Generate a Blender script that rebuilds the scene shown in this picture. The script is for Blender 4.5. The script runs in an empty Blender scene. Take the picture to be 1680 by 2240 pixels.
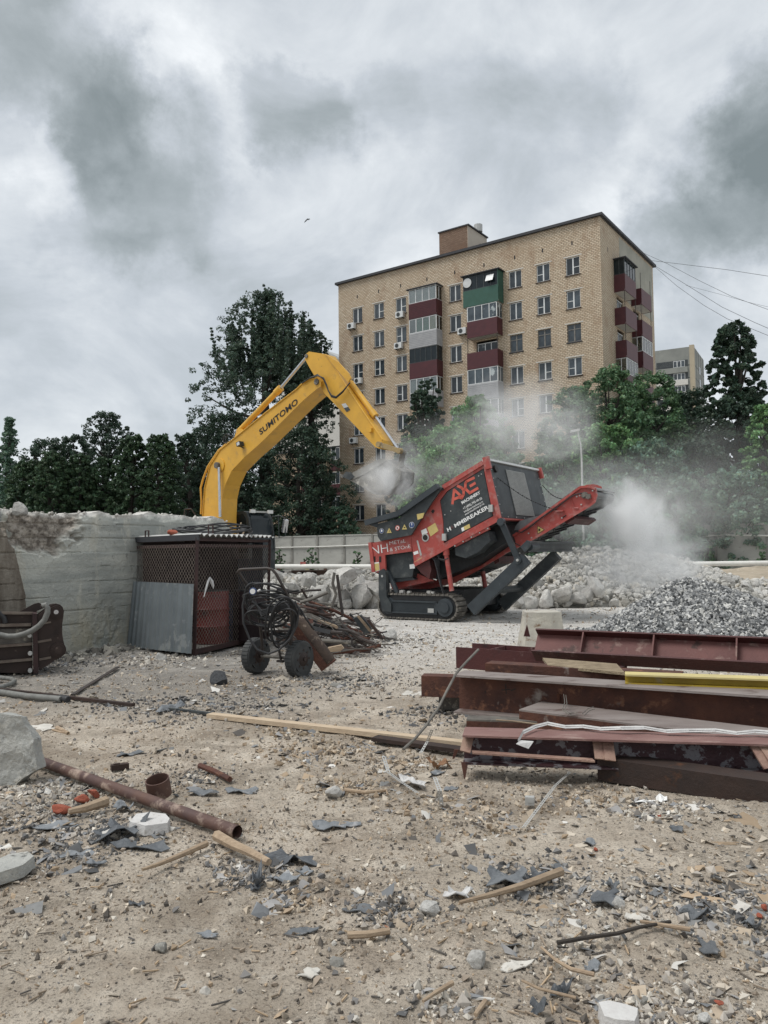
import bpy, math, random
import numpy as np
from mathutils import Vector, Matrix, Euler
sc = bpy.context.scene
COL = sc.collection
R = math.radians
# ------------------------------------------------------------------ camera
PITCH, ROLL, F, CH = R(2.92), 0.010845, 1713.9, 1.6
cp, sp = math.cos(PITCH), math.sin(PITCH); cr, sr = math.cos(ROLL), math.sin(ROLL)
fw = Vector((0, cp, sp)); up0 = Vector((0, -sp, cp)); rt0 = Vector((1, 0, 0))
rt = rt0*cr - up0*sr; up = rt0*sr + up0*cr
cam = bpy.data.cameras.new('camera'); camo = bpy.data.objects.new('camera', cam); COL.objects.link(camo)
mw = Matrix((rt, up, -fw)).transposed().to_4x4(); mw.translation = Vector((0, 0, CH)); camo.matrix_world = mw
cam.sensor_fit = 'HORIZONTAL'; cam.sensor_width = 36; cam.lens = 36*F/1680; cam.clip_start = .05; cam.clip_end = 2000
sc.camera = camo
sc.render.resolution_x, sc.render.resolution_y = 768, 1024
sc.view_settings.view_transform = 'Standard'; sc.view_settings.look = 'None'
sc.view_settings.exposure = 0.40; sc.view_settings.gamma = 1
O = Vector((0, 0, CH))
def ray(x, y): return fw + rt*((x-840)/F) - up*((y-1120)/F)
def G(x, y, z=0.):
    d = ray(x, y); return O + d*((z-CH)/d.z)
def D(x, y, Y):
    d = ray(x, y); return O + d*(Y/d.y)
# ------------------------------------------------------------------ node helpers
class NT:
    def __init__(s, t): s.t = t; s.t.nodes.clear()
    def n(s, k, **kw):
        o = s.t.nodes.new(k)
        for a, v in kw.items(): setattr(o, a, v)
        return o
    def l(s, a, b): s.t.links.new(a, b)
    def math(s, op, a, b=None, c=None, clamp=False):
        o = s.n('ShaderNodeMath', operation=op, use_clamp=clamp)
        for i, v in enumerate((a, b, c)):
            if v is None: continue
            if isinstance(v, (int, float)): o.inputs[i].default_value = v
            else: s.l(v, o.inputs[i])
        return o.outputs[0]
    def ramp(s, v, a, b, lo=0., hi=1., smooth=False):
        o = s.n('ShaderNodeMapRange', clamp=True); o.interpolation_type = 'SMOOTHSTEP' if smooth else 'LINEAR'
        s.l(v, o.inputs[0])
        for i, q in zip((1, 2, 3, 4), (a, b, lo, hi)): o.inputs[i].default_value = q
        return o.outputs[0]
    def noise(s, vec, scale, detail=6, rough=.6, out=0, dist=0.):
        o = s.n('ShaderNodeTexNoise'); o.inputs['Scale'].default_value = scale; o.inputs['Detail'].default_value = detail
        o.inputs['Roughness'].default_value = rough; o.inputs['Distortion'].default_value = dist
        if vec is not None: s.l(vec, o.inputs['Vector'])
        return o.outputs[out]
    def mix(s, f, a, b, mode='MIX'):
        o = s.n('ShaderNodeMix', data_type='RGBA', blend_type=mode)
        for i, v in ((0, f), (6, a), (7, b)):
            if isinstance(v, (int, float)): o.inputs[i].default_value = v
            elif isinstance(v, tuple): o.inputs[i].default_value = (*v[:3], 1)
            else: s.l(v, o.inputs[i])
        return o.outputs[2]
    def mapping(s, vec, scale=(1, 1, 1), rot=(0, 0, 0)):
        o = s.n('ShaderNodeMapping'); o.inputs['Scale'].default_value = scale; o.inputs['Rotation'].default_value = rot
        s.l(vec, o.inputs['Vector']); return o.outputs[0]
# ------------------------------------------------------------------ world: overcast sky
wd = bpy.data.worlds.new('World'); sc.world = wd; wd.use_nodes = True
w = NT(wd.node_tree)
SUN_EL, SUN_AZ = R(52), R(-40)      # azimuth from +Y towards +X
sky = w.n('ShaderNodeTexSky', sky_type='NISHITA', sun_disc=False); sky.sun_elevation = SUN_EL; sky.sun_rotation = SUN_AZ
tc = w.n('ShaderNodeTexCoord'); gen = tc.outputs['Generated']
nrm = w.n('ShaderNodeVectorMath', operation='NORMALIZE'); w.l(gen, nrm.inputs[0]); dirv = nrm.outputs[0]
sep = w.n('ShaderNodeSeparateXYZ'); w.l(dirv, sep.inputs[0])
# cloud sheet: the direction projected on a high layer
den = w.math('MAXIMUM', w.math('ADD', sep.outputs[2], .22), .05)
cx = w.math('DIVIDE', sep.outputs[0], den); cy = w.math('DIVIDE', sep.outputs[1], den)
cmb = w.n('ShaderNodeCombineXYZ'); w.l(cx, cmb.inputs[0]); w.l(cy, cmb.inputs[1])
n1 = w.noise(cmb.outputs[0], 1.35, 11, .56, dist=.35)
n2 = w.noise(w.mapping(dirv, (1, 1, 1.5)), 4.6, 11, .60, dist=.4)
wn = w.noise(dirv, 6., 10, .62, out=1)
wv = w.n('ShaderNodeVectorMath', operation='SUBTRACT'); w.l(wn, wv.inputs[0]); wv.inputs[1].default_value = (.5, .5, .5)
ws = w.n('ShaderNodeVectorMath', operation='SCALE'); w.l(wv.outputs[0], ws.inputs[0]); ws.inputs['Scale'].default_value = .28
wa0 = w.n('ShaderNodeVectorMath', operation='ADD'); w.l(dirv, wa0.inputs[0]); w.l(ws.outputs[0], wa0.inputs[1])
wa = w.n('ShaderNodeVectorMath', operation='NORMALIZE'); w.l(wa0.outputs[0], wa.inputs[0])
val = w.math('ADD', w.math('MULTIPLY', w.math('SUBTRACT', n1, .5), .55), w.math('MULTIPLY', w.math('SUBTRACT', n2, .5), 1.15))
val = w.math('ADD', val, .645)
BL = [(10, 60, 130, -.36), (230, 250, 105, -.26), (330, 370, 150, -.36), (180, 455, 95, -.20), (480, 480, 110, -.12),
      (650, 200, 95, -.32), (700, 300, 70, -.12), (870, 215, 70, -.14), (1600, 400, 120, -.34), (1560, 510, 90, -.26), (1660, 290, 100, -.30),
      (1120, 330, 170, -.12), (1230, 160, 90, -.08), (640, 560, 150, -.08), (40, 620, 120, -.10), (320, 700, 160, -.04),
      (330, 60, 130, .10), (160, 100, 70, .14), (60, 400, 70, .14), (250, 400, 45, .14), (1620, 60, 150, .08), (1480, 250, 100, .10), (1440, 440, 110, .10),
      (900, 60, 200, .04), (1250, 60, 120, .03), (120, 800, 220, -.05), (520, 330, 80, .10), (460, 150, 90, .08), (420, 830, 150, -.03)]
for bx_, by_, br_, am in BL:
    dd = ray(bx_, by_).normalized()
    dp = w.n('ShaderNodeVectorMath', operation='DOT_PRODUCT'); w.l(wa.outputs[0], dp.inputs[0]); dp.inputs[1].default_value = dd
    c0 = math.cos(math.atan(br_*1.5/F))
    val = w.math('ADD', val, w.ramp(dp.outputs['Value'], c0, 1.0, 0, am, True))
val = w.math('ADD', w.math('MULTIPLY', val, .80), .125)
rmp = w.n('ShaderNodeValToRGB'); w.l(val, rmp.inputs[0]); cr_ = rmp.color_ramp
cr_.elements[0].position = .0; cr_.elements[0].color = (.17, .20, .205, 1)
cr_.elements[1].position = 1.0; cr_.elements[1].color = (.86, .88, .89, 1)
for p_, c_ in ((.30, (.30, .335, .35)), (.55, (.44, .475, .51)), (.76, (.60, .63, .655))):
    e_ = cr_.elements.new(p_); e_.color = (*c_, 1)
bg1 = w.n('ShaderNodeBackground'); w.l(sky.outputs[0], bg1.inputs[0]); bg1.inputs[1].default_value = .1
bg2 = w.n('ShaderNodeBackground'); w.l(rmp.outputs[0], bg2.inputs[0]); bg2.inputs[1].default_value = 1.0
mx = w.n('ShaderNodeMixShader'); mx.inputs[0].default_value = .95; w.l(bg1.outputs[0], mx.inputs[1]); w.l(bg2.outputs[0], mx.inputs[2])
wo = w.n('ShaderNodeOutputWorld'); w.l(mx.outputs[0], wo.inputs[0])
sun = bpy.data.lights.new('sun', 'SUN'); sun.energy = 1.9; sun.angle = R(28); sun.color = (1, .975, .94)
suno = bpy.data.objects.new('sun', sun); COL.objects.link(suno)
sd = Vector((math.sin(SUN_AZ)*math.cos(SUN_EL), math.cos(SUN_AZ)*math.cos(SUN_EL)*-.25, math.sin(SUN_EL)))
suno.rotation_euler = sd.to_track_quat('Z', 'Y').to_euler()
# ------------------------------------------------------------------ materials
def M(name, c1, c2=None, scale=4., rough=.75, metal=0., bump=0., bscale=None, c3=None, s3=None, t3=.6, w3=.08,
      c4=None, s4=None, t4=.62, stretch=(1, 1, 1), spec=.4, attr=False, coord='Object', rand=0.):
    m = bpy.data.materials.new(name); m.use_nodes = True; t = NT(m.node_tree)
    co = t.n('ShaderNodeTexCoord').outputs[coord]
    if stretch != (1, 1, 1): co = t.mapping(co, stretch)
    b = t.n('ShaderNodeBsdfPrincipled'); o = t.n('ShaderNodeOutputMaterial'); t.l(b.outputs[0], o.inputs[0])
    b.inputs['Roughness'].default_value = rough; b.inputs['Metallic'].default_value = metal
    b.inputs['Specular IOR Level'].default_value = spec
    if c2 is None: c2 = tuple(v*.82 for v in c1)
    col = t.mix(t.ramp(t.noise(co, scale, 8, .62), .35, .65), c1, c2)
    if c3: col = t.mix(t.ramp(t.noise(co, s3 or scale*2.3, 7, .65), t3, t3+w3), col, c3)
    if c4: col = t.mix(t.ramp(t.noise(co, s4 or scale*.6, 7, .6), t4, t4+.06), col, c4)
    if rand:
        oi = t.n('ShaderNodeObjectInfo'); f = t.ramp(oi.outputs['Random'], 0, 1, 1-rand, 1+rand)
        cc = t.n('ShaderNodeCombineColor')
        for i in range(3): t.l(f, cc.inputs[i])
        col = t.mix(1., col, cc.outputs[0], 'MULTIPLY')
    if attr:
        a = t.n('ShaderNodeAttribute', attribute_name='Col'); col = t.mix(1., col, a.outputs['Color'], 'MULTIPLY')
    t.l(col, b.inputs['Base Color'])
    if bump:
        bp = t.n('ShaderNodeBump'); bp.inputs['Strength'].default_value = bump; bp.inputs['Distance'].default_value = .05
        t.l(t.noise(co, bscale or scale*4, 8, .65), bp.inputs['Height']); t.l(bp.outputs[0], b.inputs['Normal'])
    m['bsdf'] = 1
    return m
def leafmat(name, c, trans=.25):
    m = bpy.data.materials.new(name); m.use_nodes = True; t = NT(m.node_tree)
    a = t.n('ShaderNodeAttribute', attribute_name='Col')
    col = t.mix(1., c, a.outputs['Color'], 'MULTIPLY')
    b = t.n('ShaderNodeBsdfPrincipled'); t.l(col, b.inputs['Base Color']); b.inputs['Roughness'].default_value = .5; b.inputs['Specular IOR Level'].default_value = .3
    tr = t.n('ShaderNodeBsdfTranslucent'); t.l(col, tr.inputs[0])
    mxs = t.n('ShaderNodeMixShader'); mxs.inputs[0].default_value = trans; t.l(b.outputs[0], mxs.inputs[1]); t.l(tr.outputs[0], mxs.inputs[2])
    o = t.n('ShaderNodeOutputMaterial'); t.l(mxs.outputs[0], o.inputs[0]); return m
RED = M('red_paint', (.42, .085, .07), (.34, .065, .055), 3, .42, c3=(.42, .31, .28), s3=4, t3=.52, w3=.30, c4=(.16, .05, .04), s4=11, t4=.66, bump=.05)
BLACKP = M('black_paint', (.028, .033, .036), (.05, .058, .06), 3, .5, c3=(.16, .165, .155), s3=4, t3=.53, w3=.35)
STRUT = M('slate_paint', (.05, .06, .066), (.035, .042, .048), 3, .45, c3=(.13, .14, .14), s3=5, t3=.6, w3=.3)
DARKM = M('dark_machinery', (.016, .018, .02), (.03, .03, .03), 6, .6)
YEL = M('yellow_paint', (.70, .39, .05), (.58, .32, .045), 1.6, .42, c3=(.34, .21, .08), s3=3.5, t3=.58, w3=.22, c4=(.12, .08, .05), s4=9, t4=.68, bump=.02)
YEL2 = M('yellow_label', (.62, .48, .17), (.5, .4, .16), 12, .5)
STEEL = M('chrome_rod', (.62, .63, .64), (.5, .5, .52), 8, .25, .85)
GRIME = M('dirty_steel', (.20, .185, .16), (.10, .09, .08), 5, .65, .2, c3=(.35, .32, .27), s3=9, t3=.58, bump=.2)
RUBBER = M('black_rubber', (.02, .021, .023), (.04, .04, .042), 8, .55)
BELT = M('rubber_belt', (.10, .105, .105), (.22, .22, .215), 3, .55, c3=(.30, .30, .29), s3=2.5, t3=.55, w3=.2)
WHITEP = M('white_lettering', (.80, .80, .78), (.74, .74, .72), 8, .5)
REDL = M('red_lettering', (.62, .13, .09), (.55, .11, .08), 8, .5)
FADED = M('faded_red_print', (.16, .06, .05), (.08, .05, .05), 30, .6)
BLUEL = M('blue_sign', (.05, .09, .22), (.04, .07, .18), 8, .5)
BLACKL = M('black_lettering', (.015, .013, .012), (.02, .018, .016), 8, .5)
GLASS = M('dark_glass', (.010, .016, .020), (.018, .026, .03), 3, .08, spec=.35)
GLASSM = GLASS
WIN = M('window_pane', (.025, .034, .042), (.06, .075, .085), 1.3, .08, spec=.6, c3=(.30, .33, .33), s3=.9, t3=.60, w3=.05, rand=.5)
def clearglass():
    m = bpy.data.materials.new('clear_glass'); m.use_nodes = True; t = NT(m.node_tree); tr = t.n('ShaderNodeBsdfTransparent'); tr.inputs[0].default_value = (.82, .86, .85, 1); gl = t.n('ShaderNodeBsdfGlossy'); gl.inputs['Roughness'].default_value = .06
    fr = t.n('ShaderNodeFresnel'); fr.inputs[0].default_value = 1.5; mxs = t.n('ShaderNodeMixShader'); t.l(t.math('ADD', fr.outputs[0], .08), mxs.inputs[0]); t.l(tr.outputs[0], mxs.inputs[1]); t.l(gl.outputs[0], mxs.inputs[2]); o = t.n('ShaderNodeOutputMaterial'); t.l(mxs.outputs[0], o.inputs[0]); return m
CLEAR = clearglass()
PVC = M('white_pvc', (.72, .73, .72), (.6, .61, .6), 3, .4)
OLDW = M('old_wood_frame', (.22, .21, .19), (.14, .13, .12), 6, .7)
LINT = M('pale_lintel', (.60, .58, .53), (.48, .46, .42), 5, .85)
MAROON = M('maroon_sheet', (.085, .022, .026), (.065, .018, .022), 2, .5)
GREENS = M('green_sheet', (.035, .10, .075), (.03, .085, .06), 2, .55, c3=(.06, .05, .04), s3=4, t3=.66)
SIDING = M('pale_siding', (.42, .42, .42), (.34, .34, .35), 2, .6)
ROOFM = M('roofing_felt', (.035, .037, .042), (.05, .05, .055), 2, .7)
CONC = M('concrete', (.50, .495, .455), (.33, .335, .32), 2.3, .9, c3=(.55, .53, .47), s3=5.2, t3=.55, w3=.12, c4=(.14, .14, .13), s4=9, t4=.62, bump=.7, bscale=26)
CONCD = M('weathered_concrete', (.27, .26, .235), (.17, .165, .15), 1.1, .9, c3=(.36, .35, .31), s3=3, t3=.58, bump=.3, bscale=16)
ROCKM = M('rubble_concrete', (.56, .55, .515), (.42, .405, .38), 2.5, .92, c3=(.27, .26, .24), s3=5, t3=.58, bump=.5, bscale=16, rand=.22)
ROCKG = M('rubble_chips', (.58, .57, .54), (.44, .43, .41), 2, .92, attr=True)
GRAVM = M('crushed_stone', (.44, .44, .43), (.32, .32, .315), 4, .85, attr=True)
RUST = M('rusty_steel', (.13, .052, .032), (.065, .030, .024), 4, .7, .15, c3=(.25, .115, .065), s3=7, t3=.57, w3=.12, c4=(.28, .24, .21), s4=2.2, t4=.64, bump=.3, bscale=30)
OXIDE = M('red_oxide_primer', (.085, .024, .022), (.06, .018, .018), 3, .6, c3=(.20, .13, .115), s3=4, t3=.60, w3=.1, c4=(.04, .018, .018), s4=6, t4=.6, bump=.2, bscale=30)
OXIDEL = M('faded_oxide_primer', (.155, .062, .054), (.11, .044, .04), 3, .65, c3=(.27, .18, .15), s3=6, t3=.57, w3=.14, c4=(.06, .03, .025), s4=4, t4=.6, bump=.2, bscale=30)
FLANGE = M('worn_steel_flange', (.31, .27, .25), (.20, .165, .15), 3, .6, .2, c3=(.10, .065, .055), s3=6, t3=.57, stretch=(.4, 1, 1), bump=.2, bscale=20)
PEEL = M('peeling_primer', (.055, .022, .025), (.04, .018, .022), 3, .6, c3=(.17, .16, .17), s3=9, t3=.53, w3=.03, bump=.4, bscale=12)
BROWNRUST = M('dark_rust_plate', (.05, .028, .02), (.03, .02, .017), 3, .75, c3=(.14, .055, .02), s3=3.2, t3=.62, w3=.14, bump=.25)
YBEAM = M('yellow_primer', (.40, .29, .03), (.30, .21, .025), 3, .55, c3=(.3, .24, .12), s3=5, t3=.6)
SANDM = M('sand_crust', (.34, .27, .18), (.22, .17, .11), 10, .95, bump=.6, bscale=40)
WOODM = M('weathered_wood', (.42, .32, .22), (.30, .22, .15), 5, .85, stretch=(1, 8, 8), bump=.3, rand=.15)
PLANKM = M('pale_plank', (.55, .44, .31), (.44, .34, .24), 4, .85, stretch=(1, 6, 6), bump=.2)
FELTM = M('grey_felt', (.20, .212, .222), (.13, .14, .15), 8, .8, c3=(.30, .30, .30), s3=14, t3=.56, rand=.35, bump=.4, bscale=30)
CLOTHM = M('dirty_white_cloth', (.60, .59, .57), (.45, .44, .43), 8, .85, bump=.3)
BRICKC = M('red_brick_chunk', (.38, .10, .055), (.28, .08, .05), 14, .9, bump=.4, c3=(.4, .3, .25), s3=20, t3=.6)
GALV = M('galvanised_sheet', (.20, .225, .235), (.15, .17, .18), 1.6, .5, .35, c3=(.26, .28, .28), s3=2.2, t3=.56, w3=.04)
MESHW = M('rusty_wire', (.27, .225, .19), (.15, .125, .11), 10, .8, .0)
CAGEF = M('dark_red_frame', (.055, .028, .025), (.035, .02, .02), 6, .65, c3=(.14, .07, .05), s3=12, t3=.62)
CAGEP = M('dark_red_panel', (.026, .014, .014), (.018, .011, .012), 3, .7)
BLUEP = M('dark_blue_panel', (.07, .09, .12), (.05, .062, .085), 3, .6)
BARREL = M('red_barrel', (.17, .026, .022), (.12, .02, .018), 3, .5, c3=(.07, .03, .03), s3=4, t3=.58)
BARRELB = M('blue_barrel', (.03, .05, .11), (.025, .04, .08), 3, .5)
HOSEM = M('grey_hose', (.20, .20, .185), (.13, .13, .12), 12, .6)
BARK = M('bark', (.05, .042, .035), (.035, .03, .026), 6, .9, bump=.4)
WPIPE = M('white_pipe', (.72, .71, .66), (.6, .59, .55), 2, .5)
TYRE = M('tyre_rubber', (.04, .042, .044), (.065, .067, .065), 8, .8)
CARTM = M('dark_cart_paint', (.04, .035, .033), (.055, .042, .036), 8, .55, c3=(.12, .06, .04), s3=12, t3=.62)
FENCEM = M('fence_concrete', (.42, .415, .38), (.33, .325, .30), .8, .9, c3=(.24, .23, .21), s3=1.7, t3=.6, bump=.2, stretch=(1, 1, 2.2))
ATTACH = M('brown_attachment', (.05, .033, .028), (.035, .025, .022), 5, .5, .3, c3=(.16, .12, .10), s3=8, t3=.62)
POLEM = M('galvanised_pole', (.5, .5, .48), (.42, .42, .4), 5, .5, .3)
PANELC = M('panel_concrete', (.26, .265, .24), (.19, .195, .18), .25, .9, c3=(.32, .32, .28), s3=.5, t3=.6)
STUCCO = M('stucco', (.52, .46, .38), (.46, .4, .33), .8, .9)
def brickmat(name, axis, c1, c2, mort, bw=.30, bh=.142):
    m = bpy.data.materials.new(name); m.use_nodes = True; t = NT(m.node_tree)
    co = t.n('ShaderNodeTexCoord').outputs['Object']; s = t.n('ShaderNodeSeparateXYZ'); t.l(co, s.inputs[0])
    c = t.n('ShaderNodeCombineXYZ'); t.l(s.outputs[axis], c.inputs[0]); t.l(s.outputs[2], c.inputs[1])
    bt = t.n('ShaderNodeTexBrick'); t.l(c.outputs[0], bt.inputs['Vector']); bt.inputs['Scale'].default_value = 1
    bt.inputs['Brick Width'].default_value = bw; bt.inputs['Row Height'].default_value = bh; bt.inputs['Mortar Size'].default_value = .019
    bt.inputs['Color1'].default_value = (*c1, 1); bt.inputs['Color2'].default_value = (*c2, 1); bt.inputs['Mortar'].default_value = (*mort, 1)
    bt.inputs['Mortar Smooth'].default_value = .1; bt.inputs['Bias'].default_value = -.25
    n = t.noise(co, .35, 6, .6); st = t.noise(t.mapping(co, (1, 1, .35)), .8, 7, .65)
    col = t.mix(t.ramp(n, .45, .7, 0, .55), bt.outputs[0], tuple(v*.85 for v in c2))
    col = t.mix(t.ramp(st, .52, .72, 0, .55), col, (.21, .105, .055))
    b = t.n('ShaderNodeBsdfPrincipled'); b.inputs['Roughness'].default_value = .8; b.inputs['Specular IOR Level'].default_value = .3
    t.l(col, b.inputs['Base Color'])
    bp = t.n('ShaderNodeBump'); bp.inputs['Strength'].default_value = .5; bp.inputs['Distance'].default_value = .02; t.l(bt.outputs['Fac'], bp.inputs['Height']); bp.invert = True
    t.l(bp.outputs[0], b.inputs['Normal'])
    o = t.n('ShaderNodeOutputMaterial'); t.l(b.outputs[0], o.inputs[0]); return m
BRF = brickmat('tan_brick_front', 0, (.62, .515, .385), (.46, .35, .24), (.15, .115, .08))
BRS = brickmat('tan_brick_side', 1, (.56, .475, .355), (.44, .35, .25), (.16, .125, .09))
BRR = brickmat('red_brick', 0, (.30, .20, .14), (.18, .11, .075), (.10, .07, .05), .3, .1)
# ------------------------------------------------------------------ mesh builder
def V(*a): return Vector(a)
class MB:
    def __init__(s): s.v = []; s.f = []
    def quad(s, a, b, c, d): i = len(s.v); s.v += [tuple(a), tuple(b), tuple(c), tuple(d)]; s.f.append((i, i+1, i+2, i+3)); return s
    def prism(s, pts, vec):
        vec = Vector(vec); i = len(s.v); n = len(pts)
        s.v += [tuple(p) for p in pts] + [tuple(Vector(p)+vec) for p in pts]
        s.f.append(tuple(range(i, i+n))); s.f.append(tuple(range(i+2*n-1, i+n-1, -1)))
        for k in range(n):
            j = (k+1) % n; s.f.append((i+k, i+n+k, i+n+j, i+j))
        return s
    def obox(s, c, ax, ay, az):       # centre + half axes
        c, ax, ay, az = map(Vector, (c, ax, ay, az))
        return s.prism([c-ax-ay-az, c+ax-ay-az, c+ax+ay-az, c-ax+ay-az], az*2)
    def box(s, x0, x1, y0, y1, z0, z1):
        return s.prism([(x0, y0, z0), (x1, y0, z0), (x1, y1, z0), (x0, y1, z0)], (0, 0, z1-z0))
    def bar(s, p, q, wd_, th, nrm_):   # flat bar p->q, width in plane, thickness along nrm
        p, q, n = Vector(p), Vector(q), Vector(nrm_).normalized(); d = (q-p).normalized(); side = d.cross(n).normalized()*wd_/2
        return s.prism([p-side, q-side, q+side, p+side], n*th)
    def tube(s, pts, r, n=8, closed=False, cap=True):
        pts = [Vector(p) for p in pts]; N = len(pts); i0 = len(s.v); ref = None
        for k, p in enumerate(pts):
            a = pts[(k-1) % N] if (closed or k > 0) else p; b = pts[(k+1) % N] if (closed or k < N-1) else p
            t = (b-a)
            if t.length < 1e-9: t = Vector((0, 0, 1))
            t.normalize()
            if ref is None: ref = t.orthogonal().normalized()
            ref = (ref - t*ref.dot(t))
            if ref.length < 1e-6: ref = t.orthogonal()
            ref.normalize(); bi = t.cross(ref)
            rr = r[k] if isinstance(r, (list, tuple)) else r
            for j in range(n):
                an = 2*math.pi*j/n; s.v.append(tuple(p+(ref*math.cos(an)+bi*math.sin(an))*rr))
        for k in range(N if closed else N-1):
            for j in range(n):
                a = i0+k*n+j; b = i0+k*n+(j+1) % n; c = i0+((k+1) % N)*n+(j+1) % n; d = i0+((k+1) % N)*n+j
                s.f.append((a, b, c, d))
        if cap and not closed:
            s.f.append(tuple(i0+j for j in range(n-1, -1, -1))); s.f.append(tuple(i0+(N-1)*n+j for j in range(n)))
        return s
    def add(s, mb): i = len(s.v); s.v += mb.v; s.f += [tuple(k+i for k in f) for f in mb.f]; return s
    def build(s, name, mat, parent=None, local=False, smooth=False, org=None):
        me = bpy.data.meshes.new(name)
        if parent is not None and not local: o_ = wl(parent)
        elif parent is None and not local:
            if org is None:
                a = np.array(s.v); org = Vector((a[:, 0].mean(), a[:, 1].mean(), a[:, 2].min()))
            o_ = Vector(org)
        else: o_ = Vector((0, 0, 0))
        me.from_pydata([(x-o_.x, y-o_.y, z-o_.z) for x, y, z in s.v], [], s.f); me.validate()
        fixn(me)
        if smooth:
            me.polygons.foreach_set('use_smooth', [True]*len(me.polygons)); me.set_sharp_from_angle(angle=R(38))
        me.materials.append(mat); ob = bpy.data.objects.new(name, me); COL.objects.link(ob)
        if parent is not None: ob.parent = parent
        elif not local: ob.location = o_
        return ob
import bmesh
def fixn(me):
    b = bmesh.new(); b.from_mesh(me); bmesh.ops.recalc_face_normals(b, faces=b.faces); b.to_mesh(me); b.free()
def wl(o):
    v = Vector((0, 0, 0))
    while o is not None: v = v+o.location; o = o.parent
    return v
def tag(o, label=None, cat=None, group=None, kind=None):
    if label: o['label'] = label
    if cat: o['category'] = cat
    if group: o['group'] = group
    if kind: o['kind'] = kind
    return o
def empty(name, loc, label=None, cat=None, group=None, rz=0.):
    o = bpy.data.objects.new(name, None); COL.objects.link(o); o.location = loc; o.rotation_euler = (0, 0, rz); o.empty_display_size = .3
    return tag(o, label, cat, group)
def npmesh(name, verts, faces, mat, cols=None, parent=None, loc=None, smooth=False):
    """verts Nx3, faces Fxk (constant k)"""
    loc = Vector(loc) if loc is not None else (wl(parent) if parent is not None else Vector((0, 0, 0)))
    verts = np.asarray(verts, dtype=np.float32) - np.array(loc, dtype=np.float32)
    F_, k = faces.shape; me = bpy.data.meshes.new(name)
    me.vertices.add(len(verts)); me.vertices.foreach_set('co', verts.ravel())
    me.loops.add(F_*k); me.loops.foreach_set('vertex_index', faces.astype(np.int32).ravel())
    me.polygons.add(F_); me.polygons.foreach_set('loop_start', np.arange(0, F_*k, k, dtype=np.int32))
    me.polygons.foreach_set('loop_total', np.full(F_, k, dtype=np.int32))
    me.polygons.foreach_set('use_smooth', np.full(F_, smooth)); me.update(calc_edges=True)
    if cols is not None:
        a = me.color_attributes.new('Col', 'FLOAT_COLOR', 'POINT'); c4 = np.ones((len(verts), 4), dtype=np.float32); c4[:, :3] = cols; a.data.foreach_set('color', c4.ravel())
    me.materials.append(mat); ob = bpy.data.objects.new(name, me); COL.objects.link(ob)
    if parent is not None: ob.parent = parent
    else: ob.location = loc
    return ob
def copy_tree(o, parent=None):
    c = o.copy(); COL.objects.link(c)
    if parent is not None: c.parent = parent
    for ch in list(o.children): copy_tree(ch, c)
    return c
def text_on(name, body, p0, p1, h, nrm_, mat, parent, bold=.0, lift=.004, ext=.003):
    """lettering from p0 along p0->p1, capital height h, facing -nrm"""
    cu = bpy.data.curves.new('t', 'FONT'); cu.body = body; cu.extrude = 0; cu.offset = bold; cu.resolution_u = 3
    ob = bpy.data.objects.new('t', cu); COL.objects.link(ob); bpy.context.view_layer.update()
    me = bpy.data.meshes.new_from_object(ob.evaluated_get(bpy.context.evaluated_depsgraph_get())); bpy.data.objects.remove(ob)
    co = np.array([v.co for v in me.vertices]); x0, x1 = co[:, 0].min(), co[:, 0].max(); L = (Vector(p1)-Vector(p0)).length
    d = (Vector(p1)-Vector(p0)).normalized(); n = Vector(nrm_).normalized(); u = n.cross(d).normalized()
    if u.z < 0: u = -u
    b = wl(parent) if parent is not None else Vector((0, 0, 0))
    for v in me.vertices:
        v.co = Vector(p0)+d*((v.co.x-x0)/(x1-x0)*L)+u*(v.co.y/.70*h)-n*lift-b
    me.materials.clear(); me.materials.append(mat); me.name = name
    o = bpy.data.objects.new(name, me); COL.objects.link(o); o.parent = parent; return o
class Pl:
    def __init__(s, P0, yaw):
        s.P = Vector(P0); s.u = Vector((math.cos(yaw), -math.sin(yaw), 0)); s.n = Vector((math.sin(yaw), math.cos(yaw), 0))
    def at(s, x, y, off=0.):
        d = ray(x, y); return O + d*(((s.P+s.n*off-O).dot(s.n))/d.dot(s.n))
    def poly(s, L, off=0.): return [s.at(x, y, off) for x, y in L]
# value noise
def vnoise(x, y, seed=0):
    xi = np.floor(x).astype(np.int64); yi = np.floor(y).astype(np.int64); fx = x-xi; fy = y-yi
    fx = fx*fx*(3-2*fx); fy = fy*fy*(3-2*fy)
    def h(a, b):
        n = (a*374761393 + b*668265263 + seed*1442695041) & 0xffffffff
        n = ((n ^ (n >> 13))*1274126177) & 0xffffffff
        return ((n ^ (n >> 16)) & 0xffff)/65535.
    a = h(xi, yi); b = h(xi+1, yi); c = h(xi, yi+1); d = h(xi+1, yi+1)
    return (a*(1-fx)+b*fx)*(1-fy)+(c*(1-fx)+d*fx)*fy
def fbm(x, y, s, oct_=4, seed=0):
    v = 0; a = 1.; t = 0
    for k in range(oct_): v = v+a*vnoise(x*s, y*s, seed+k); t += a; a *= .5; s *= 2.1
    return v/t-.5
rng = np.random.default_rng(7); random.seed(7)
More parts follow.
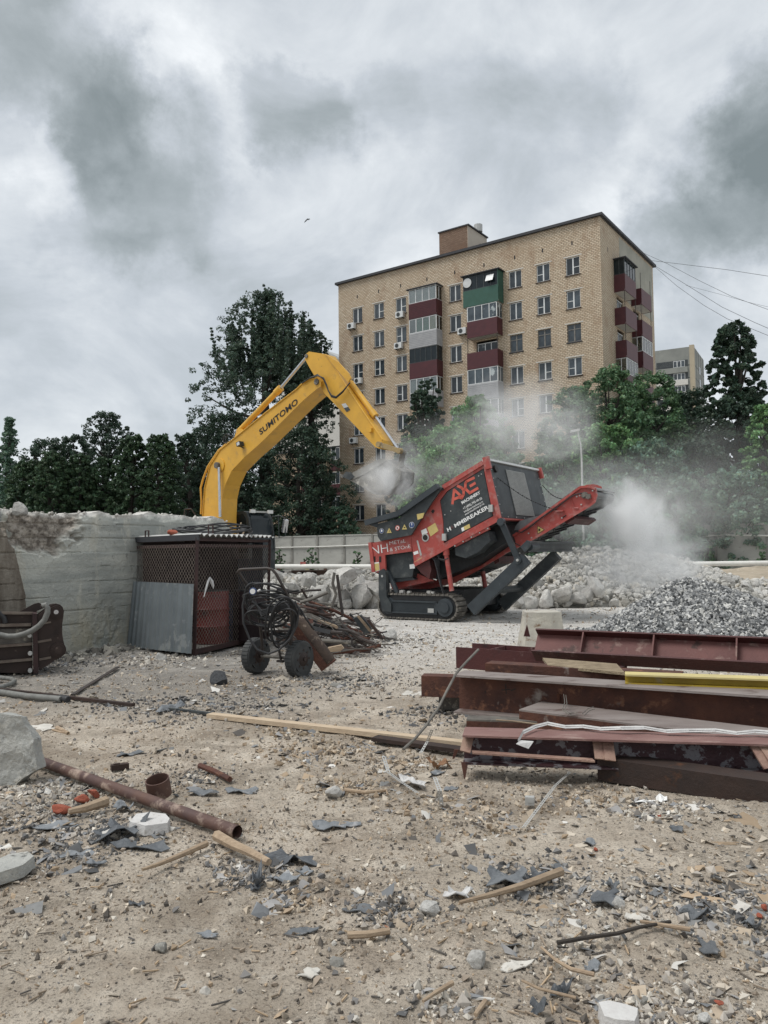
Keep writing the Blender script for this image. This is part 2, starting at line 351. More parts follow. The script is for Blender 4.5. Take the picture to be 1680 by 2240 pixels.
#PARTS
# ================================================================== GROUND
def gz(x, y):
    x = np.asarray(x, float); y = np.asarray(y, float)
    near = np.clip((14-y)/6, 0, 1)
    h = fbm(x, y, .45, 3, 3)*.06 + fbm(x, y, 2.6, 5, 5)*.06*(.35+.65*near) + np.clip(fbm(x, y, 11, 4, 9), -.08, .4)*.035*near*np.clip((fbm(x, y, .9, 3, 33)+.12)*5, .15, 1)
    h = h*np.clip((60-y)/30, .2, 1)
    h = h-.012
    # crust and earth thrown up beside the beams
    h = h + .05*np.exp(-(((x-2.2-(5.0-y)*.4)/.55)**2+((y-4.75)/.25)**2))*(1+fbm(x, y, 14, 3, 21)*2)
    return h
def gzs(x, y): return float(gz(np.array([x]), np.array([y]))[0])
def axis(lo, a, b, hi, st, grow):
    v = list(np.arange(a, b, st)); s = st; x = b
    while x < hi: v.append(x); s *= grow; x += s
    v.append(hi); s = st; x = a
    while x > lo: x -= s; s *= grow; v.append(max(x, lo))
    return np.unique(np.array(v))
xs = axis(-400, -3.4, 4.2, 400, .024, 1.035); ys = axis(-40, 2.2, 9.5, 600, .022, 1.02)
gx, gy = np.meshgrid(xs, ys); gzz = gz(gx, gy)
vv = np.stack([gx.ravel(), gy.ravel(), gzz.ravel()], 1); nx, ny = len(xs), len(ys)
idx = np.arange(nx*ny).reshape(ny, nx)
ff = np.stack([idx[:-1, :-1], idx[:-1, 1:], idx[1:, 1:], idx[1:, :-1]], -1).reshape(-1, 4)
def ground_mat():
    m = bpy.data.materials.new('ground_dirt'); m.use_nodes = True; t = NT(m.node_tree)
    co = t.n('ShaderNodeTexCoord').outputs['Object']; s = t.n('ShaderNodeSeparateXYZ'); t.l(co, s.inputs[0]); y = s.outputs[1]; x = s.outputs[0]
    b1 = t.noise(co, .7, 9, .62); b2 = t.noise(co, 2.6, 9, .68); b3 = t.noise(co, 11, 8, .7); b4 = t.noise(co, 60, 6, .7)
    col = t.mix(t.ramp(b2, .38, .62), (.43, .36, .285), (.68, .60, .495))
    col = t.mix(t.ramp(b1, .44, .60, 0, .6), col, (.47, .41, .33))
    col = t.mix(t.ramp(b3, .56, .68, 0, .8), col, (.235, .205, .17))
    col = t.mix(t.ramp(t.noise(co, 1.7, 8, .7), .55, .66, 0, .7), col, (.22, .185, .145))
    col = t.mix(t.ramp(t.noise(co, .55, 8, .65, dist=.5), .50, .62, 0, .7), col, (.25, .20, .15))
    col = t.mix(t.ramp(t.noise(co, 3.3, 9, .75), .60, .66, 0, .55), col, (.62, .575, .50))
    # pale dusty yard further off, grey grit by the cage
    far = t.ramp(t.math('ADD', y, t.math('MULTIPLY', b1, 3.)), 9.5, 16)
    col = t.mix(far, col, t.mix(t.ramp(b2, .4, .62), (.70, .68, .64), (.52, .50, .465)))
    soot = t.math('MULTIPLY', t.ramp(y, 7.2, 9.2), t.ramp(t.math('ADD', x, t.math('MULTIPLY', b1, 2.)), -.6, .8, 1, 0))
    col = t.mix(t.math('MULTIPLY', soot, t.ramp(b2, .3, .6, .3, .85)), col, (.19, .18, .165))
    col = t.mix(t.ramp(b4, .53, .64, 0, .85), col, (.13, .11, .092)); col = t.mix(t.ramp(t.noise(co, 42, 6, .8), .60, .66, 0, .8), col, (.075, .066, .058)); col = t.mix(t.ramp(t.noise(t.mapping(co, (1, 2.2, 1)), 15, 8, .8), .60, .64, 0, .7), col, (.66, .61, .53))
    col = t.mix(t.ramp(t.noise(co, 26, 7, .75), .57, .66, 0, .6), col, (.17, .145, .12))
    col = t.mix(t.ramp(t.noise(co, 95, 5, .7), .62, .72, 0, .5), col, (.66, .63, .57))
    b = t.n('ShaderNodeBsdfPrincipled'); b.inputs['Roughness'].default_value = .95; b.inputs['Specular IOR Level'].default_value = .15
    t.l(col, b.inputs['Base Color'])
    bp = t.n('ShaderNodeBump'); bp.inputs['Strength'].default_value = 1.; bp.inputs['Distance'].default_value = .04
    t.l(t.math('ADD', t.math('MULTIPLY', b4, .5), b3), bp.inputs['Height']); t.l(bp.outputs[0], b.inputs['Normal'])
    o = t.n('ShaderNodeOutputMaterial'); t.l(b.outputs[0], o.inputs[0]); return m
gob = npmesh('ground', vv, ff, ground_mat(), smooth=True); gob['kind'] = 'structure'
# ------------------------------------------------------------------ rock templates
def ico(n):
    b = bmesh.new(); bmesh.ops.create_icosphere(b, subdivisions=n, radius=1); v = np.array([q.co[:] for q in b.verts]); f = np.array([[q.index for q in g.verts] for g in b.faces]); b.free(); return v, f
ICO2 = ico(2); ICO3 = ico(3)
def rockv(seed, cuts=11, lo=.5, hi=.85, base=ICO3, jit=.02):
    r = np.random.default_rng(seed); v = base[0].copy()
    for k in range(cuts):
        n = r.normal(size=3); n /= np.linalg.norm(n); d = r.uniform(lo, hi); q = v@n; m_ = q > d; v[m_] -= np.outer(q[m_]-d, n)
    v += r.normal(size=v.shape)*jit; v -= (v.max(0)+v.min(0))/2; v /= np.abs(v).max(); return v
ROCKS = [rockv(100+k) for k in range(12)]
ROCKME = []
for k, v in enumerate(ROCKS):
    me = bpy.data.meshes.new('rock'); me.from_pydata(v.tolist(), [], ICO3[1].tolist()); me.materials.append(ROCKM); ROCKME.append(me)
def put_rock(name, loc, size, rot, k, label, cat, group=None, mat=None):
    me = ROCKME[k % 12]
    if mat: me = me.copy(); me.materials.clear(); me.materials.append(mat)
    o = bpy.data.objects.new(name, me); COL.objects.link(o); o.location = loc; o.scale = size; o.rotation_euler = rot
    return tag(o, label, cat, group)
# ------------------------------------------------------------------ loose litter (countless chips and pebbles)
OCT_V = np.array([[1, 0, 0], [-1, 0, 0], [0, 1, 0], [0, -1, 0], [0, 0, 1], [0, 0, -1.]]); OCT_F = np.array([[0, 2, 4], [2, 1, 4], [1, 3, 4], [3, 0, 4], [2, 0, 5], [1, 2, 5], [3, 1, 5], [0, 3, 5]])
CUB_V = np.array([[x, y, z] for z in (-1, 1) for y in (-1, 1) for x in (-1, 1)], float); CUB_F = np.array([[0, 2, 3, 1], [4, 5, 7, 6], [0, 1, 5, 4], [2, 6, 7, 3], [0, 4, 6, 2], [1, 3, 7, 5]])
def rotm(N, r, tilt=3.14):
    a = r.uniform(0, 6.283, N); b = r.uniform(-tilt, tilt, N); c = r.uniform(-tilt, tilt, N)
    ca, sa, cb, sb, cc, sc_ = np.cos(a), np.sin(a), np.cos(b), np.sin(b), np.cos(c), np.sin(c); z = np.zeros(N); o = np.ones(N)
    Rz = np.stack([ca, -sa, z, sa, ca, z, z, z, o], 1).reshape(N, 3, 3); Rx = np.stack([o, z, z, z, cb, -sb, z, sb, cb], 1).reshape(N, 3, 3); Ry = np.stack([cc, z, sc_, z, o, z, -sc_, z, cc], 1).reshape(N, 3, 3)
    return Rz@Rx@Ry
def scatter(name, P, size, mat, cols, seed, shape='oct', flat=1., jit=.28, tilt=3.14, parent=None, loc=(0, 0, 0), elong=.35):
    r = np.random.default_rng(seed); N = len(P); bv, bf = (OCT_V, OCT_F) if shape == 'oct' else (CUB_V, CUB_F)
    if shape == 'ico': bv, bf = ICO2
    v = bv[None]*(1+r.normal(size=(N, len(bv), 1))*jit*.6)+r.normal(size=(N, len(bv), 3))*jit*.5
    s = np.stack([size*r.uniform(1-elong, 1+elong, N), size*r.uniform(1-elong, 1+elong, N), size*flat*r.uniform(.7, 1.2, N)], 1)
    v = v*s[:, None, :]; v = np.einsum('nij,nkj->nki', rotm(N, r, tilt), v)+P[:, None, :]
    f = bf[None]+(np.arange(N)*len(bv))[:, None, None]
    c = np.repeat(cols[:, None, :], len(bv), 1).reshape(-1, 3)
    return npmesh(name, v.reshape(-1, 3), f.reshape(-1, bf.shape[1]), mat, c, parent, loc)
def sample(N, seed, y0=2.2, y1=30, pw=1.):
    r = np.random.default_rng(seed); y = np.exp(r.uniform(math.log(y0), math.log(y1), N)) if pw == 1 else y0+(y1-y0)*r.uniform(0, 1, N)**pw
    x = r.uniform(-.62, .62, N)*y*1.05; return x, y, r
def palette(r, N, P, W, var=.12):
    c = np.array(P)[r.choice(len(P), N, p=np.array(W)/sum(W))]; return c*(1+r.normal(size=(N, 1))*var)
LIT = M('litter', (1, 1, 1), (.86, .86, .86), 30, .9, attr=True, spec=.2)
x, y, r = sample(95000, 11); clump = fbm(x, y, 1.1, 4, 40)+.5; keep = r.uniform(0, 1, len(x)) < np.clip((clump-.30)*2.6, .10, 1); x, y = x[keep], y[keep]; N = len(x)
s = np.clip(r.lognormal(-5.45, .6, N), .0016, .018)*(1+y*.05)
cols = palette(r, N, [(.52, .45, .36), (.34, .28, .22), (.13, .115, .10), (.62, .57, .49), (.38, .29, .20), (.22, .21, .20)], [30, 26, 24, 8, 10, 6])
scatter('pebbles', np.stack([x, y, gz(x, y)+s*.3], 1), s, LIT, cols, 12, flat=.7)['kind'] = 'stuff'
x, y, r = sample(18000, 21, 2.2, 22); clump = fbm(x, y, .8, 4, 60)+.5; keep = r.uniform(0, 1, len(x)) < np.clip((clump-.40)*3.2, .03, 1); x, y = x[keep], y[keep]; N = len(x)
s = np.clip(r.lognormal(-4.95, .6, N), .003, .030)*(1+y*.05)
cols = palette(r, N, [(.20, .20, .195), (.32, .31, .29), (.50, .44, .36), (.38, .29, .20), (.60, .57, .52), (.11, .10, .09), (.34, .17, .11)], [14, 12, 40, 18, 6, 10, .3])
scatter('litter_shards', np.stack([x, y, gz(x, y)+.001+s*.02], 1), s, LIT, cols, 22, 'cub', flat=.13, jit=.55, tilt=.42, elong=.6)['kind'] = 'stuff'
x, y, r = sample(1500, 31, 2.4, 20); N = len(x); s = np.clip(r.lognormal(-4.1, .5, N), .008, .045)
cols = palette(r, N, [(.40, .30, .2), (.2, .17, .14), (.3, .24, .18), (.12, .11, .1)], [4, 2, 3, 2])
tw = np.stack([x, y, gz(x, y)+.006], 1); rr_ = np.random.default_rng(32); an = rr_.uniform(0, 3.14, N); dx = np.stack([np.cos(an), np.sin(an), rr_.normal(size=N)*.12], 1)*s[:, None]; wv_ = np.cross(dx, [0, 0, 1.]); wv_ /= np.linalg.norm(wv_, axis=1)[:, None]; wv_ *= .0022*(1+y[:, None]*.08); zz = np.zeros_like(wv_); zz[:, 2] = wv_[:, 0].__abs__()+.003
q = np.stack([tw-dx-wv_, tw+dx-wv_, tw+dx+wv_, tw-dx+wv_, tw-dx-wv_+zz, tw+dx-wv_+zz, tw+dx+wv_+zz, tw-dx+wv_+zz], 1)
CF = np.array([[0, 3, 2, 1], [4, 5, 6, 7], [0, 1, 5, 4], [1, 2, 6, 5], [2, 3, 7, 6], [3, 0, 4, 7]])
npmesh('litter_splinters', q.reshape(-1, 3), (CF[None]+(np.arange(N)*8)[:, None, None]).reshape(-1, 4), LIT, np.repeat(cols[:, None], 8, 1).reshape(-1, 3))['kind'] = 'stuff'
# drifts of debris: chips, shards and splinters caught together
CL = [(120, 1730, .42, 900, 0), (230, 1815, .34, 800, 1), (160, 1865, .22, 260, 1), (60, 1790, .3, 350, 1), (760, 1715, .26, 420, 2), (705, 1640, .40, 700, 2), (880, 1665, .30, 420, 2), (640, 1600, .3, 300, 2), (1350, 1965, .26, 500, 0), (1620, 2000, .28, 460, 1),
      (1160, 1910, .26, 420, 1), (560, 1895, .20, 420, 1), (1400, 2195, .16, 200, 0), (520, 1545, .7, 800, 1), (350, 1545, .6, 700, 1), (760, 1490, .8, 800, 1), (350, 1442, .7, 700, 0), (960, 1560, .5, 600, 1), (130, 1450, .8, 800, 1), (560, 1500, .8, 500, 2),
      (1440, 1770, .3, 420, 0), (1300, 1745, .35, 380, 2), (1560, 1960, .25, 300, 1), (1230, 2060, .22, 240, 0), (640, 1965, .14, 240, 2), (960, 2190, .14, 150, 0), (850, 1985, .16, 240, 1), (950, 1760, .3, 240, 2), (1080, 1800, .3, 260, 2), (1500, 2190, .2, 300, 0), (420, 1700, .3, 300, 1), (880, 1400, 1.1, 700, 0), (740, 1420, .8, 600, 0)]
cv, cs, cc = [], [], []; sv, ss, scl = [], [], []
rc = np.random.default_rng(99)
for px_, py_, rad_, n_, kd_ in CL:
    q = G(px_, py_); P = np.array([q.x, q.y])[None]+rc.normal(size=(n_, 2))*rad_*np.array([.6, .6]); s_ = np.exp(rc.normal(-5.15, .6, n_)).clip(.002, .018)*(1+q.y*.07); cv.append(P); cs.append(s_)
    pal = [[(.60, .56, .49), (.42, .385, .34), (.22, .20, .18)], [(.42, .38, .33), (.17, .165, .16), (.10, .10, .10)], [(.52, .44, .34), (.35, .27, .19), (.20, .17, .14)]][kd_]
    cc.append(palette(rc, n_, pal, [3, 3, 2])); m_ = n_//7; P = np.array([q.x, q.y])[None]+rc.normal(size=(m_, 2))*rad_*.6; sv.append(P); ss.append(np.exp(rc.normal(-4.75, .5, m_)).clip(.003, .02)*(1+q.y*.06)); scl.append(palette(rc, m_, [(.20, .205, .21), (.33, .32, .31), (.40, .33, .25), (.56, .54, .50), (.10, .10, .10)], [4, 4, 3, 1.5, 2]))
P = np.concatenate(cv); s = np.concatenate(cs); scatter('debris_drifts', np.stack([P[:, 0], P[:, 1], gz(P[:, 0], P[:, 1])+s*.35], 1), s, LIT, np.concatenate(cc), 98, flat=.7)['kind'] = 'stuff'
P = np.concatenate(sv); s = np.concatenate(ss); scatter('debris_shards', np.stack([P[:, 0], P[:, 1], gz(P[:, 0], P[:, 1])+.002+s*.12], 1), s, LIT, np.concatenate(scl), 97, 'cub', flat=.12, jit=.6, tilt=.6, elong=.7)['kind'] = 'stuff'
# ================================================================== APARTMENT BUILDING
BA = .6182
BO = Vector((17.755, 62.259, 0)); HB, LB, TB = 28.6, 27.15, 14.25
bld = empty('apartment_building', BO, 'nine storey tan brick apartment block with maroon and green balconies', 'building', rz=-BA)
def holes_wall(name, mat, axis_, L0, L1, H, holes, depth_sign, rev=.16):
    """wall in local plane with window holes; axis_ 'x' front (y=0, inwards +y), 'y' side (x=0, inwards -x)"""
    us = sorted({L0, L1, *[h[0] for h in holes], *[h[1] for h in holes]}); zs = sorted({0., H, *[h[2] for h in holes], *[h[3] for h in holes]})
    def P(u, z, d): return (u, d, z) if axis_ == 'x' else (-d, u, z)
    mb = MB(); H4 = [(a, b, c, d) for a, b, c, d in holes]
    for i in range(len(us)-1):
        for j in range(len(zs)-1):
            um, zm = (us[i]+us[i+1])/2, (zs[j]+zs[j+1])/2
            if any(a < um < b and c < zm < d for a, b, c, d in H4): continue
            mb.quad(P(us[i], zs[j], 0), P(us[i+1], zs[j], 0), P(us[i+1], zs[j+1], 0), P(us[i], zs[j+1], 0))
    for a, b, c, d in H4:
        mb.quad(P(a, c, 0), P(b, c, 0), P(b, c, rev), P(a, c, rev)); mb.quad(P(a, d, 0), P(b, d, 0), P(b, d, rev), P(a, d, rev))
        mb.quad(P(a, c, 0), P(a, d, 0), P(a, d, rev), P(a, c, rev)); mb.quad(P(b, c, 0), P(b, d, 0), P(b, d, rev), P(b, c, rev))
    return mb.build(name, mat, bld, local=True)
WX = [-24.76, -22.15, -19.55, -13.60, -7.61, -5.02, -2.39]
rows = [24.30-2.8*k for k in range(9)]
fh = [(x-.6, x+.6, z, z+1.5) for x in WX for z in rows]
BAX = [(-18., -15.), (-12., -8.9)]
for a, b in BAX:
    for z in rows: fh.append((a+.5, b-.45, z-.75, z+1.45))
holes_wall('front_wall', BRF, 'x', -LB, 0, HB, fh, 1)
sh = []
for a, b in ((3.1, 5.9), (7.5, 10.3)):
    for z in rows: sh.append((a+.5, b-.6, z-.75, z+1.45))
holes_wall('side_wall', BRS, 'y', 0, TB, HB, sh, 1)
m = MB(); m.quad((-LB, 0, 0), (-LB, TB, 0), (-LB, TB, HB), (-LB, 0, HB)); m.quad((-LB, TB, 0), (0, TB, 0), (0, TB, HB), (-LB, TB, HB)); m.build('rear_walls', BRS, bld, local=True)

roof = MB().box(-LB-.25, .28, -.28, TB+.25, HB, HB+.22).build('roof', ROOFM, bld, local=True)
m = MB()
for xx in (-16., -21.): m.prism([(xx, .3, HB+.22), (xx+1.0, .3, HB+.22), (xx+.4, .3, HB+.5)], (0, .8, 0))
m.box(-9.9, -7.6, .2, .9, HB+.22, HB+.36); m.build('roof_vent', ROOFM, roof, local=True)
# stair / lift house on the roof
rh = MB().box(-17., -13.87, 3.0, 6.8, HB+.2, 32.4).build('roof_room', BRR, bld, local=True)
m = MB().box(-13.868, -13.84, 2.99, 6.83, HB+.22, 32.39); m.build('rendered_wall', STUCCO, rh, local=True)
m = MB().box(-17.1, -13.7, 2.9, 6.9, 32.4, 32.52); m.build('roof_room_cap', ROOFM, rh, local=True)
m = MB(); m.tube([(-13.9, 5.2, 32.5), (-13.9, 5.2, 33.2)], .42, 12); m.build('roof_ventilator', POLEM, rh, local=True)
m = MB(); m.tube([(-13.5, 4, HB+.3), (-13.5, 4, HB+2.), (-13.2, 4.3, HB+2.3)], .025, 5); m.tube([(-13.7, 4, HB+1.6), (-13.0, 4, HB+1.9)], .02, 5); m.build('antenna', BLACKP, rh, local=True)
m = MB()
for vx in (-24.76, -22.15, -19.55, -16.59, -13.6, -10.6, -7.61, -5.02, -2.4): m.box(vx-.06, vx+.06, -.004, .05, 26.78, 27.12)
for vy in (1.7, 4.6, 9.6): m.box(-.05, .004, vy-.06, vy+.06, 26.2, 26.6)
m.build('attic_vents', BLACKL, bld, local=True)
MB().box(-.0, .012, 4.6, 13.9, 23.2, 28.4).build('repair_render', M('repair_mortar', (.34, .33, .28), (.26, .26, .22), .6, .9), bld, local=True)
# windows
def win_proto(kind):
    W, H = 1.2, 1.5; fm = PVC if kind < 3 else OLDW
    m = MB(); t_ = .065
    m.box(-W/2, W/2, .10, .155, 0, t_); m.box(-W/2, W/2, .10, .155, H-t_, H)
    m.box(-W/2, -W/2+t_, .10, .155, t_, H-t_); m.box(W/2-t_, W/2, .10, .155, t_, H-t_)
    m.box(-.055, .055, .098, .155, t_, H-t_)
    if kind == 1: m.box(-W/2+t_, -.055, .10, .15, .62, .67)
    if kind == 2: m.box(.055, W/2-t_, .10, .15, .62, .67)
    if kind == 3: m.box(-W/2+t_, -.055, .10, .15, 1.02, 1.08); m.box(.055, W/2-t_, .10, .15, 1.02, 1.08)
    wdw = m.build('window', fm, bld, local=True)
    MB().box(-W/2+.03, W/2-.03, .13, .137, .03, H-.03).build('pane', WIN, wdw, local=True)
    MB().box(-.68, .68, -.07, .10, -.09, -.015).build('sill', ROOFM if kind == 3 else BROWNRUST, wdw, local=True)
    MB().box(-.80, .80, -.012, .03, H+.03, H+.115).build('lintel', LINT, wdw, local=True)
    return wdw
protos = [win_proto(k) for k in range(4)]; used = [False]*4
kinds = {0: [0, 0, 2, 0, 0, 0, 0, 1, 0], 1: [2, 0, 1, 0, 1, 0, 2, 0, 1], 2: [2, 1, 0, 1, 0, 2, 0, 1, 0], 3: [0, 0, 0, 0, 1, 0, 2, 0, 0],
         4: [0, 0, 3, 0, 2, 0, 1, 0, 0], 5: [1, 1, 3, 2, 0, 1, 0, 0, 2], 6: [2, 1, 3, 1, 0, 0, 2, 1, 0]}
for ci, x in enumerate(WX):
    for ri, z in enumerate(rows):
        k = kinds[ci][ri]
        if used[k]: o = copy_tree(protos[k], bld)
        else: o = protos[k]; used[k] = True
        o.location = (x, 0, z)
# balconies
def glazing(m, pane, a, b, d, z0, z1, nseg, t_=.05, y0=0., sides=True):
    """frames along the front face at y=-d and both returns"""
    m.box(a, b, -d-.03, -d+.03, z0, z0+t_); m.box(a, b, -d-.03, -d+.03, z1-t_, z1)
    for k in range(nseg+1):
        u = a+(b-a)*k/nseg; m.box(u-.035, u+.035, -d-.032, -d+.032, z0+t_, z1-t_)
    pane.box(a+.03, b-.03, -d-.006, -d+.006, z0+t_, z1-t_)
    if sides:
        for u in (a, b):
            m.box(u-.03, u+.03, -d+.03, 0, z0, z0+t_); m.box(u-.03, u+.03, -d+.03, 0, z1-t_, z1); m.box(u-.03, u+.03, -d/2-.03, -d/2+.03, z0+t_, z1-t_)
            pane.box(u-.006, u+.006, -d+.03, 0, z0+t_, z1-t_)
CURT = M('balcony_curtain', (.62, .63, .62), (.5, .51, .51), 2, .8); GCURT = M('green_curtain', (.08, .30, .17), (.05, .2, .12), 2, .6); YCURT = M('yellow_board', (.55, .50, .32), (.45, .41, .26), 2, .7)
GREYCURT = M('grey_curtain', (.26, .27, .27), (.13, .14, .14), 1.2, .6)
def swap(mb, side):     # map front-local (u,y,z) to side-local
    if not side: return mb
    mb.v = [(-y, u, z) for u, y, z in mb.v]; return mb
def balcony(a, b, zf, pmat, style, side=False, cap=False, curt=GREYCURT, d=1.0, rail_h=1.3, nseg=4, gmat=PVC, label=None):
    p = swap(MB().box(a, b, -d, 0, zf-.13, zf), side).build('balcony', LINT, bld, local=True)
    if label: p['label'] = label
    m = MB(); th = .05
    m.box(a, b, -d-.01, -d+th-.01, zf-.15, zf+rail_h); m.box(a-.012, a+th, -d+th, 0, zf-.15, zf+rail_h); m.box(b-th, b+.012, -d+th, 0, zf-.15, zf+rail_h)
    if pmat in (SIDING,) or style == 'ribbed':
        n = 9
        for k in range(n): z = zf-.1+(rail_h+.1)*k/n; m.box(a-.005, b+.02, -d-.03, -d-.012, z, z+.045)
    swap(m, side).build('parapet', pmat, p, local=True)
    if style != 'open':
        m = MB(); pn = MB(); glazing(m, pn, a+.04, b-.04, d-.04, zf+rail_h+.002, zf+2.62, nseg)
        swap(m, side).build('frame', gmat, p, local=True); swap(pn, side).build('pane', GLASS if style == 'dark' else CLEAR if (curt is CURT or label) else WIN, p, local=True)
        if curt is not None:
            c = MB()
            for k in range(nseg):
                if curt is GREYCURT and k % 2: continue
                u = a+.1+(b-a-.2)*k/nseg; c.box(u, u+(b-a-.2)/nseg*.9, -d+.1, -d+.11, zf+rail_h, zf+2.5)
            swap(c, side).build('curtain', curt, p, local=True)
    else:
        for u in (a+.05, b-.05): swap(MB().box(u-.02, u+.02, -d+.05, -d+.09, zf+rail_h, zf+2.7), side).build('post', CARTM, p, local=True)
    if cap:
        m = MB().box(a-.18, b+.18, -d-.18, 0, zf+2.62, zf+2.70); swap(m, side).build('canopy', ROOFM, p, local=True)
    # window and door at the back of the balcony
    m = MB(); z = zf
    m.box(a+.5, a+.57, .10, .155, z+.1, z+2.3); m.box(b-.52, b-.45, .10, .155, z+.1, z+2.3); m.box(a+.57, b-.52, .10, .155, z+2.23, z+2.3); m.box(a+1.2, a+1.28, .10, .155, z+.1, z+2.23); m.box(b-1.2, b-1.13, .10, .155, z+.1, z+2.23)
    swap(m, side).build('balcony_door_frame', PVC, p, local=True)
    swap(MB().box(a+.53, b-.48, .13, .137, z+.08, z+2.28), side).build('balcony_door_pane', WIN, p, local=True)
    return p
zf = [z-1.02 for z in rows]
a, b = BAX[0]
balcony(a, b, zf[0], MAROON, 'ribbed', cap=True, curt=CURT, label='maroon ribbed balcony with white curtained glazing')
p2 = balcony(a, b, zf[1], SIDING, 'glazed', curt=None, label='white sided balcony with green and yellow glazing')
for k, cm in enumerate((GREYCURT, GCURT, GCURT, YCURT)):
    MB().box(a+.1+k*.72, a+.1+k*.72+.66, -.94, -.93, zf[1]+1.35, zf[1]+2.55).build('curtain', cm, p2, local=True)
balcony(a, b, zf[2], MAROON, 'dark', curt=None, gmat=BLACKP, nseg=5)
balcony(a, b, zf[3], SIDING, 'glazed', curt=CURT)
balcony(a, b, zf[4], SIDING, 'open'); balcony(a, b, zf[5], MAROON, 'open'); balcony(a, b, zf[6], MAROON, 'glazed'); balcony(a, b, zf[7], SIDING, 'glazed')
a, b = BAX[1]
g1 = balcony(a-.2, b+.15, zf[0], GREENS, 'dark', cap=True, curt=None, gmat=BLACKP, nseg=5, label='green metal balcony with dark curved roof')
MB().box(b+.10, b+.16, -1.0, 0, zf[0]+1.3, zf[0]+2.62).build('side_sheet', GREENS, g1, local=True)
c = MB(); c.obox((-9.5, -1.12, zf[0]+2.0), (.36, 0, 0), (0, .14, .3), (0, .012, -.008)); c.build('open_casement', PVC, g1, local=True)
m = MB(); m.tube([(-11.75, -1.06, zf[0]+2.0), (-11.75, -1.02, zf[0]+2.0)], .42, 20); m.build('satellite_dish', CURT, g1, local=True)
c = MB(); c.box(b-.8, b-.15, -.93, -.92, zf[0]+1.4, zf[0]+2.5); c.box(b-1.5, b-1.2, -.93, -.92, zf[0]+1.35, zf[0]+1.7); c.build('stored_goods', CURT, g1, local=True)
balcony(a+.15, b, zf[1], MAROON, 'glazed'); balcony(a+.1, b, zf[2], MAROON, 'open'); balcony(a+.1, b, zf[3], SIDING, 'glazed')
for k in range(4, 8): balcony(a+.1, b, zf[k], MAROON if k % 2 else SIDING, 'open' if k % 2 else 'glazed')
# side facade
for ci, (a, b) in enumerate(((3.05, 5.95), (7.45, 10.35))):
    for k in range(8):
        st = 'open'; kw = {}
        if ci == 0 and k == 0: st = 'dark'; kw = dict(gmat=BLACKP, cap=True, curt=None)
        if (ci == 0 and k == 3) or (ci == 1 and k == 2): st = 'glazed'; kw = dict(curt=CURT)
        balcony(a, b, zf[k] if not (ci == 1) else zf[k]-.05, MAROON, st, side=True, d=.92, **kw)
# air conditioners
def aircon(x, z, back=False):
    m = MB().box(-.42, .42, -.42, -.08, 0, .56); p = m.build('air_conditioner', PVC if not back else POLEM, bld, local=True); p.location = (x, 0, z)
    MB().tube([(-.1, -.425, .28), (-.1, -.445, .28)], .2, 16).build('fan_grille', BLACKP, p, local=True)
    MB().box(-.3, -.26, -.4, 0, -.08, 0).box(.26, .3, -.4, 0, -.08, 0).build('bracket', BLACKP, p, local=True)
    return p
aircon(-25.35, 23.75); aircon(-19.5, 23.8); aircon(-19.7, 20.85); aircon(-24.55, 18.15); aircon(-12.75, 21.05); aircon(-25.2, 12.3)
# laundry on a shaded balcony
LA = MB(); LA.box(-17.2, -15.6, -1.08, -1.05, rows[4]-.3, rows[4]+.75); LA.build('laundry', CLOTHM, bld, local=True)
# ------------------------------------------------------------------ wing seen between the big tree and the block
o2 = D(712, 1200, 92)
wing = empty('apartment_building', (o2.x, o2.y, 0), 'brick apartment wing with maroon balconies, half hidden behind the tallest tree', 'building', rz=-BA)
MB().box(-9, 9, 0, 12, 0, 13.8).build('wall', BRF, wing, local=True)
MB().box(-9.2, 9.2, -.2, 12.2, 13.8, 14.0).build('roof', ROOFM, wing, local=True)
for zz_ in (5.6, 8.4, 11.2):
    for xx in (-1.2, 3.4):
        p = MB().box(xx-1.6, xx+1.6, -1.1, 0, zz_-.2, zz_-.08).build('balcony', LINT, wing, local=True)
        MB().box(xx-1.6, xx+1.6, -1.12, -1.07, zz_-.22, zz_+1.05).build('parapet', MAROON, p, local=True)
        m = MB(); pn = MB(); glazing(m, pn, xx-1.55, xx+1.55, 1.04, zz_+1.06, zz_+2.45, 5); m.build('frame', PVC, p, local=True); pn.build('pane', WIN, p, local=True)
o3 = D(742, 1200, 135)
wh = empty('white_building', (o3.x, o3.y, 0), 'white gabled house front with a roof ventilator, glimpsed left of the brick block', 'building', rz=-BA)
ztop = D(718, 772, 135).z
m = MB(); m.prism([(-14, 0, 0), (8, 0, 0), (8, 0, ztop-5.5), (-3, 0, ztop+.6), (-14, 0, ztop-5.5)], (0, 14, 0)); m.build('wall', LINT, wh, local=True)
m = MB(); m.tube([(2.0, 1, ztop-2.4), (2.0, 1, ztop-.6)], .35, 10); m.tube([(2.0, 1, ztop-.6), (2.0, 1, ztop-.1)], .8, 10); m.build('ventilator', POLEM, wh, local=True)
MB().prism([(-3, -.3, ztop+.6), (8.4, -.3, ztop-5.7), (8.4, -.3, ztop-5.3), (-3, -.3, ztop+1.)], (0, 14.6, 0)).build('roof', POLEM, wh, local=True)
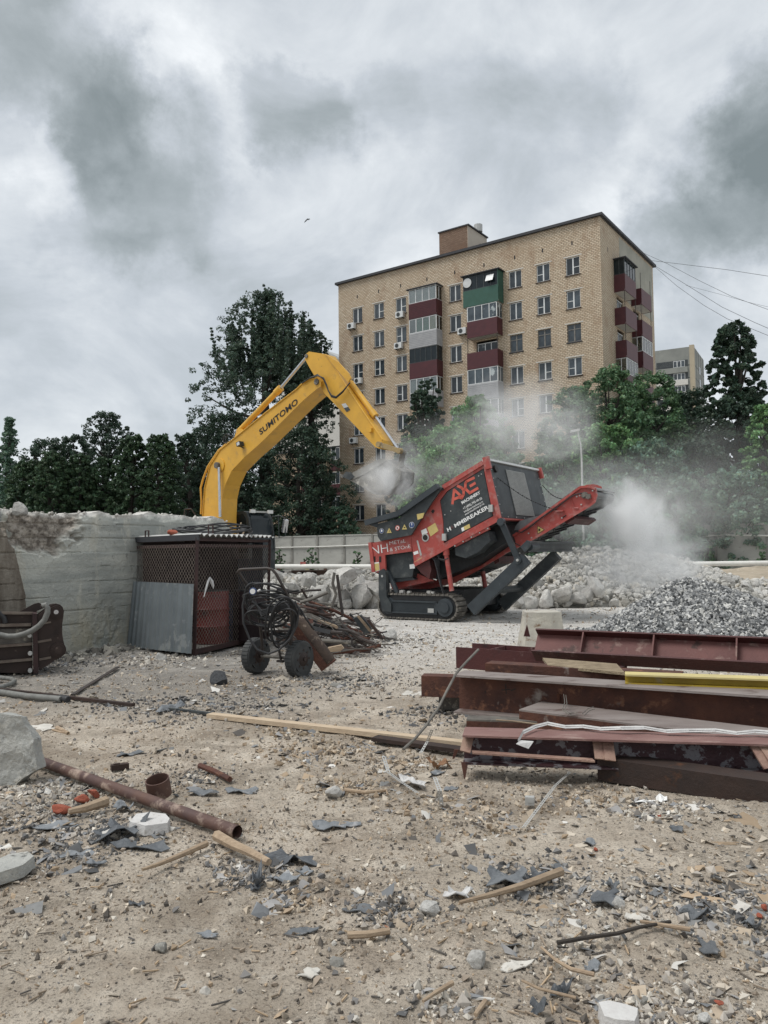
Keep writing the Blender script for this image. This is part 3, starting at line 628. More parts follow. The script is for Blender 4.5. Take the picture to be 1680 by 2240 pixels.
# ------------------------------------------------------------------ panel block on the right
YB = 170.; cT = D(1517, 757, YB); LT = D(1430, 769, YB); 
pb = empty('panel_apartment_block', (cT.x, cT.y, 0), 'grey concrete panel tower block far off, right of the brick block', 'building', rz=-R(30))
Hh = cT.z
MB().box(-26, 0, 0, 15, 0, Hh).build('wall', PANELC, pb, local=True)
m = MB()
for k in range(14):
    z = Hh-.4-2.8*(k+1)-.35*0; m.box(-26.01, .02, -.05, 0, z-2.0*0-.9, z-.9+.14)
    m.box(0, .05, -.03, 15.02, z-.9, z-.78)
for yy in (3.3, 6.6, 9.9, 13.2): m.box(0, .04, yy-.08, yy+.08, 0, Hh)
m.build('panel_joints', BLACKP, pb, local=True)
MB().box(-.9, .06, -.06, 1.0, 0, Hh+.35).build('corner_strip', M('warm_concrete', (.42, .36, .26), (.36, .31, .23), .3, .9), pb, local=True)
for k in range(8):
    z = Hh-4.3-2.8*k*1.0
    for j in range(3):
        x1 = -1.3-j*8.2
        p = MB().box(x1-6.6, x1, -.08, -.01, z-1.3, z+1.5).build('loggia', BLACKP, pb, local=True)
        MB().box(x1-6.6, x1, -.5, -.09, z-1.3, z-.1).build('parapet', LINT if k else PANELC, p, local=True)
        q = MB().box(x1-3.0, x1-.6, -.16, -.09, z-.05, z+1.4).build('window', PVC, p, local=True)
        for u in (0, .8, 1.6): MB().box(x1-2.92+u, x1-2.92+u+.64, -.18, -.165, z+.05, z+1.3).build('pane', WIN, q, local=True)
    for yy in (8.2,): 
        q = MB().box(.0, .06, yy-.8, yy+.8, z-.4, z+1.1).build('window', PVC, pb, local=True); MB().box(.062, .075, yy-.7, yy+.7, z-.3, z+1.0).build('pane', WIN, q, local=True)
# ================================================================== FENCE, PIPES, BANK
fA = Vector((-16.9, 73., 0)); fd = Vector((.811, -.585, 0)); fn = Vector((-.585, -.811, 0)); FH = 2.95
fen = empty('concrete_fence', fA, 'long pale concrete panel fence with square posts behind the yard', 'fence')
nP = 20
pm = MB(); L = 2.82
pm.obox(fA+fd*(L/2)+V(0, 0, FH/2), fd*(L/2-.09), fn*.05, V(0, 0, FH/2)); pm.obox(fA+fd*(L/2)+V(0, 0, FH*.5)+fn*.06, fd*(L/2-.25), fn*.012, V(0, 0, FH*.42))
pm.obox(fA+fd*(L/2)+V(0, 0, FH+.03), fd*(L/2-.09), fn*.09, V(0, 0, .05))
panel = pm.build('fence_panel', FENCEM, fen)
post = MB().obox(fA+V(0, 0, FH/2), fd*.09, fn*.11, V(0, 0, FH/2+.06)).build('fence_post', CONCD, fen)
for k in range(1, nP):
    for src in (panel, post): c = src.copy(); COL.objects.link(c); c.location = fd*L*k
def fenceY(px):   # world point on the fence under pixel column
    d = ray(px, 1180); t = ((fA-O).dot(fn))/d.dot(fn); return O+d*t
m = MB(); pts = []
for px, py in ((560, 1199), (700, 1196), (810, 1192), (1050, 1187), (1200, 1184), (1330, 1180), (1470, 1177), (1590, 1170), (1680, 1172), (1760, 1173)):
    q = fenceY(px); d = ray(px, py); pl_t = ((fA+fn*.16-O).dot(fn))/d.dot(fn); pts.append(O+d*pl_t)
tag(m.tube(pts, .05, 8).build('thin_pipe', WPIPE), 'thin white pipe running along the face of the concrete fence', 'pipe')
m = MB(); pts = []
for px, py, Y in ((575, 1239, 48), (700, 1239, 46.5), (830, 1239.5, 45), (1000, 1238, 44), (1250, 1236.5, 43), (1540, 1233.5, 42), (1700, 1231.5, 41), (1900, 1229, 40)): pts.append(D(px, py, Y))
wp = empty('white_pipeline', (pts[0].x, pts[0].y, 0), 'thick white pipe on low supports crossing the back of the yard', 'pipe')
m.tube(pts, .135, 14).build('pipe', WPIPE, wp, smooth=True)
for px, Y in ((610, 47.6), (672, 46.9), (712, 46.4), (790, 45.5), (1560, 41.8), (1640, 41.3)):
    q = D(px, 1239, Y); z = q.z
    MB().obox((q.x, q.y, (z-.13)/2), (.1, 0, 0), (0, .12, 0), (0, 0, (z-.13)/2)).build('support', RUST if px != 672 else YCURT, wp)
q = D(663, 1239, 47); MB().obox((q.x, q.y, q.z+.2), (.16, 0, 0), (0, .1, 0), (0, 0, .07)).build('valve', RED, wp)
m = MB()
for px in (600, 650, 675, 700, 735):
    q = D(px, 1290, 40); tag(MB().obox((q.x, q.y, .33), (.42, 0, 0), (0, .3, 0), (0, 0, .33)).obox((q.x+.05, q.y-.1, .69), (.3, 0, 0), (0, .25, 0), (0, 0, .03)).build('timber_crate', BROWNRUST),
        {600: 'dark low crate under the white pipe, leftmost of the row', 650: 'dark low crate under the white pipe, second from left', 675: 'dark crate below the red pipe valve', 700: 'dark low crate under the white pipe, second from right', 735: 'dark low crate under the white pipe, rightmost of the row'}[px], 'crate', 'crates under the white pipe')
# dirt banks
def mound(name, cx_, cy_, rx, ry, h, mat, seed, kind='structure', n=90, rough=.25, p=1.0, parent=None):
    u = np.linspace(-1.25, 1.25, n); X, Y_ = np.meshgrid(u, u); rad = np.sqrt(X**2+Y_**2)
    wx = cx_+X*rx; wy = cy_+Y_*ry; Z = h*np.clip(1-rad, 0, 1)**p*(1+fbm(wx, wy, 1.3, 4, seed)*rough*2) - .08*(rad > 1)
    vv = np.stack([wx.ravel(), wy.ravel(), Z.ravel()], 1); I = np.arange(n*n).reshape(n, n); f = np.stack([I[:-1, :-1], I[:-1, 1:], I[1:, 1:], I[1:, :-1]], -1).reshape(-1, 4)
    o = npmesh(name, vv, f, mat, np.ones((n*n, 3)), loc=(cx_, cy_, 0), smooth=True)
    if kind: o['kind'] = kind
    return o
DIRT = M('bank_dirt', (.40, .34, .26), (.28, .235, .175), 1.5, .95, c3=(.5, .45, .36), s3=4, t3=.58, bump=.5)
q = D(640, 1260, 37); mound('dirt_bank', q.x, q.y, 9, 3.5, .5, DIRT, 5, p=.6)
q = D(1720, 1260, 36); mound('dirt_bank', q.x, q.y, 8, 4.5, .85, DIRT, 6, p=.6)
# ================================================================== TREES
LEAF = {k: leafmat('foliage_'+k, c) for k, c in dict(dark=(.048, .080, .056), mid=(.110, .195, .105), fresh=(.155, .285, .13), teal=(.12, .20, .145), poplar=(.066, .102, .076), maple=(.052, .092, .050)).items()}
def crown_leaves(name, C, Rc, nper, leaf, seed, mat, parent, flat=.75, updome=.35):
    """C: clump centres Nx3 (world), Rc radii"""
    r = np.random.default_rng(seed); N = len(C); n = nper
    d = r.normal(size=(N, n, 3)); d /= np.linalg.norm(d, axis=2)[:, :, None]; rad = r.uniform(.25, 1, (N, n, 1))**.5
    P = C[:, None, :]+d*rad*Rc[:, None, None]*np.array([1, 1, flat]); P = P.reshape(-1, 3); K = len(P)
    nr = d.reshape(-1, 3)*.7+r.normal(size=(K, 3))*.55+np.array([0, 0, updome]); nr /= np.linalg.norm(nr, axis=1)[:, None]
    t = r.normal(size=(K, 3)); t -= nr*(t*nr).sum(1)[:, None]; t /= np.linalg.norm(t, axis=1)[:, None]; b = np.cross(nr, t)
    s = leaf*r.uniform(.6, 1.35, (K, 1)); v = np.stack([P-t*s, P+b*s*.55, P+t*s, P-b*s*.55], 1).reshape(-1, 3)
    f = np.arange(K*4).reshape(-1, 4); cl = np.repeat(r.uniform(.72, 1.3, (N, 1)), n, 1).reshape(-1, 1)*r.uniform(.7, 1.35, (K, 1))
    col = np.hstack([cl*r.uniform(.85, 1.2, (K, 1)), cl, cl*r.uniform(.8, 1.1, (K, 1))]); col = np.repeat(col, 4, 0)
    return npmesh(name, v, f, mat, col, parent=parent)
def tree(px, ptop, Y, halfpx, label, kind='round', mat='mid', seed=1, nclump=330, nper=46, leaf=.15, low=.12, group='trees behind the fence', name='broadleaf_tree', zbase=0, cr_=None):
    base = D(px, 1250, Y); H = D(px, ptop, Y).z; W = halfpx/F*Y; r = np.random.default_rng(seed)
    root = empty(name, (base.x, base.y, zbase), label, 'tree', group)
    C = []; Rr = []
    lob = [(r.uniform(0, 6.28), r.uniform(.2, .95), r.uniform(.22, .36)) for _ in range(9)]
    for k in range(nclump):
        h = r.uniform(low, 1.0)
        if kind == 'round': R_ = max(.12, 1-abs((h-.48)/.54)**2.7)**.5
        elif kind == 'column': R_ = (1-((h-.5)/.52)**2.6 if h > .5 else 1-.4*((.5-h)/.5)**2); R_ = max(R_, .08)**.55
        elif kind == 'cone': R_ = max(.06, (1-h)/(1-low))**.8
        else: R_ = (.75+.25*min(1, h/.35)) if h < .72 else max(.1, 1-((h-.72)/.26)**2.0*.75) if h < .97 else .2
        a = r.uniform(0, 6.283); rr = r.uniform(.1, 1)**.42*R_
        m_ = .97+.20*math.sin(a*3+seed+h*9)+.16*math.sin(a*5+h*15+seed*2)+r.normal()*.05
        C.append((base.x+math.cos(a)*rr*W*m_, base.y+math.sin(a)*rr*W*m_*.9, zbase+h*(H-zbase)*(1-.10*rr*rr)-W*.06)); Rr.append(r.uniform(.065, .15)*W*(cr_ or 1))
    C = np.array(C); Rr = np.array(Rr)
    m = MB(); tr = .022*H+.06; top = H*.72
    tp = [V(base.x, base.y, zbase-.2), V(base.x+.1*r.normal(), base.y, zbase+H*.25), V(base.x+.25*r.normal(), base.y, zbase+H*.5), V(base.x+.3*r.normal(), base.y, zbase+top)]
    m.tube(tp, [tr*1.25, tr, tr*.7, tr*.25], 8)
    for k in r.choice(nclump, min(26, nclump), replace=False):
        c = Vector(C[k]); hb = max(zbase+.15*H, min(c.z-W*.45, zbase+top*.95)); b0 = V(base.x, base.y, hb)
        m.tube([b0, b0.lerp(c, .5)+V(0, 0, -.06*W), c], [tr*.32, tr*.2, tr*.06], 5)
    m.build('trunk', BARK, root)
    if kind == 'shoots':
        S = []; SR = []
        for k in range(80):
            a = r.uniform(0, 6.28); q = r.uniform(.0, .85); bx = base.x+math.cos(a)*q*W*.95; by = base.y+math.sin(a)*q*W; bz = H*(r.uniform(.68, .82)-.12*q)
            ln = r.uniform(.10, .22)*H; tip = V(bx+math.cos(a)*q*W*.20, by, min(bz+ln, H*(1.0-.18*q+.03*r.normal())))
            for s_ in np.linspace(0, 1, 18): p_ = V(bx, by, bz).lerp(tip, s_); S.append((p_.x+r.normal()*.06, p_.y+r.normal()*.06, p_.z)); SR.append((.42-.30*s_)*r.uniform(.8, 1.2))
            m2 = None
        crown_leaves('crown', np.vstack([C, np.array(S)]), np.concatenate([Rr, np.array(SR)]), nper, leaf, seed, LEAF[mat], root)
    else: crown_leaves('crown', C, Rr, nper, leaf, seed, LEAF[mat], root)
    return root
TR = [
 # px, top, Y, half, label, kind, mat, extra
 (582, 630, 76, 138, 'tallest tree with wispy upright shoots behind the yellow boom', 'shoots', 'poplar', dict(nclump=1000, nper=34, leaf=.125, low=.04, cr_=.56)),
 (680, 700, 79, 50, 'slender tree with spiky shoots touching the left edge of the brick block', 'shoots', 'poplar', dict(nclump=150, nper=34, leaf=.13, low=.30, cr_=.8)),
 (505, 900, 74, 95, 'dark low crowned tree at the foot of the tallest tree, on its left', 'round', 'dark', dict(nclump=300)),
 (655, 930, 72, 95, 'dark drooping tree between the boom and the bucket', 'round', 'dark', dict(nclump=420, nper=50, low=.02)),
 (745, 1105, 71, 46, 'low dark shrubby tree above the fence, left of the red crusher', 'round', 'teal', dict(nclump=160, nper=40)),
 (15, 910, 84, 52, 'grey green pointed tree at the left edge of the picture', 'cone', 'teal', dict(nclump=300)),
 (100, 955, 80, 62, 'dark mixed tree between the pointed tree and the tall round oak', 'round', 'dark', {}),
 (232, 897, 86, 58, 'dark round oak rising above the maples on the left', 'round', 'dark', dict(nclump=360, nper=50)),
 (160, 950, 83, 60, 'dark tree just left of the round oak', 'round', 'dark', {}),
 (60, 1005, 64, 50, 'young maple at the far left of the maple row', 'column', 'maple', dict(leaf=.13)),
 (112, 985, 62, 44, 'young maple with bright leafy top, second of the maple row', 'column', 'maple', dict(leaf=.13)),
 (172, 990, 63, 40, 'young maple with bright top, third of the maple row', 'column', 'maple', dict(leaf=.13)),
 (225, 1000, 64, 42, 'young maple below the round oak, fourth of the maple row', 'column', 'maple', dict(leaf=.13)),
 (290, 950, 62, 46, 'tall young maple with dark underside, fifth of the maple row', 'column', 'maple', dict(leaf=.13, low=.2)),
 (350, 948, 61, 42, 'tall young maple showing pale bare stems, sixth of the maple row', 'column', 'maple', dict(leaf=.13, low=.3)),
 (408, 945, 66, 50, 'leafy tree right of the maple row, left of the yellow boom', 'round', 'dark', dict(nclump=300)),
 (455, 925, 78, 60, 'rounded tree behind the yellow boom foot', 'round', 'dark', dict(nclump=260)),
 (930, 850, 58, 46, 'dark tree climbing in front of the left balconies', 'column', 'dark', dict(nclump=240, nper=44, low=.2)),
 (880, 985, 57, 30, 'dark branchy tree just right of the bucket link', 'round', 'dark', dict(nclump=150, low=.35)),
 (985, 930, 54, 92, 'bright green bushy tree behind the crusher hopper', 'round', 'fresh', dict(nclump=330, nper=50, low=.02)),
 (1055, 862, 56, 62, 'green tree in front of the middle balconies', 'round', 'fresh', dict(nclump=320, nper=48)),
 (1110, 985, 52, 78, 'dusty green tree right behind the crusher engine box', 'round', 'mid', dict(nclump=240)),
 (1262, 845, 55, 74, 'green tree in front of the brick block corner', 'round', 'mid', dict(nclump=360, nper=48)),
 (1340, 798, 57, 84, 'green tree under the side balconies of the brick block', 'round', 'mid', dict(nclump=420, nper=50)),
 (1440, 812, 59, 84, 'dark green tree below the grey panel tower', 'round', 'mid', dict(nclump=400, nper=48)),
 (1530, 850, 60, 80, 'dark tree filling the gap right of the panel tower', 'round', 'dark', dict(nclump=340)),
 (1225, 955, 50, 62, 'dusty green tree beside the street lamp', 'round', 'mid', dict(nclump=260)),
 (1330, 925, 50, 84, 'bright green tree above the conveyor tip', 'round', 'fresh', dict(nclump=320)),
 (1425, 960, 49, 90, 'dusty green tree right of the conveyor tip', 'round', 'teal', dict(nclump=280)),
 (1530, 960, 51, 95, 'shadowy tree above the fence, above the grey gravel heap', 'round', 'dark', dict(nclump=300)),
 (1625, 700, 54, 66, 'tall dark tree with open jagged top at the right edge', 'column', 'dark', dict(nclump=330, nper=44, low=.45, leaf=.17, cr_=.75)),
 (1630, 860, 53, 85, 'dense lower tree under the jagged one at the right edge', 'round', 'dark', dict(nclump=320)),
 (1690, 880, 48, 52, 'light green tree cut by the right edge of the picture', 'round', 'fresh', dict(nclump=260)),
 (1615, 1020, 47, 90, 'low bushy tree over the fence at the far right', 'round', 'teal', dict(nclump=240)),
 (922, 935, 58, 52, 'bright green tree right of the bucket, left end of the green mass', 'round', 'fresh', dict(nclump=240)),
 (1030, 880, 58, 66, 'bright green tree covering the lower middle balconies', 'round', 'fresh', dict(nclump=300)),
 (1090, 930, 60, 60, 'green tree between the middle balconies and the dust plume', 'round', 'mid', dict(nclump=240)),
 (940, 825, 62, 40, 'dark upper tree in front of the left balconies, behind the climbing one', 'round', 'dark', dict(nclump=220, low=.3)),
 (1400, 850, 66, 84, 'dark tree seen through the gaps below the grey panel tower, left one', 'round', 'dark', dict(nclump=300)),
 (1490, 855, 66, 84, 'dark tree seen through the gaps below the grey panel tower, right one', 'round', 'dark', dict(nclump=300)),
 (1320, 880, 64, 70, 'dark tree deep behind the green tree above the conveyor tip', 'round', 'dark', dict(nclump=260)),
 (1480, 1040, 47, 85, 'dusty green bush tree over the fence, above the gravel heap', 'round', 'teal', dict(nclump=240)),
 (1340, 1050, 47, 75, 'dusty green bush tree over the fence, behind the conveyor dust', 'round', 'teal', dict(nclump=240)),
 (1180, 1040, 49, 85, 'low dusty bush tree behind the crusher grille', 'round', 'teal', dict(nclump=200)),
]
for i, (px, pt, Y, hp, lab, kd, mt, ex) in enumerate(TR): ex = {**dict(leaf=.12, nclump=330), **ex}; ex['nclump'] = int(ex['nclump']*1.45); tree(px, pt, Y, hp*1.12, lab, kd, mt, seed=50+i, **ex) if True else None
# bushes in front of the fence
for px, pt, Y, hp, lab in ((612, 1200, 62, 13, 'small bush at the fence foot, leftmost one'), (682, 1198, 58, 15, 'small bush at the fence foot, middle one'), (782, 1203, 56, 12, 'small bush at the fence foot beside the red hopper'),
                      (1550, 1193, 45, 14, 'pale dusty bush at the fence, above the white pipe'), (1668, 1206, 44, 14, 'round bush at the fence near the right edge')):
    tree(px, pt, Y, hp, lab, 'round', 'mid', seed=int(px), nclump=40, nper=40, leaf=.07, group='bushes at the fence', name='bush')
# a far-off wood behind everything on both sides
fw_ = []
for px in range(-500, 2200, 26):
    if 735 < px < 1440: continue
    Y = 108+random.uniform(-8, 8); q = D(px, 1200, Y); H = random.uniform(8, 12.5)
    if px < 500: H = random.uniform(9, 14)
    for k in range(16): fw_.append((q.x+random.gauss(0, 2.2), Y+random.gauss(0, 2), random.uniform(.03, 1)*H))
fwo = crown_leaves('far_wood', np.array(fw_), np.full(len(fw_), 2.0), 70, .34, 999, LEAF['dark'], None); fwo['kind'] = 'stuff'
# ================================================================== STREET LAMP, CABLES, BIRD
q = D(1277, 1200, 46); zt = D(1277, 955, 46).z
lp = empty('street_lamp', (q.x, q.y, 0), 'curved single arm street lamp standing among the trees right of the brick block', 'street lamp')
hd = D(1262, 941, 46); m = MB(); m.tube([(q.x, q.y, 0), (q.x, q.y, zt-1.3), (q.x-.03, q.y, zt-.5), (q.x-.16, q.y, zt+.05), (hd.x+.05, q.y, hd.z)], [.08, .06, .045, .04, .035], 10); m.build('pole', POLEM, lp, smooth=True)
MB().obox((hd.x-.12, q.y, hd.z-.03), (.26, 0, .05), (0, .12, 0), (0, 0, .07)).build('lamp_head', POLEM, lp)
def cable(pts, lab, Y0, Y1, r=.018):
    P = []
    for k, (x, y) in enumerate(pts): P.append(D(x, y, Y0+(Y1-Y0)*k/(len(pts)-1)))
    tag(MB().tube(P, r, 5).build('overhead_cable', RUBBER), lab, 'cable', 'cables leaving the brick block roof')
cable([(1424, 570), (1500, 579), (1590, 590), (1680, 604), (1900, 636)], 'topmost cable running almost level from the roof corner to the right', 71, 50, .016)
cable([(1402, 551), (1460, 577), (1530, 614), (1600, 648), (1680, 677), (1900, 742)], 'cable leaving the roof edge, crossing below the topmost one', 69, 50, .014)
cable([(1430, 580), (1500, 622), (1580, 672), (1650, 705), (1800, 770)], 'cable from the roof corner passing over the jagged treetop', 72, 50, .016)
cable([(1432, 583), (1480, 625), (1540, 668), (1590, 697), (1700, 742)], 'lowest clearly seen cable sloping from the roof corner to the treetop', 72, 52, .015)
cable([(1500, 624), (1580, 645), (1640, 662), (1700, 676), (1900, 720)], 'thin cable branching off right of the roof corner', 68, 50, .01)
q = D(671, 481, 60); m = MB()
m.tube([q+V(-.2, 0, -.22), q+V(-.12, 0, -.12), q, q+V(.08, 0, .1)], [.01, .04, .05, .03], 6)
m.prism([q+V(0, .02, .0), q+V(.03, .02, .08), q+V(.2, .1, .13), q+V(.26, .14, .11)], (0, 0, .015)); m.prism([q+V(-.02, -.02, .0), q+V(.04, -.02, .03), q+V(.22, -.08, -.05), q+V(.1, -.05, -.04)], (0, 0, .015))
tag(m.build('bird', BLACKP), 'small dark bird flying in the grey sky', 'bird')
# ================================================================== RUBBLE
def rp(X, Y_, spec):   # height of a set of cones
    h = 0
    for cx_, cy_, rx, ry, hh, p in spec: h = np.maximum(h, hh*np.clip(1-np.sqrt(((X-cx_)/rx)**2+((Y_-cy_)/ry)**2), 0, 1)**p)
    return h
RS = [(5.6, 27.5, 4.6, 5.6, 1.5, .62), (7.6, 28, 5.4, 6.2, 1.68, .62), (9.0, 27.3, 3.6, 5.4, 1.5, .65), (12.0, 26, 5, 4, .55, .7)]
LS = [(-2.9, 25, 3.6, 3.2, .95, .6), (-.6, 26, 3.4, 3.4, 1.0, .6), (1.5, 27, 3.2, 3, 1.1, .6)]
BASEM = M('rubble_bed', (.42, .40, .36), (.30, .285, .255), 3, .95, c3=(.2, .19, .17), s3=6, t3=.55, bump=.7)
for nm, spec, ext, seed in (('rubble_bed', RS, (.5, 18, 21, 34), 3), ('rubble_bed', LS, (-7, 5, 21, 30.5), 4)):
    n = 130; X, Y_ = np.meshgrid(np.linspace(ext[0], ext[1], n), np.linspace(ext[2], ext[3], n)); Z = rp(X, Y_, spec); Z = Z*(1+fbm(X, Y_, 1.5, 3, seed)*.35)-.06-.1
    I = np.arange(n*n).reshape(n, n); o = npmesh(nm, np.stack([X.ravel(), Y_.ravel(), Z.ravel()], 1), np.stack([I[:-1, :-1], I[:-1, 1:], I[1:, 1:], I[1:, :-1]], -1).reshape(-1, 4), BASEM, None, smooth=True); o['kind'] = 'stuff'
def rubble(spec, ext, seed, N, s0, s1, gname, big, blo, bhi, label):
    r = np.random.default_rng(seed); X = r.uniform(ext[0], ext[1], N); Y_ = r.uniform(ext[2], ext[3], N); Z = rp(X, Y_, spec); k = Z > .03; X, Y_, Z = X[k], Y_[k], Z[k]
    s = np.exp(r.uniform(math.log(s0), math.log(s1), len(X))); cols = palette(r, len(X), [(.98, .97, .94), (.74, .73, .70), (.56, .55, .52), (.9, .84, .74)], [5, 4, 2, 1], .08)
    o = scatter(gname+'_chips', np.stack([X, Y_, Z*(1+fbm(X, Y_, 1.5, 3, seed)*.3)-.02], 1), s, ROCKG, cols, seed+1, 'ico', flat=.7, jit=.16, elong=.35); o['kind'] = 'stuff'
    n = 0; tries = 0
    while n < big and tries < 9000:
        tries += 1; x_ = r.uniform(ext[0], ext[1]); y_ = r.uniform(ext[2], min(ext[3], spec[0][1]+1.5)); z_ = float(rp(np.array([x_]), np.array([y_]), spec)[0])
        if z_ < .04: continue
        t_ = 1-min(1, z_/1.6); sz = r.uniform(blo, bhi)*(.55+.7*t_)
        put_rock('rubble_rock', (x_, y_, z_+sz*.12-.04), (sz*r.uniform(.8, 1.25), sz*r.uniform(.8, 1.2), sz*r.uniform(.6, .9)), tuple(r.uniform(0, 6.28, 3)), int(r.integers(12)), label, 'rock', gname); n += 1
rubble(RS, (.8, 17, 21.3, 33), 60, 12000, .025, .12, 'broken concrete rocks in the big rubble heap', 210, .08, .24, 'broken grey concrete rock in the big rubble heap right of the crusher')
rubble(LS, (-6.5, 4.5, 21.8, 29), 70, 4000, .025, .12, 'broken concrete rocks in the rubble left of the crusher', 90, .15, .36, 'large pale concrete rock in the rubble heap between cage and crusher')
for k, (px, py, s_) in enumerate(((752, 1262, .40), (700, 1305, .42), (790, 1305, .40), (820, 1290, .35), (675, 1270, .30), (735, 1290, .34), (770, 1330, .30))):
    q = D(px, py, 22.3+k*.1); put_rock('rubble_rock', q, (s_, s_*.8, s_*.8), (k, k*2, k), k+3, 'large pale concrete rock in the rubble heap between cage and crusher', 'rock', 'broken concrete rocks in the rubble left of the crusher')
for k, (px, py, s_) in enumerate(((1155, 1325, .30), (1195, 1312, .26), (1230, 1300, .3), (1265, 1308, .26), (1305, 1285, .28), (1130, 1310, .25), (1245, 1318, .16), (1285, 1300, .2))):
    q = D(px, py, 22.0); q.z = max(q.z, .1); put_rock('rubble_rock', q, (s_*1.2, s_*.9, s_*.8), (k, k*2, k), k+1, 'broken grey concrete rock in the big rubble heap right of the crusher', 'rock', 'broken concrete rocks in the big rubble heap')
# grey gravel heap
GP = D(1505, 1262, 14.0); gx_, gy_ = GP.x, GP.y
def gph(X, Y_):
    dx = X-gx_; rx = np.where(dx > 0, 2.75, 1.85); d = np.sqrt((dx/rx)**2+((Y_-gy_)/1.95)**2); return np.clip((1.12)*(1-d)**1.0, 0, 9)*(1+.0*X) if False else 1.16*np.clip(1-np.sqrt(d*d+.012)+.02, 0, 1)
n = 90; X, Y_ = np.meshgrid(np.linspace(gx_-2.1, gx_+3.1, n), np.linspace(gy_-2.2, gy_+2.2, n)); Z = gph(X, Y_)+fbm(X, Y_, 2., 3, 5)*.07-.03; I = np.arange(n*n).reshape(n, n)
gh = npmesh('gravel_heap', np.stack([X.ravel(), Y_.ravel(), Z.ravel()], 1), np.stack([I[:-1, :-1], I[:-1, 1:], I[1:, 1:], I[1:, :-1]], -1).reshape(-1, 4), GRAVM, np.full((n*n, 3), .4), loc=(gx_, gy_, 0), smooth=True)
tag(gh, 'cone of grey crushed stone on the right of the yard', 'gravel heap', kind='stuff')
r = np.random.default_rng(5); N = 34000; X = r.uniform(gx_-2.2, gx_+3.2, N); Y_ = r.uniform(gy_-2.1, gy_+2.1, N); Z = gph(X, Y_); k = (Z > .01) | (r.uniform(0, 1, N) < .15); X, Y_, Z = X[k], Y_[k], Z[k]
st = scatter('gravel_stones', np.stack([X, Y_, Z+fbm(X, Y_, 2., 3, 5)*.07], 1), np.exp(r.uniform(math.log(.010), math.log(.030), len(X))), GRAVM, palette(r, len(X), [(1, 1, 1.0), (1.4, 1.38, 1.33), (.5, .51, .52), (.24, .25, .26)], [5, 3, 4, 3], .1), 6, 'cub', flat=.7, jit=.4, parent=gh, loc=(gx_, gy_, 0)); st['kind'] = 'stuff'
# ================================================================== EXCAVATOR
EA = R(40); EP = Pl((0, 20.2, 0), EA)
C8 = lambda x, y: (420+x/3.456, 740+y/3.456)
CC = lambda x, y: (730+x/5.53, 900+y/5.53)
bfoot = EP.at(470, 1130); eb = empty('excavator', (bfoot.x, bfoot.y, 0), 'yellow tracked excavator reaching its raised arm over the concrete wall to the crusher', 'excavator')
T = .60
bo = [C8(*p) for p in ((70, 1480), (80, 1345), (95, 1130), (135, 965), (210, 845), (330, 748), (560, 560), (790, 385), (830, 345), (890, 308), (945, 300), (975, 325), (972, 365), (940, 385), (840, 470), (520, 790), (400, 895), (300, 1000), (250, 1110), (228, 1210), (222, 1345), (222, 1480))]
pts = EP.poly(bo); boom = MB().prism(pts, EP.n*T).build('boom', YEL, eb)
# welded edge strips and seams
m = MB(); top = EP.poly(bo[1:11], -.012); m.tube(top, .022, 6); m.build('weld_rail', YEL, boom)
for a, b in ((C8(455, 690), C8(522, 785)), (C8(805, 425), C8(838, 472))): MB().bar(EP.at(*a, -.006), EP.at(*b, -.006), .02, .01, EP.n).build('weld_seam', YEL, boom)
text_on('maker_lettering', 'SUMITOMO', EP.at(*C8(518, 732)), EP.at(*C8(805, 490)), .175, EP.n, BLACKL, boom, bold=.022, lift=.008)
m = MB(); c = EP.at(*C8(205, 962)); m.tube([c-EP.n*.13, c+EP.n*(T+.13)], .10, 16); m.build('pin', GRIME, eb, smooth=True)
m = MB(); c = EP.at(*C8(215, 960)); m.tube([c-EP.n*.03, c+EP.n*.01], .21, 20); m.build('boss', YEL, boom, smooth=True)
for off in (-.10, T+.10):
    a = EP.at(*C8(205, 975), off); b = EP.at(*C8(212, 1345), off); lo = a+(b-a)*1.9; md = a+(b-a)*1.02
    cy = MB().tube([a, md], .045, 12).build('boom_cylinder_rod', STEEL, eb, smooth=True); MB().tube([md, lo], .09, 12).build('barrel', YEL, cy, smooth=True)
# boom-end pin, arm
arm = [C8(*p) for p in ((850, 128), (885, 100), (1010, 120), (1085, 225), (1160, 350), (1300, 560), (1445, 770), (1452, 800), (1425, 838), (1385, 822), (1250, 680), (1060, 478), (1000, 415), (965, 350), (935, 300), (890, 225), (855, 160))]
A0, AT = .10, .40
armo = MB().prism(EP.poly(arm, A0), EP.n*AT).build('arm', YEL, eb)
ridge = [C8(*p) for p in ((1010, 120), (1105, 180), (1180, 262), (1200, 300), (1180, 330), (1085, 225))]
MB().prism(EP.poly(ridge, A0+AT+.002), EP.n*.05).prism(EP.poly(ridge, A0-.05), EP.n*.048).build('cylinder_bracket', YEL, armo)
m = MB(); m.tube(EP.poly([C8(1010, 122), C8(1085, 228), C8(1160, 352), C8(1300, 562), C8(1440, 768)], A0-.01), .02, 6); m.build('weld_rail', YEL, armo)
m = MB(); c = EP.at(*C8(945, 330)); m.tube([c-EP.n*.04, c+EP.n*(T+.04)], .085, 16); m.build('pin', GRIME, eb, smooth=True)
m = MB(); c = EP.at(*C8(867, 135), A0); m.tube([c-EP.n*.03, c+EP.n*(AT+.03)], .06, 14); m.build('pin', GRIME, eb, smooth=True)
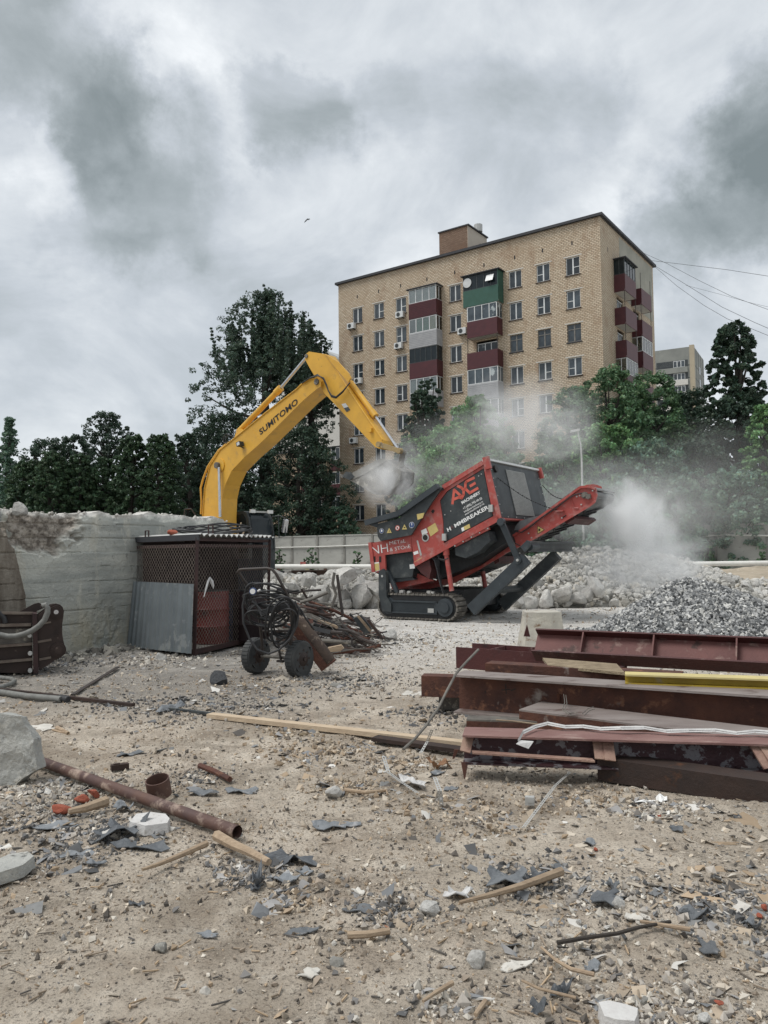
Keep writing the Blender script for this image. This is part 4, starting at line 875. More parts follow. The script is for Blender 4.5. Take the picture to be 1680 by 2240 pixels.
# arm cylinder on top of the boom
a = EP.at(*C8(350, 708), .3); b = EP.at(*C8(672, 375), .3); c_ = EP.at(*C8(862, 148), .3); d_ = (b-a).normalized()
cyl = MB().tube([a, b-d_*.25], .088, 16).tube([b-d_*.25, b], .108, 16).build('arm_cylinder', YEL, eb, smooth=True)
MB().tube([b, c_], .047, 12).build('rod', STEEL, cyl, smooth=True)
MB().prism(EP.poly([C8(320, 752), C8(338, 690), C8(365, 682), C8(385, 705), C8(420, 690), C8(400, 715)], .16), EP.n*.28).build('bracket', YEL, boom)
# bucket cylinder and linkage
a = EP.at(*C8(1200, 335), .3); b = EP.at(*C8(1388, 592), .3); c_ = EP.at(*C8(1555, 835), .3); d_ = (b-a).normalized()
cyl = MB().tube([a, b-d_*.2], .080, 16).tube([b-d_*.2, b], .098, 16).build('bucket_cylinder', YEL, eb, smooth=True)
MB().tube([b, c_], .042, 12).build('rod', STEEL, cyl, smooth=True)
def link(a, b, w_, off, th, mat, nm, par=eb, end=None):
    m = MB(); pa, pb_ = EP.at(*a, off), EP.at(*b, off); m.bar(pa, pb_, w_, th, EP.n)
    for p in (pa, pb_): m.tube([p-EP.n*.02, p+EP.n*(th+.02)], w_*.62, 14)
    return m.build(nm, mat, par, smooth=True)
GOLD = M('worn_yellow_link', (.40, .29, .13), (.30, .22, .11), 5, .5, c3=(.18, .15, .11), s3=8, t3=.55)
link(C8(1408, 802), C8(1562, 850), .12, -.02, .08, GOLD, 'bucket_link'); link(C8(1408, 802), C8(1562, 850), .12, .54, .08, GOLD, 'bucket_link')
DSTEEL = M('dusty_steel', (.24, .225, .195), (.13, .12, .105), 4, .75, c3=(.42, .40, .35), s3=7, t3=.56, bump=.2)
link(C8(1585, 862), C8(1568, 960), .10, .10, .10, DSTEEL, 'bucket_link'); link(C8(1585, 862), C8(1568, 960), .10, .42, .10, DSTEEL, 'bucket_link')
# bucket
bk = empty('bucket', (0, 0, 0)); bk.parent = eb; bk.location = (0, 0, 0)
shell = [CC(*p) for p in ((180, 838), (330, 770), (540, 655), (560, 570), (640, 590), (730, 660), (808, 720), (800, 850), (740, 920), (620, 985), (480, 1000), (300, 905), (110, 790))]
side = [CC(*p) for p in ((110, 790), (200, 835), (330, 905), (480, 1000), (620, 990), (740, 920), (800, 850), (812, 725), (740, 670), (640, 592), (560, 570), (400, 650), (235, 735))]
m = MB(); m.prism(EP.poly(side, -.12), EP.n*.05); m.prism(EP.poly(side, .50), EP.n*.05)
bot = [CC(*p) for p in ((110, 790), (330, 905), (480, 1000), (620, 990), (740, 920), (800, 850), (812, 725), (740, 670), (640, 592), (560, 570))]
P_ = EP.poly(bot, -.07)
for k in range(len(P_)-1):
    a, b = P_[k], P_[k+1]; nn = (b-a).cross(EP.n).normalized()*.04; m.prism([a, b, b+nn, a+nn], EP.n*.57)
bs = m.build('bucket_shell', DSTEEL, eb)
bpy.data.objects.remove(bk)
m = MB()
for k in range(5):
    p = EP.at(*CC(112, 792), -.12+k*.14); q_ = EP.at(*CC(70, 768), -.12+k*.14); m.bar(p, q_, .06, .06, EP.n)
m.build('bucket_teeth', GRIME, bs)
m = MB()
for f_ in ((118, 770), (205, 740), (250, 775), (190, 825), (110, 790)):
    pass
m.prism(EP.poly([CC(*p) for p in ((105, 775), (150, 728), (200, 735), (250, 790), (195, 832), (110, 795))], -.155), EP.n*.03); m.build('side_cutter', BLACKP, bs)
MB().prism(EP.poly([CC(*p) for p in ((235, 735), (400, 650), (560, 570), (640, 592), (540, 660), (400, 740), (250, 815), (200, 800))], -.145), EP.n*.02).build('wear_plate', CONCD, bs)
# hoses
for k, off in enumerate((-.05, .0, .06)):
    P_ = [C8(*p) for p in ((830, 340), (890, 300), (950, 283-k*5), (995, 300+k*6), (1015, 345+k*6), (1030, 395), (1055, 432+k*6), (1090, 442+k*5), (1140, 400+k*4), (1170, 365), (1195, 335))]
    MB().tube(EP.poly(P_, off-.04), .018, 6).build('hydraulic_hose', RUBBER, eb, smooth=True)
P_ = [C8(*p) for p in ((68, 1330), (72, 1230), (66, 1130), (85, 1060), (120, 970), (200, 850), (270, 790))]
MB().tube(EP.poly(P_, .2), .035, 8).build('hydraulic_pipe', YEL, eb, smooth=True)
P_ = [C8(*p) for p in ((300, 740), (260, 722), (236, 750), (240, 790), (275, 790))]
MB().tube(EP.poly(P_, .1), .016, 6).tube(EP.poly([(x+5, y+2) for x, y in P_], .16), .016, 6).build('hydraulic_hose', RUBBER, eb, smooth=True)
# work lamp
c = EP.at(*C8(363, 800), -.12); lm = MB().obox(c, EP.u*.075+V(0, 0, .02), EP.n*.09, V(-.012, 0, .06)).build('work_lamp', BLACKP, eb)
MB().obox(c+EP.u*.02-EP.n*.094, EP.u*.06+V(0, 0, .016), EP.n*.004, V(-.01, 0, .045)).build('lens', PVC, lm)
MB().bar(EP.at(*C8(370, 822), -.1), EP.at(*C8(392, 832), 0), .03, .03, EP.n).build('bracket', BLACKP, lm)
# decal on arm
a = [C8(*p) for p in ((1130, 498), (1160, 490), (1196, 540), (1168, 558))]; MB().prism(EP.poly(a, A0-.006), EP.n*.005).build('decal', PVC, armo)
a = [C8(*p) for p in ((1148, 528), (1180, 518), (1196, 540), (1168, 558))]; MB().prism(EP.poly(a, A0-.010), EP.n*.004).build('decal', BLACKP, armo)
m = MB()
for x, y in ((1350, 695),): m.obox(EP.at(*C8(x, y), A0-.04), EP.u*.05, EP.n*.04, V(0, 0, .05))
m.build('grease_block', YEL, armo)
# cab, beyond the boom
cbp = Pl(EP.P+EP.n*.80, EA)
K2 = lambda x, y: (500+x/13.82, 1100+y/13.82)
cab = [K2(*p) for p in ((150, 330), (210, 285), (440, 240), (900, 300), (960, 380), (1060, 800), (1100, 1400), (1100, 2100), (150, 2100))]
def cabplane(px, py, off=0): return cbp.at(px, py, off)
prof = [K2(*p) for p in ((140, 335), (220, 280), (440, 245), (510, 275), (590, 480), (650, 900), (690, 1400), (690, 2200), (140, 2200))]
cabo = MB().prism([cabplane(*p) for p in prof], cbp.n*1.0).build('cab', BLACKP, eb)
g = [K2(*p) for p in ((190, 390), (430, 330), (500, 450), (560, 800), (590, 1250), (590, 1500), (190, 1500))]
MB().prism([cabplane(*p, -.012) for p in g], cbp.n*.01).build('side_window', GLASS, cabo)
# windscreen frame on the front face of the cab
E0 = [cabplane(*K2(*p)) for p in ((515, 290), (590, 480), (650, 900), (690, 1400))]
m = MB(); dd_ = EP.u*.012
for k in range(3):
    a, b = E0[k]+cbp.n*.09, E0[k+1]+cbp.n*.09; m.prism([a+dd_, b+dd_, b+dd_+cbp.n*.82, a+dd_+cbp.n*.82], EP.u*.006)
m.build('windscreen', GLASS, cabo)
m = MB()
for off in (.02, .96): m.tube([p+cbp.n*off+EP.u*.02 for p in E0], .035, 6)
m.build('pillar', BLACKP, cabo)
m = MB(); a = E0[0]+V(0, 0, .02); m.obox(a+cbp.n*.5+EP.u*.05+V(0, 0, .01), EP.u*.07, cbp.n*.30, V(0, 0, .028)); m.build('light_bar', POLEM, cabo)
for off in (.15, .9):
    MB().obox(a+cbp.n*off+EP.u*.16+V(0, 0, .02), EP.u*.03, cbp.n*.1, V(0, 0, .055)).build('work_light', WHITEP, cabo)
m = MB(); c = cabplane(*K2(160, 215), .2); m.tube([c, c+V(0, 0, .07)], [.075, .06], 14); m.build('beacon', REDL, cabo, smooth=True)
m = MB(); c = E0[1]+cbp.n*1.02; m.tube([c+V(0, 0, .1), c+EP.u*.25+cbp.n*.1+V(0, 0, .12), c+EP.u*.45+cbp.n*.15+V(0, 0, .05), c+EP.u*.47+cbp.n*.15+V(0, 0, -.55), c+EP.u*.22+cbp.n*.1+V(0, 0, -.6), c+EP.u*.18+cbp.n*.1+V(0, 0, .1)], .018, 6); mi = m.build('mirror_bracket', BLACKP, eb, smooth=True)
MB().obox(c+EP.u*.44+cbp.n*.16+V(0, 0, -.22), EP.u*.035+V(0, 0, -.02), cbp.n*.09, V(.03, 0, .2)).build('mirror', STEEL, mi)
# house, counterweight, undercarriage behind the wall
hb = Pl(EP.P, EA); b0 = EP.at(470, 1160); b0.z = 0
def blk(u0, u1, n0, n1, z0, z1, nm, mat, par=eb): return MB().prism([b0+EP.u*u0+EP.n*n0+V(0, 0, z0), b0+EP.u*u1+EP.n*n0+V(0, 0, z0), b0+EP.u*u1+EP.n*n1+V(0, 0, z0), b0+EP.u*u0+EP.n*n1+V(0, 0, z0)], (0, 0, z1-z0)).build(nm, mat, par)
blk(-3.2, .35, -.9, .0-.02, 1.05, 2.1, 'engine_house', YEL); blk(-3.2, -1.0, .0, 1.9, 1.05, 2.15, 'engine_house', YEL); blk(-3.7, -3.22, -.9, 1.9, 1.0, 2.2, 'counterweight', BLACKP); blk(-1.0, -.15, .62, .78, 1.05, 1.9, 'boom_mount', YEL)
blk(-3.0, 1.2, -.8, 1.85, .92, 1.03, 'turntable', BLACKP)
for n0 in (-.95, 1.35):
    tr = blk(-3.1, 1.7, n0, n0+.55, .06, .9, 'track', DARKM)
    m = MB()
    for k in range(24): u = -3.1+k*.2; m.obox(b0+EP.u*u+EP.n*(n0+.275)+V(0, 0, .03), EP.u*.08, EP.n*.29, V(0, 0, .03)); m.obox(b0+EP.u*u+EP.n*(n0+.275)+V(0, 0, .93), EP.u*.08, EP.n*.29, V(0, 0, .02))
    m.build('track_shoes', GRIME, tr)
blk(-2, .6, -.3, 1.3, .3, .9, 'carbody', DARKM)
m = MB(); P_ = [D(403, 1128, 25.5), D(404, 1114, 25.5), D(418, 1113, 25.5), D(428, 1127, 25.5)]; m.tube([P_[0]-V(0, 0, 1), *P_, P_[3]-V(0, 0, 1)], .025, 6); m.build('handrail', CARTM, eb, smooth=True)
# ================================================================== CRUSHER
CA = R(33.7); CPl = Pl((0, 19.04, 0), CA); cu, cn = CPl.u, CPl.n; W_ = 3.0
c0 = CPl.at(900, 1352); cr = empty('mobile_crusher', (c0.x, c0.y, 0), 'red and black tracked crusher tilted up with its conveyor pointing right', 'crusher')
at = CPl.at; K5 = lambda x, y: (780+x/5.53, 1000+y/5.53); K6 = lambda x, y: (1020+x/4.608, 980+y/4.608); K7 = lambda x, y: (800+x/4.608, 1180+y/4.608); K3 = lambda x, y: (740+x/2.5136, 960+y/2.5136)
K9 = lambda x, y: (960+x/11.85, 1020+y/11.85)
def pr(L, off, th, nm, mat, par=cr, smooth=False): return MB().prism(CPl.poly(L, off), cn*th).build(nm, mat, par, smooth=smooth)
# engine box: outline, as a frame of thick red members round a dark panel
outl = [(1061, 1008), (968, 1066), (940, 1108), (899, 1170), (906, 1236), (1092, 1135)]
inn = [(1058, 1024), (978, 1074), (962, 1095), (969, 1140), (971, 1188), (1079, 1129)]
core = MB().prism(CPl.poly(outl, .05), cn*(W_-.1)).build('engine_housing', BLACKP, cr)
body = None
for off in (W_-.05, 0):
    m = MB()
    ring = [(outl[0], inn[0], inn[1], outl[1]), (outl[1], inn[1], inn[2], outl[2]), (outl[5], inn[5], inn[0], outl[0])]
    for q4 in ring: m.prism(CPl.poly(q4, off), cn*.05)
    m.prism(CPl.poly([(940, 1108), (962, 1095), (969, 1140), (971, 1188), (1079, 1129), (1092, 1135), (906, 1236), (899, 1170)], off), cn*.05)
    body = m.build('side_frame', RED, cr)
m = MB()
for a, b in (((1062, 1008), (968, 1066)), ((1063, 1009), (1092, 1134)), ((906, 1235), (1091, 1134))): m.bar(at(*a, -.035), at(*b, -.035), .10, .033, cn)
m.build('frame_rail', RED, body)
door = pr([(1057, 1026), (979, 1075.5), (963.5, 1096), (970, 1140), (972.5, 1186), (1077.5, 1128)], .012, .03, 'access_door', BLACKP)
m = MB()
for x, y in ((1053, 1037), (1047, 1041), (986, 1118), (973, 1126)): m.tube([at(x, y, .0), at(x, y, .012)], .016, 8)
for x, y in ((972, 1175), (1074, 1112)): m.obox(at(x, y, -.03), cu*.05, cn*.03, V(0, 0, .08))
m.build('door_fasteners', POLEM, door)
# A X E strokes
def stroke(L, w_=.062, mat=REDL, off=.006, fn_=K9):
    m = MB(); P_ = [at(*fn_(*p), off) for p in L]
    for k in range(len(P_)-1):
        a, b = P_[k], P_[k+1]; d = (b-a).normalized()*(w_*.3); m.bar(a-(d if k else d*0), b+(d if k < len(P_)-2 else d*0), w_, .004+k*.0006, cn)
    return m
m = stroke([(350, 985), (395, 610), (560, 760), (590, 815)]).add(stroke([(390, 855), (520, 800), (590, 820), (640, 730), (640, 620), (590, 560), (470, 500)], off=.0035)).add(stroke([(925, 290), (720, 390), (690, 440), (680, 580), (800, 690), (1020, 560)], off=.0035)).add(stroke([(800, 520), (950, 430)]))
m.build('logo_strokes', REDL, door)
def tx(body_, a, b, h, mat=WHITEP, par=door, fn_=K9, bold=.0, off=.008, nm='lettering'): return text_on(nm, body_, at(*fn_(*a), off), at(*fn_(*b), off), h, cn, mat, par, bold=bold)
tx('MACHINERY', (607, 985), (1085, 705), .068, bold=.03)
tx('+7 (495) 795-49-55', (640, 1125), (1130, 850), .052, bold=.015)
tx('info@axe-machinery.ru', (660, 1205), (1150, 930), .045, bold=.01)
tx('axe-machinery.ru', (685, 1275), (1180, 985), .045, bold=.01)
tx('H', (235, 1695), (325, 1650), .085, bold=.03); tx('A', (330, 1640), (400, 1600), .085, FADED, bold=.03); tx('MMBREAKER', (425, 1590), (1305, 1090), .085, bold=.03)
pr([K9(*p) for p in ((580, 1600), (790, 1490), (815, 1590), (605, 1690))], .004, .006, 'yellow_label', YEL2, door)
pr([K9(*p) for p in ((575, 1603), (640, 1570), (665, 1660), (603, 1692))], .0015, .0025, 'white_label', WHITEP, door)
tx2 = lambda s, a, b, h, **k: tx(s, a, b, h, par=hop, fn_=K5, off=-.005, **k)
# left hopper box (red) with dark recess
for off in (W_-.05, 0):
    m = MB(); m.prism(CPl.poly([(807, 1189), (899, 1171), (901, 1206), (842, 1214)], off), cn*.05)
    m.prism(CPl.poly([(807, 1189), (842, 1214), (844, 1256), (815, 1250)], off), cn*.05)
    hop = m.build('hopper_frame', RED, cr)
MB().prism(CPl.poly([(809, 1192), (899, 1173), (906, 1236), (902, 1262), (846, 1266), (817, 1250)], .14), cn*(W_-.3)).build('hopper_box', BLACKP, cr)
m = MB(); m.prism(CPl.poly([(805, 1187), (812, 1186), (820, 1251), (813, 1252)], -.03), cn*(W_+.06)); m.build('end_plate', RED, cr)
tx2('NH', (188, 1180), (385, 1146), .215, bold=-.012); tx2('METaL', (402, 1062), (597, 1030), .085, bold=-.01); tx2('& STOnE', (405, 1140), (655, 1098), .085, bold=-.01)
m = MB()
for x in (215, 285): m.obox(at(*K5(x, 1235), -.004), cu*.03, cn*.004, V(0, 0, .07))
m.build('slots', BLACKL, hop)
pr([K5(*p) for p in ((188, 1280), (270, 1268), (280, 1370), (198, 1395))], -.006, .005, 'white_label', WHITEP, hop); pr([K5(*p) for p in ((215, 1290), (268, 1282), (276, 1365), (222, 1378))], -.010, .003, 'yellow_label', YEL2, hop)
pr([K5(*p) for p in ((640, 1300), (700, 1290), (705, 1345), (645, 1352))], .13, .005, 'white_label', WHITEP, hop)
for L, mt, nm in ((((855, 855), (950, 795), (990, 890), (895, 960)), YEL2, 'yellow_label'), (((778, 890), (840, 860), (860, 915), (795, 948)), WHITEP, 'white_label'), (((695, 1268), (785, 1215), (795, 1250), (708, 1300)), YEL2, 'yellow_label'), (((685, 1150), (740, 1130), (750, 1165), (695, 1185)), WHITEP, 'white_label'), (((725, 1010), (742, 1005), (790, 1185), (770, 1195)), POLEM, 'scale_strip'), (((900, 655), (925, 630), (945, 650), (922, 685)), BLACKL, 'socket')):
    pr([K5(*p) for p in L], -.006, .005, nm, mt, body)
pr([K5(*p) for p in ((728, 1003), (870, 945), (930, 1120), (785, 1195))], -.003, .002, 'hatch', RED, body)
m = MB(); c = at(*K5(835, 973)); m.tube([c-cn*.02, c], .065, 20); m.build('porthole', BLACKL, body)
m = MB(); c = at(*K5(835, 973)); m.tube([c-cn*.015+cu*.0, c], .095, 20); m.build('porthole_ring', POLEM, body)
# hopper wings (black) flaring up
wing_ = [K5(*p) for p in ((243, 810), (500, 745), (560, 700), (970, 395), (1035, 370), (900, 560), (660, 940), (290, 1015), (255, 960))]
wg = None
for off in (-.12, W_+.04):
    o = pr(wing_, off, .05, 'hopper_wing', BLACKP)
    lip = CPl.poly([K5(*p) for p in ((95, 795), (500, 680), (560, 640), (972, 350))], off-.08); m = MB()
    for k in range(3): m.bar(lip[k], lip[k+1], .13, .14, cn)
    m.build('wing_lip', STRUT, o)
    m = MB(); pp = CPl.poly([K5(*p) for p in ((100, 800), (245, 790), (260, 830), (240, 850))], off); m.prism(pp, cn*.05); m.build('wing_corner', STRUT, o)
    if wg is None: wg = o
for q4 in (((243, 810), (255, 960), (290, 1015)),):
    m = MB(); P_ = CPl.poly([K5(*p) for p in q4], -.07); 
    m.prism([P_[0], P_[1], P_[2]], cn*(W_+.1)); m.build('wing_end', BLACKP, cr)
m = MB(); P_ = CPl.poly([K5(*p) for p in ((970, 350), (1038, 372), (1030, 400), (975, 400))], -.1); m.prism(P_, cn*(W_+.2)); m.build('wing_crossbar', STRUT, cr)
def disc(x, y, r_, mat, nm, off=-.127, par=None, fn_=K5, n=20): c = at(*fn_(x, y), off); return MB().tube([c-cn*.003, c], r_, n).build(nm, mat, par or wg)
def tri(x, y, s_, off=-.127, par=None, fn_=K5, mat=YEL2): c = at(*fn_(x, y), off); return MB().prism([c+V(0, 0, s_*.62), c+cu*s_*.6-V(0, 0, s_*.4), c-cu*s_*.6-V(0, 0, s_*.4)], -cn*.003).build('warning_triangle', mat, par or wg)
disc(303, 893, .062, WHITEP, 'sign_ring'); a_ = disc(303, 893, .055, BLUEL, 'blue_sign', -.131); MB().obox(at(*K5(303, 890), -.136), cu*.02, cn*.002, V(0, 0, .028)).build('ear_defender_symbol', WHITEP, wg)
tri(395, 893, .12); MB().obox(at(*K5(395, 893), -.132), cu*.006, cn*.002, V(0, 0, .022)).build('exclamation_mark', BLACKL, wg)
disc(495, 857, .062, REDL, 'prohibition_ring'); disc(495, 857, .046, WHITEP, 'sign_face', -.131); MB().obox(at(*K5(493, 857), -.136), cu*.018, cn*.002, V(.0, 0, .026)).build('hand_symbol', BLACKL, wg); MB().bar(at(*K5(475, 838), -.139), at(*K5(515, 878), -.139), .012, .002, cn).build('prohibition_bar', REDL, wg)
tri(580, 850, .12); MB().obox(at(*K5(580, 850), -.132), cu*.02, cn*.002, V(0, 0, .012)).build('hand_hazard_symbol', BLACKL, wg)
disc(668, 822, .075, WHITEP, 'sign_ring'); disc(668, 822, .068, BLUEL, 'blue_sign', -.131); MB().obox(at(*K5(668, 810), -.136), cu*.008, cn*.002, V(0, 0, .03)).obox(at(*K5(669, 850), -.136), cu*.009, cn*.002, V(0, 0, .009)).build('exclamation_mark', WHITEP, wg)
pr([K5(*p) for p in ((727, 690), (820, 672), (800, 735), (738, 760))], -.127, .005, 'yellow_plate', YEL2, wg)
# grille end
E0_, E1_ = at(1062, 1008), at(1092, 1135); ev = (E1_-E0_); out = cn.cross(ev).normalized(); out = out if out.dot(cu) > 0 else -out
def ep(s_, t_, o_=0): return E0_+cn*(s_*W_)+ev*t_+out*o_
MB().prism([ep(.02, .02, .002), ep(.98, .02, .002), ep(.98, .98, .002), ep(.02, .98, .002)], out*.02).build('grille_panel', BLACKP, cr)
gr = MB().prism([ep(.30, .10, .024), ep(.66, .10, .024), ep(.66, .92, .024), ep(.30, .92, .024)], out*.006).build('grille_mesh', M('mesh_backing', (.10, .105, .11), (.05, .055, .06), 3, .6), cr)
m = MB()
for k in range(34): t_ = .11+.8*k/33; m.obox(ep(.48, t_, .036), cn*(.175*W_), ev.normalized()*.008, out*.004)
for k in range(24): s_ = .31+.34*k/23; m.obox(ep(s_, .51, .044), cn*.005, ev*.40, out*.003)
m.build('grille_slats', POLEM, gr)
m = MB(); m.bar(ep(0, -.02, .0), ep(1, -.02, .0), .10, .05, -out)
m2 = MB().prism([ep(-.012, -.035, -.06), ep(1.01, -.035, -.06), ep(1.01, -.035, .06), ep(-.012, -.035, .06)], ev.normalized()*.05); m2.build('top_edge_strip', PVC, cr)
for s_ in (0, 1):
    m = MB(); c = ep(s_, .02, .04)-cn*(.03 if s_ == 0 else -.0); m.obox(c+ev*.03, cn*.045, ev.normalized()*.14, out*.07); m.build('corner_bracket', RED, cr)
m = MB(); c = ep(.11, .13, .02); m.tube([c, c+out*.06], .085, 18); m.build('port', BLACKL, cr)
m = MB()
for t_ in (.15, .3, .45, .6, .75, .9):
    for s_ in (.05, .96): m.tube([ep(s_, t_, .02), ep(s_, t_, .032)], .016, 8)
for s_ in (.15, .3, .45, .6, .75, .9): m.tube([ep(s_, .96, .02), ep(s_, .96, .032)], .016, 8)
m.build('bolts', POLEM, cr)
MB().prism([ep(0, .985, .03), ep(1, .985, .03), ep(1, 1.01, .03), ep(0, 1.01, .03)], -out*.1).build('bottom_edge', RED, cr)
# roof of the engine box
rf_ = (at(968, 1066)-E0_)
MB().prism([E0_+V(0, 0, .004), E0_+cn*W_+V(0, 0, .004), E0_+cn*W_+rf_+V(0, 0, .004), E0_+rf_+V(0, 0, .004)], V(0, 0, .03)).build('roof_sheet', BLACKP, cr)
# belly: dark machinery, fuel tank, frames
pr([(906, 1237), (1092, 1136), (1100, 1160), (1108, 1186), (1030, 1238), (960, 1268), (925, 1262)], .45, W_-.9, 'engine_underside', DARKM)
pr([K3(*p) for p in ((640, 600), (822, 508), (836, 560), (765, 625), (700, 656), (645, 640))], .06, .35, 'belly_tank', BLACKP)
m = MB(); m.bar(at(*K3(640, 588), -.01), at(*K3(830, 490), -.01), .06, .05, cn); m.build('tank_rail', RED, cr)
m = MB()
for k in range(5): m.tube([at(995+18*k, 1194-9.5*k, -.03), at(995+18*k, 1194-9.5*k, -.01)], .018, 8)
m.build('bolts', POLEM, cr)
pr([K7(*p) for p in ((490, 255), (640, 200), (660, 300), (640, 400), (560, 340))], .03, .3, 'lower_corner_plate', OXIDE)
pr([(846, 1256), (902, 1250), (930, 1262), (950, 1270), (873, 1287), (858, 1289)], .35, .1, 'feeder_trough', RED)
pr([(846, 1266), (900, 1260), (908, 1268), (848, 1276)], .2, .3, 'feeder_lip', STRUT)
# hydraulic post and hoses
m = MB(); a, b = at(*K7(812, 150), .05), at(*K7(868, 520), .05); m.tube([a, b], .055, 12); m.tube([a-V(0, 0, .02), a+V(0, 0, .25)], .075, 12); m.build('hydraulic_post', RED, cr, smooth=True)
m = MB(); a, b = at(1056, 1250, 1.8), at(1064, 1290, 1.8); m.tube([a, b+V(0, 0, -.1)], .06, 12); m.build('hydraulic_post', RED, cr, smooth=True)
for k in range(4):
    P_ = [K7(*p) for p in ((660+k*18, 175), (695+k*14, 215), (725+k*5, 330), (750+k*4, 450), (790+k*4, 570))]; MB().tube([at(*p, .02+k*.03) for p in P_], .017, 6).build('hydraulic_hose', RUBBER, cr, smooth=True)
for k in range(3):
    P_ = [K7(*p) for p in ((720+k*8, 150), (740+k*8, 195+k*6), (790, 205+k*8), (830, 190))]; MB().tube([at(*p, .0+k*.03) for p in P_], .014, 6).build('hydraulic_hose', RUBBER, cr, smooth=True)
# conveyor
CO, CW = .95, 1.45
fl = [(860, 1288), (954, 1271), (1035, 1222), (1110, 1178), (1150, 1151), (1269.6, 1063.5), (1287, 1062), (1303, 1067), (1306, 1083), (1302, 1097), (1289, 1108), (1167, 1180), (1110, 1208), (1040, 1250), (995, 1275), (882, 1302), (862, 1303)]
conv = pr(fl, CO, .05, 'conveyor', RED)
MB().prism(CPl.poly([(x+(12 if x > 1260 else 0), y-(3 if x > 1260 and y < 1090 else 0)) for x, y in fl], CO+CW), cn*.05).build('conveyor_flank', RED, conv)
m = MB()
for seg, w_ in (([(1110, 1180), (1150, 1153), (1269, 1065.5), (1287, 1064), (1301, 1069)], .05), ([(1301, 1096), (1289, 1106), (1167, 1178), (1110, 1206), (1040, 1248)], .05), ([(862, 1289), (954, 1272), (1035, 1223)], .05)):
    P_ = CPl.poly(seg, CO-.05)
    for k in range(len(P_)-1): m.bar(P_[k], P_[k+1], w_, .048, cn)
m.build('flange', RED, conv)
m = MB()
P_ = [K6(*p) for p in ((1055, 520), (1090, 605), (1130, 605))]; m.tube([at(*p, CO-.02) for p in P_], .012, 5); m.obox(at(*K6(945, 635), CO-.05), cu*.09, cn*.05, V(0, 0, .012)); m.build('bracket', RED, conv)
# belt: closed loop between the flanks with chevrons underneath
low = [(1299, 1086), (1287, 1095), (1163, 1168), (1107, 1196), (1037, 1239), (992, 1264)]; upr = [(1302, 1072), (1287, 1066), (1269, 1069), (1150, 1157), (1040, 1226), (995, 1254)]
PB = CPl.poly(low, CO+.055); PU = CPl.poly(upr, CO+.055); m = MB()
for k in range(len(PB)-1):
    dn = V(0, 0, -.03); m.prism([PB[k]+dn, PB[k+1]+dn, PB[k+1], PB[k]], cn*(CW-.06))
    m.prism([PU[k], PU[k+1], PU[k+1]-dn, PU[k]-dn], cn*(CW-.06))
c = (PB[0]+PU[0])/2; 
belt = m.build('belt', BELT, conv)
m = MB(); rl = at(1294, 1081, CO+.07); m.tube([rl, rl+cn*(CW-.10)], .085, 20); m.build('head_drum', BELT, belt, smooth=True)
m = MB(); dL = (PB[4]-PB[1]); nn = dL.cross(cn).normalized(); nn = nn if nn.z < 0 else -nn
for k in range(17):
    t_ = k/16; p = PB[1].lerp(PB[5], t_) if False else None
    segL = [PB[1], PB[2], PB[3], PB[4], PB[5]]; Ls = [0]; 
    for a, b in zip(segL, segL[1:]): Ls.append(Ls[-1]+(b-a).length)
    s_ = .12+t_*(Ls[-1]-.5); j = max(i for i in range(4) if Ls[i] <= s_); p = segL[j].lerp(segL[j+1], (s_-Ls[j])/(Ls[j+1]-Ls[j])); dv = (segL[j+1]-segL[j]).normalized()
    a = p+cn*.10; mid = p+cn*(CW/2-.03)+dv*.30; b = p+cn*(CW-.16)
    for u0, u1 in ((a, mid), (mid, b)): m.bar(u0+nn*.035, u1+nn*.035, .045, .03, nn)
m.build('belt_chevrons', RUBBER, belt)
sk = [K6(*p) for p in ((480, 830), (500, 780), (540, 735), (600, 715), (730, 680), (830, 610), (1100, 410), (1150, 395), (1000, 490), (840, 610), (640, 760), (560, 830))]
pr(sk, CO+.02, .04, 'rubber_skirt', M('dusty_rubber', (.09, .10, .105), (.18, .185, .19), 3, .6), conv); pr(sk, CO+CW-.06, .04, 'rubber_skirt', STRUT, conv)
m = MB(); c = at(*K6(1190, 475), CO-.06); m.tube([c, c+cn*.08], .075, 14); m.tube([c-cn*.05, c], .05, 10); m.obox(c+cu*.09-V(0, 0, .03), cu*.05, cn*.04, V(0, 0, .05)); m.build('drum_motor', GRIME, conv, smooth=True)
P_ = [K6(*p) for p in ((1165, 455), (1100, 470), (1040, 500), (900, 610), (760, 700), (640, 800), (560, 850), (450, 835), (400, 790))]; MB().tube([at(*p, CO-.06) for p in P_], .014, 6).build('hydraulic_hose', RUBBER, conv, smooth=True)
m = MB()
for x, y in ((1275, 430), (1230, 510), (1160, 570), (1115, 490), (1145, 480), (965, 705), (630, 860), (540, 1060), (660, 905)): c = at(*K6(x, y), CO-.012); m.tube([c-cn*.02, c], .018, 8)
m.build('bolts', POLEM, conv)
m = MB(); c = at(*K6(990, 690), CO-.004); m.obox(c, cu*.04+V(0, 0, .02), cn*.004, V(0, 0, .012)); m.build('slot', BLACKL, conv)
c = at(*K6(742, 825), CO-.004); m = MB().prism([c-cu*.06+V(0, 0, .10), c+cu*.12, c-cu*.06-V(0, 0, .10)], -cn*.003); m.build('warning_triangle', BLACKL, conv)
m = MB().prism([c-cu*.048+V(0, 0, .082)-cn*.004, c+cu*.098-cn*.004, c-cu*.048-V(0, 0, .082)-cn*.004], -cn*.003); m.build('warning_triangle_face', YEL2, conv); MB().obox(c-cn*.009-cu*.01, cu*.022, cn*.002, V(0, 0, .028)).build('hazard_symbol', BLACKL, conv)
MB().prism(CPl.poly([(1232, 1140), (1252, 1128), (1258, 1134), (1240, 1146)], CO+.05), cn*CW).build('cross_member', OXIDE, conv)
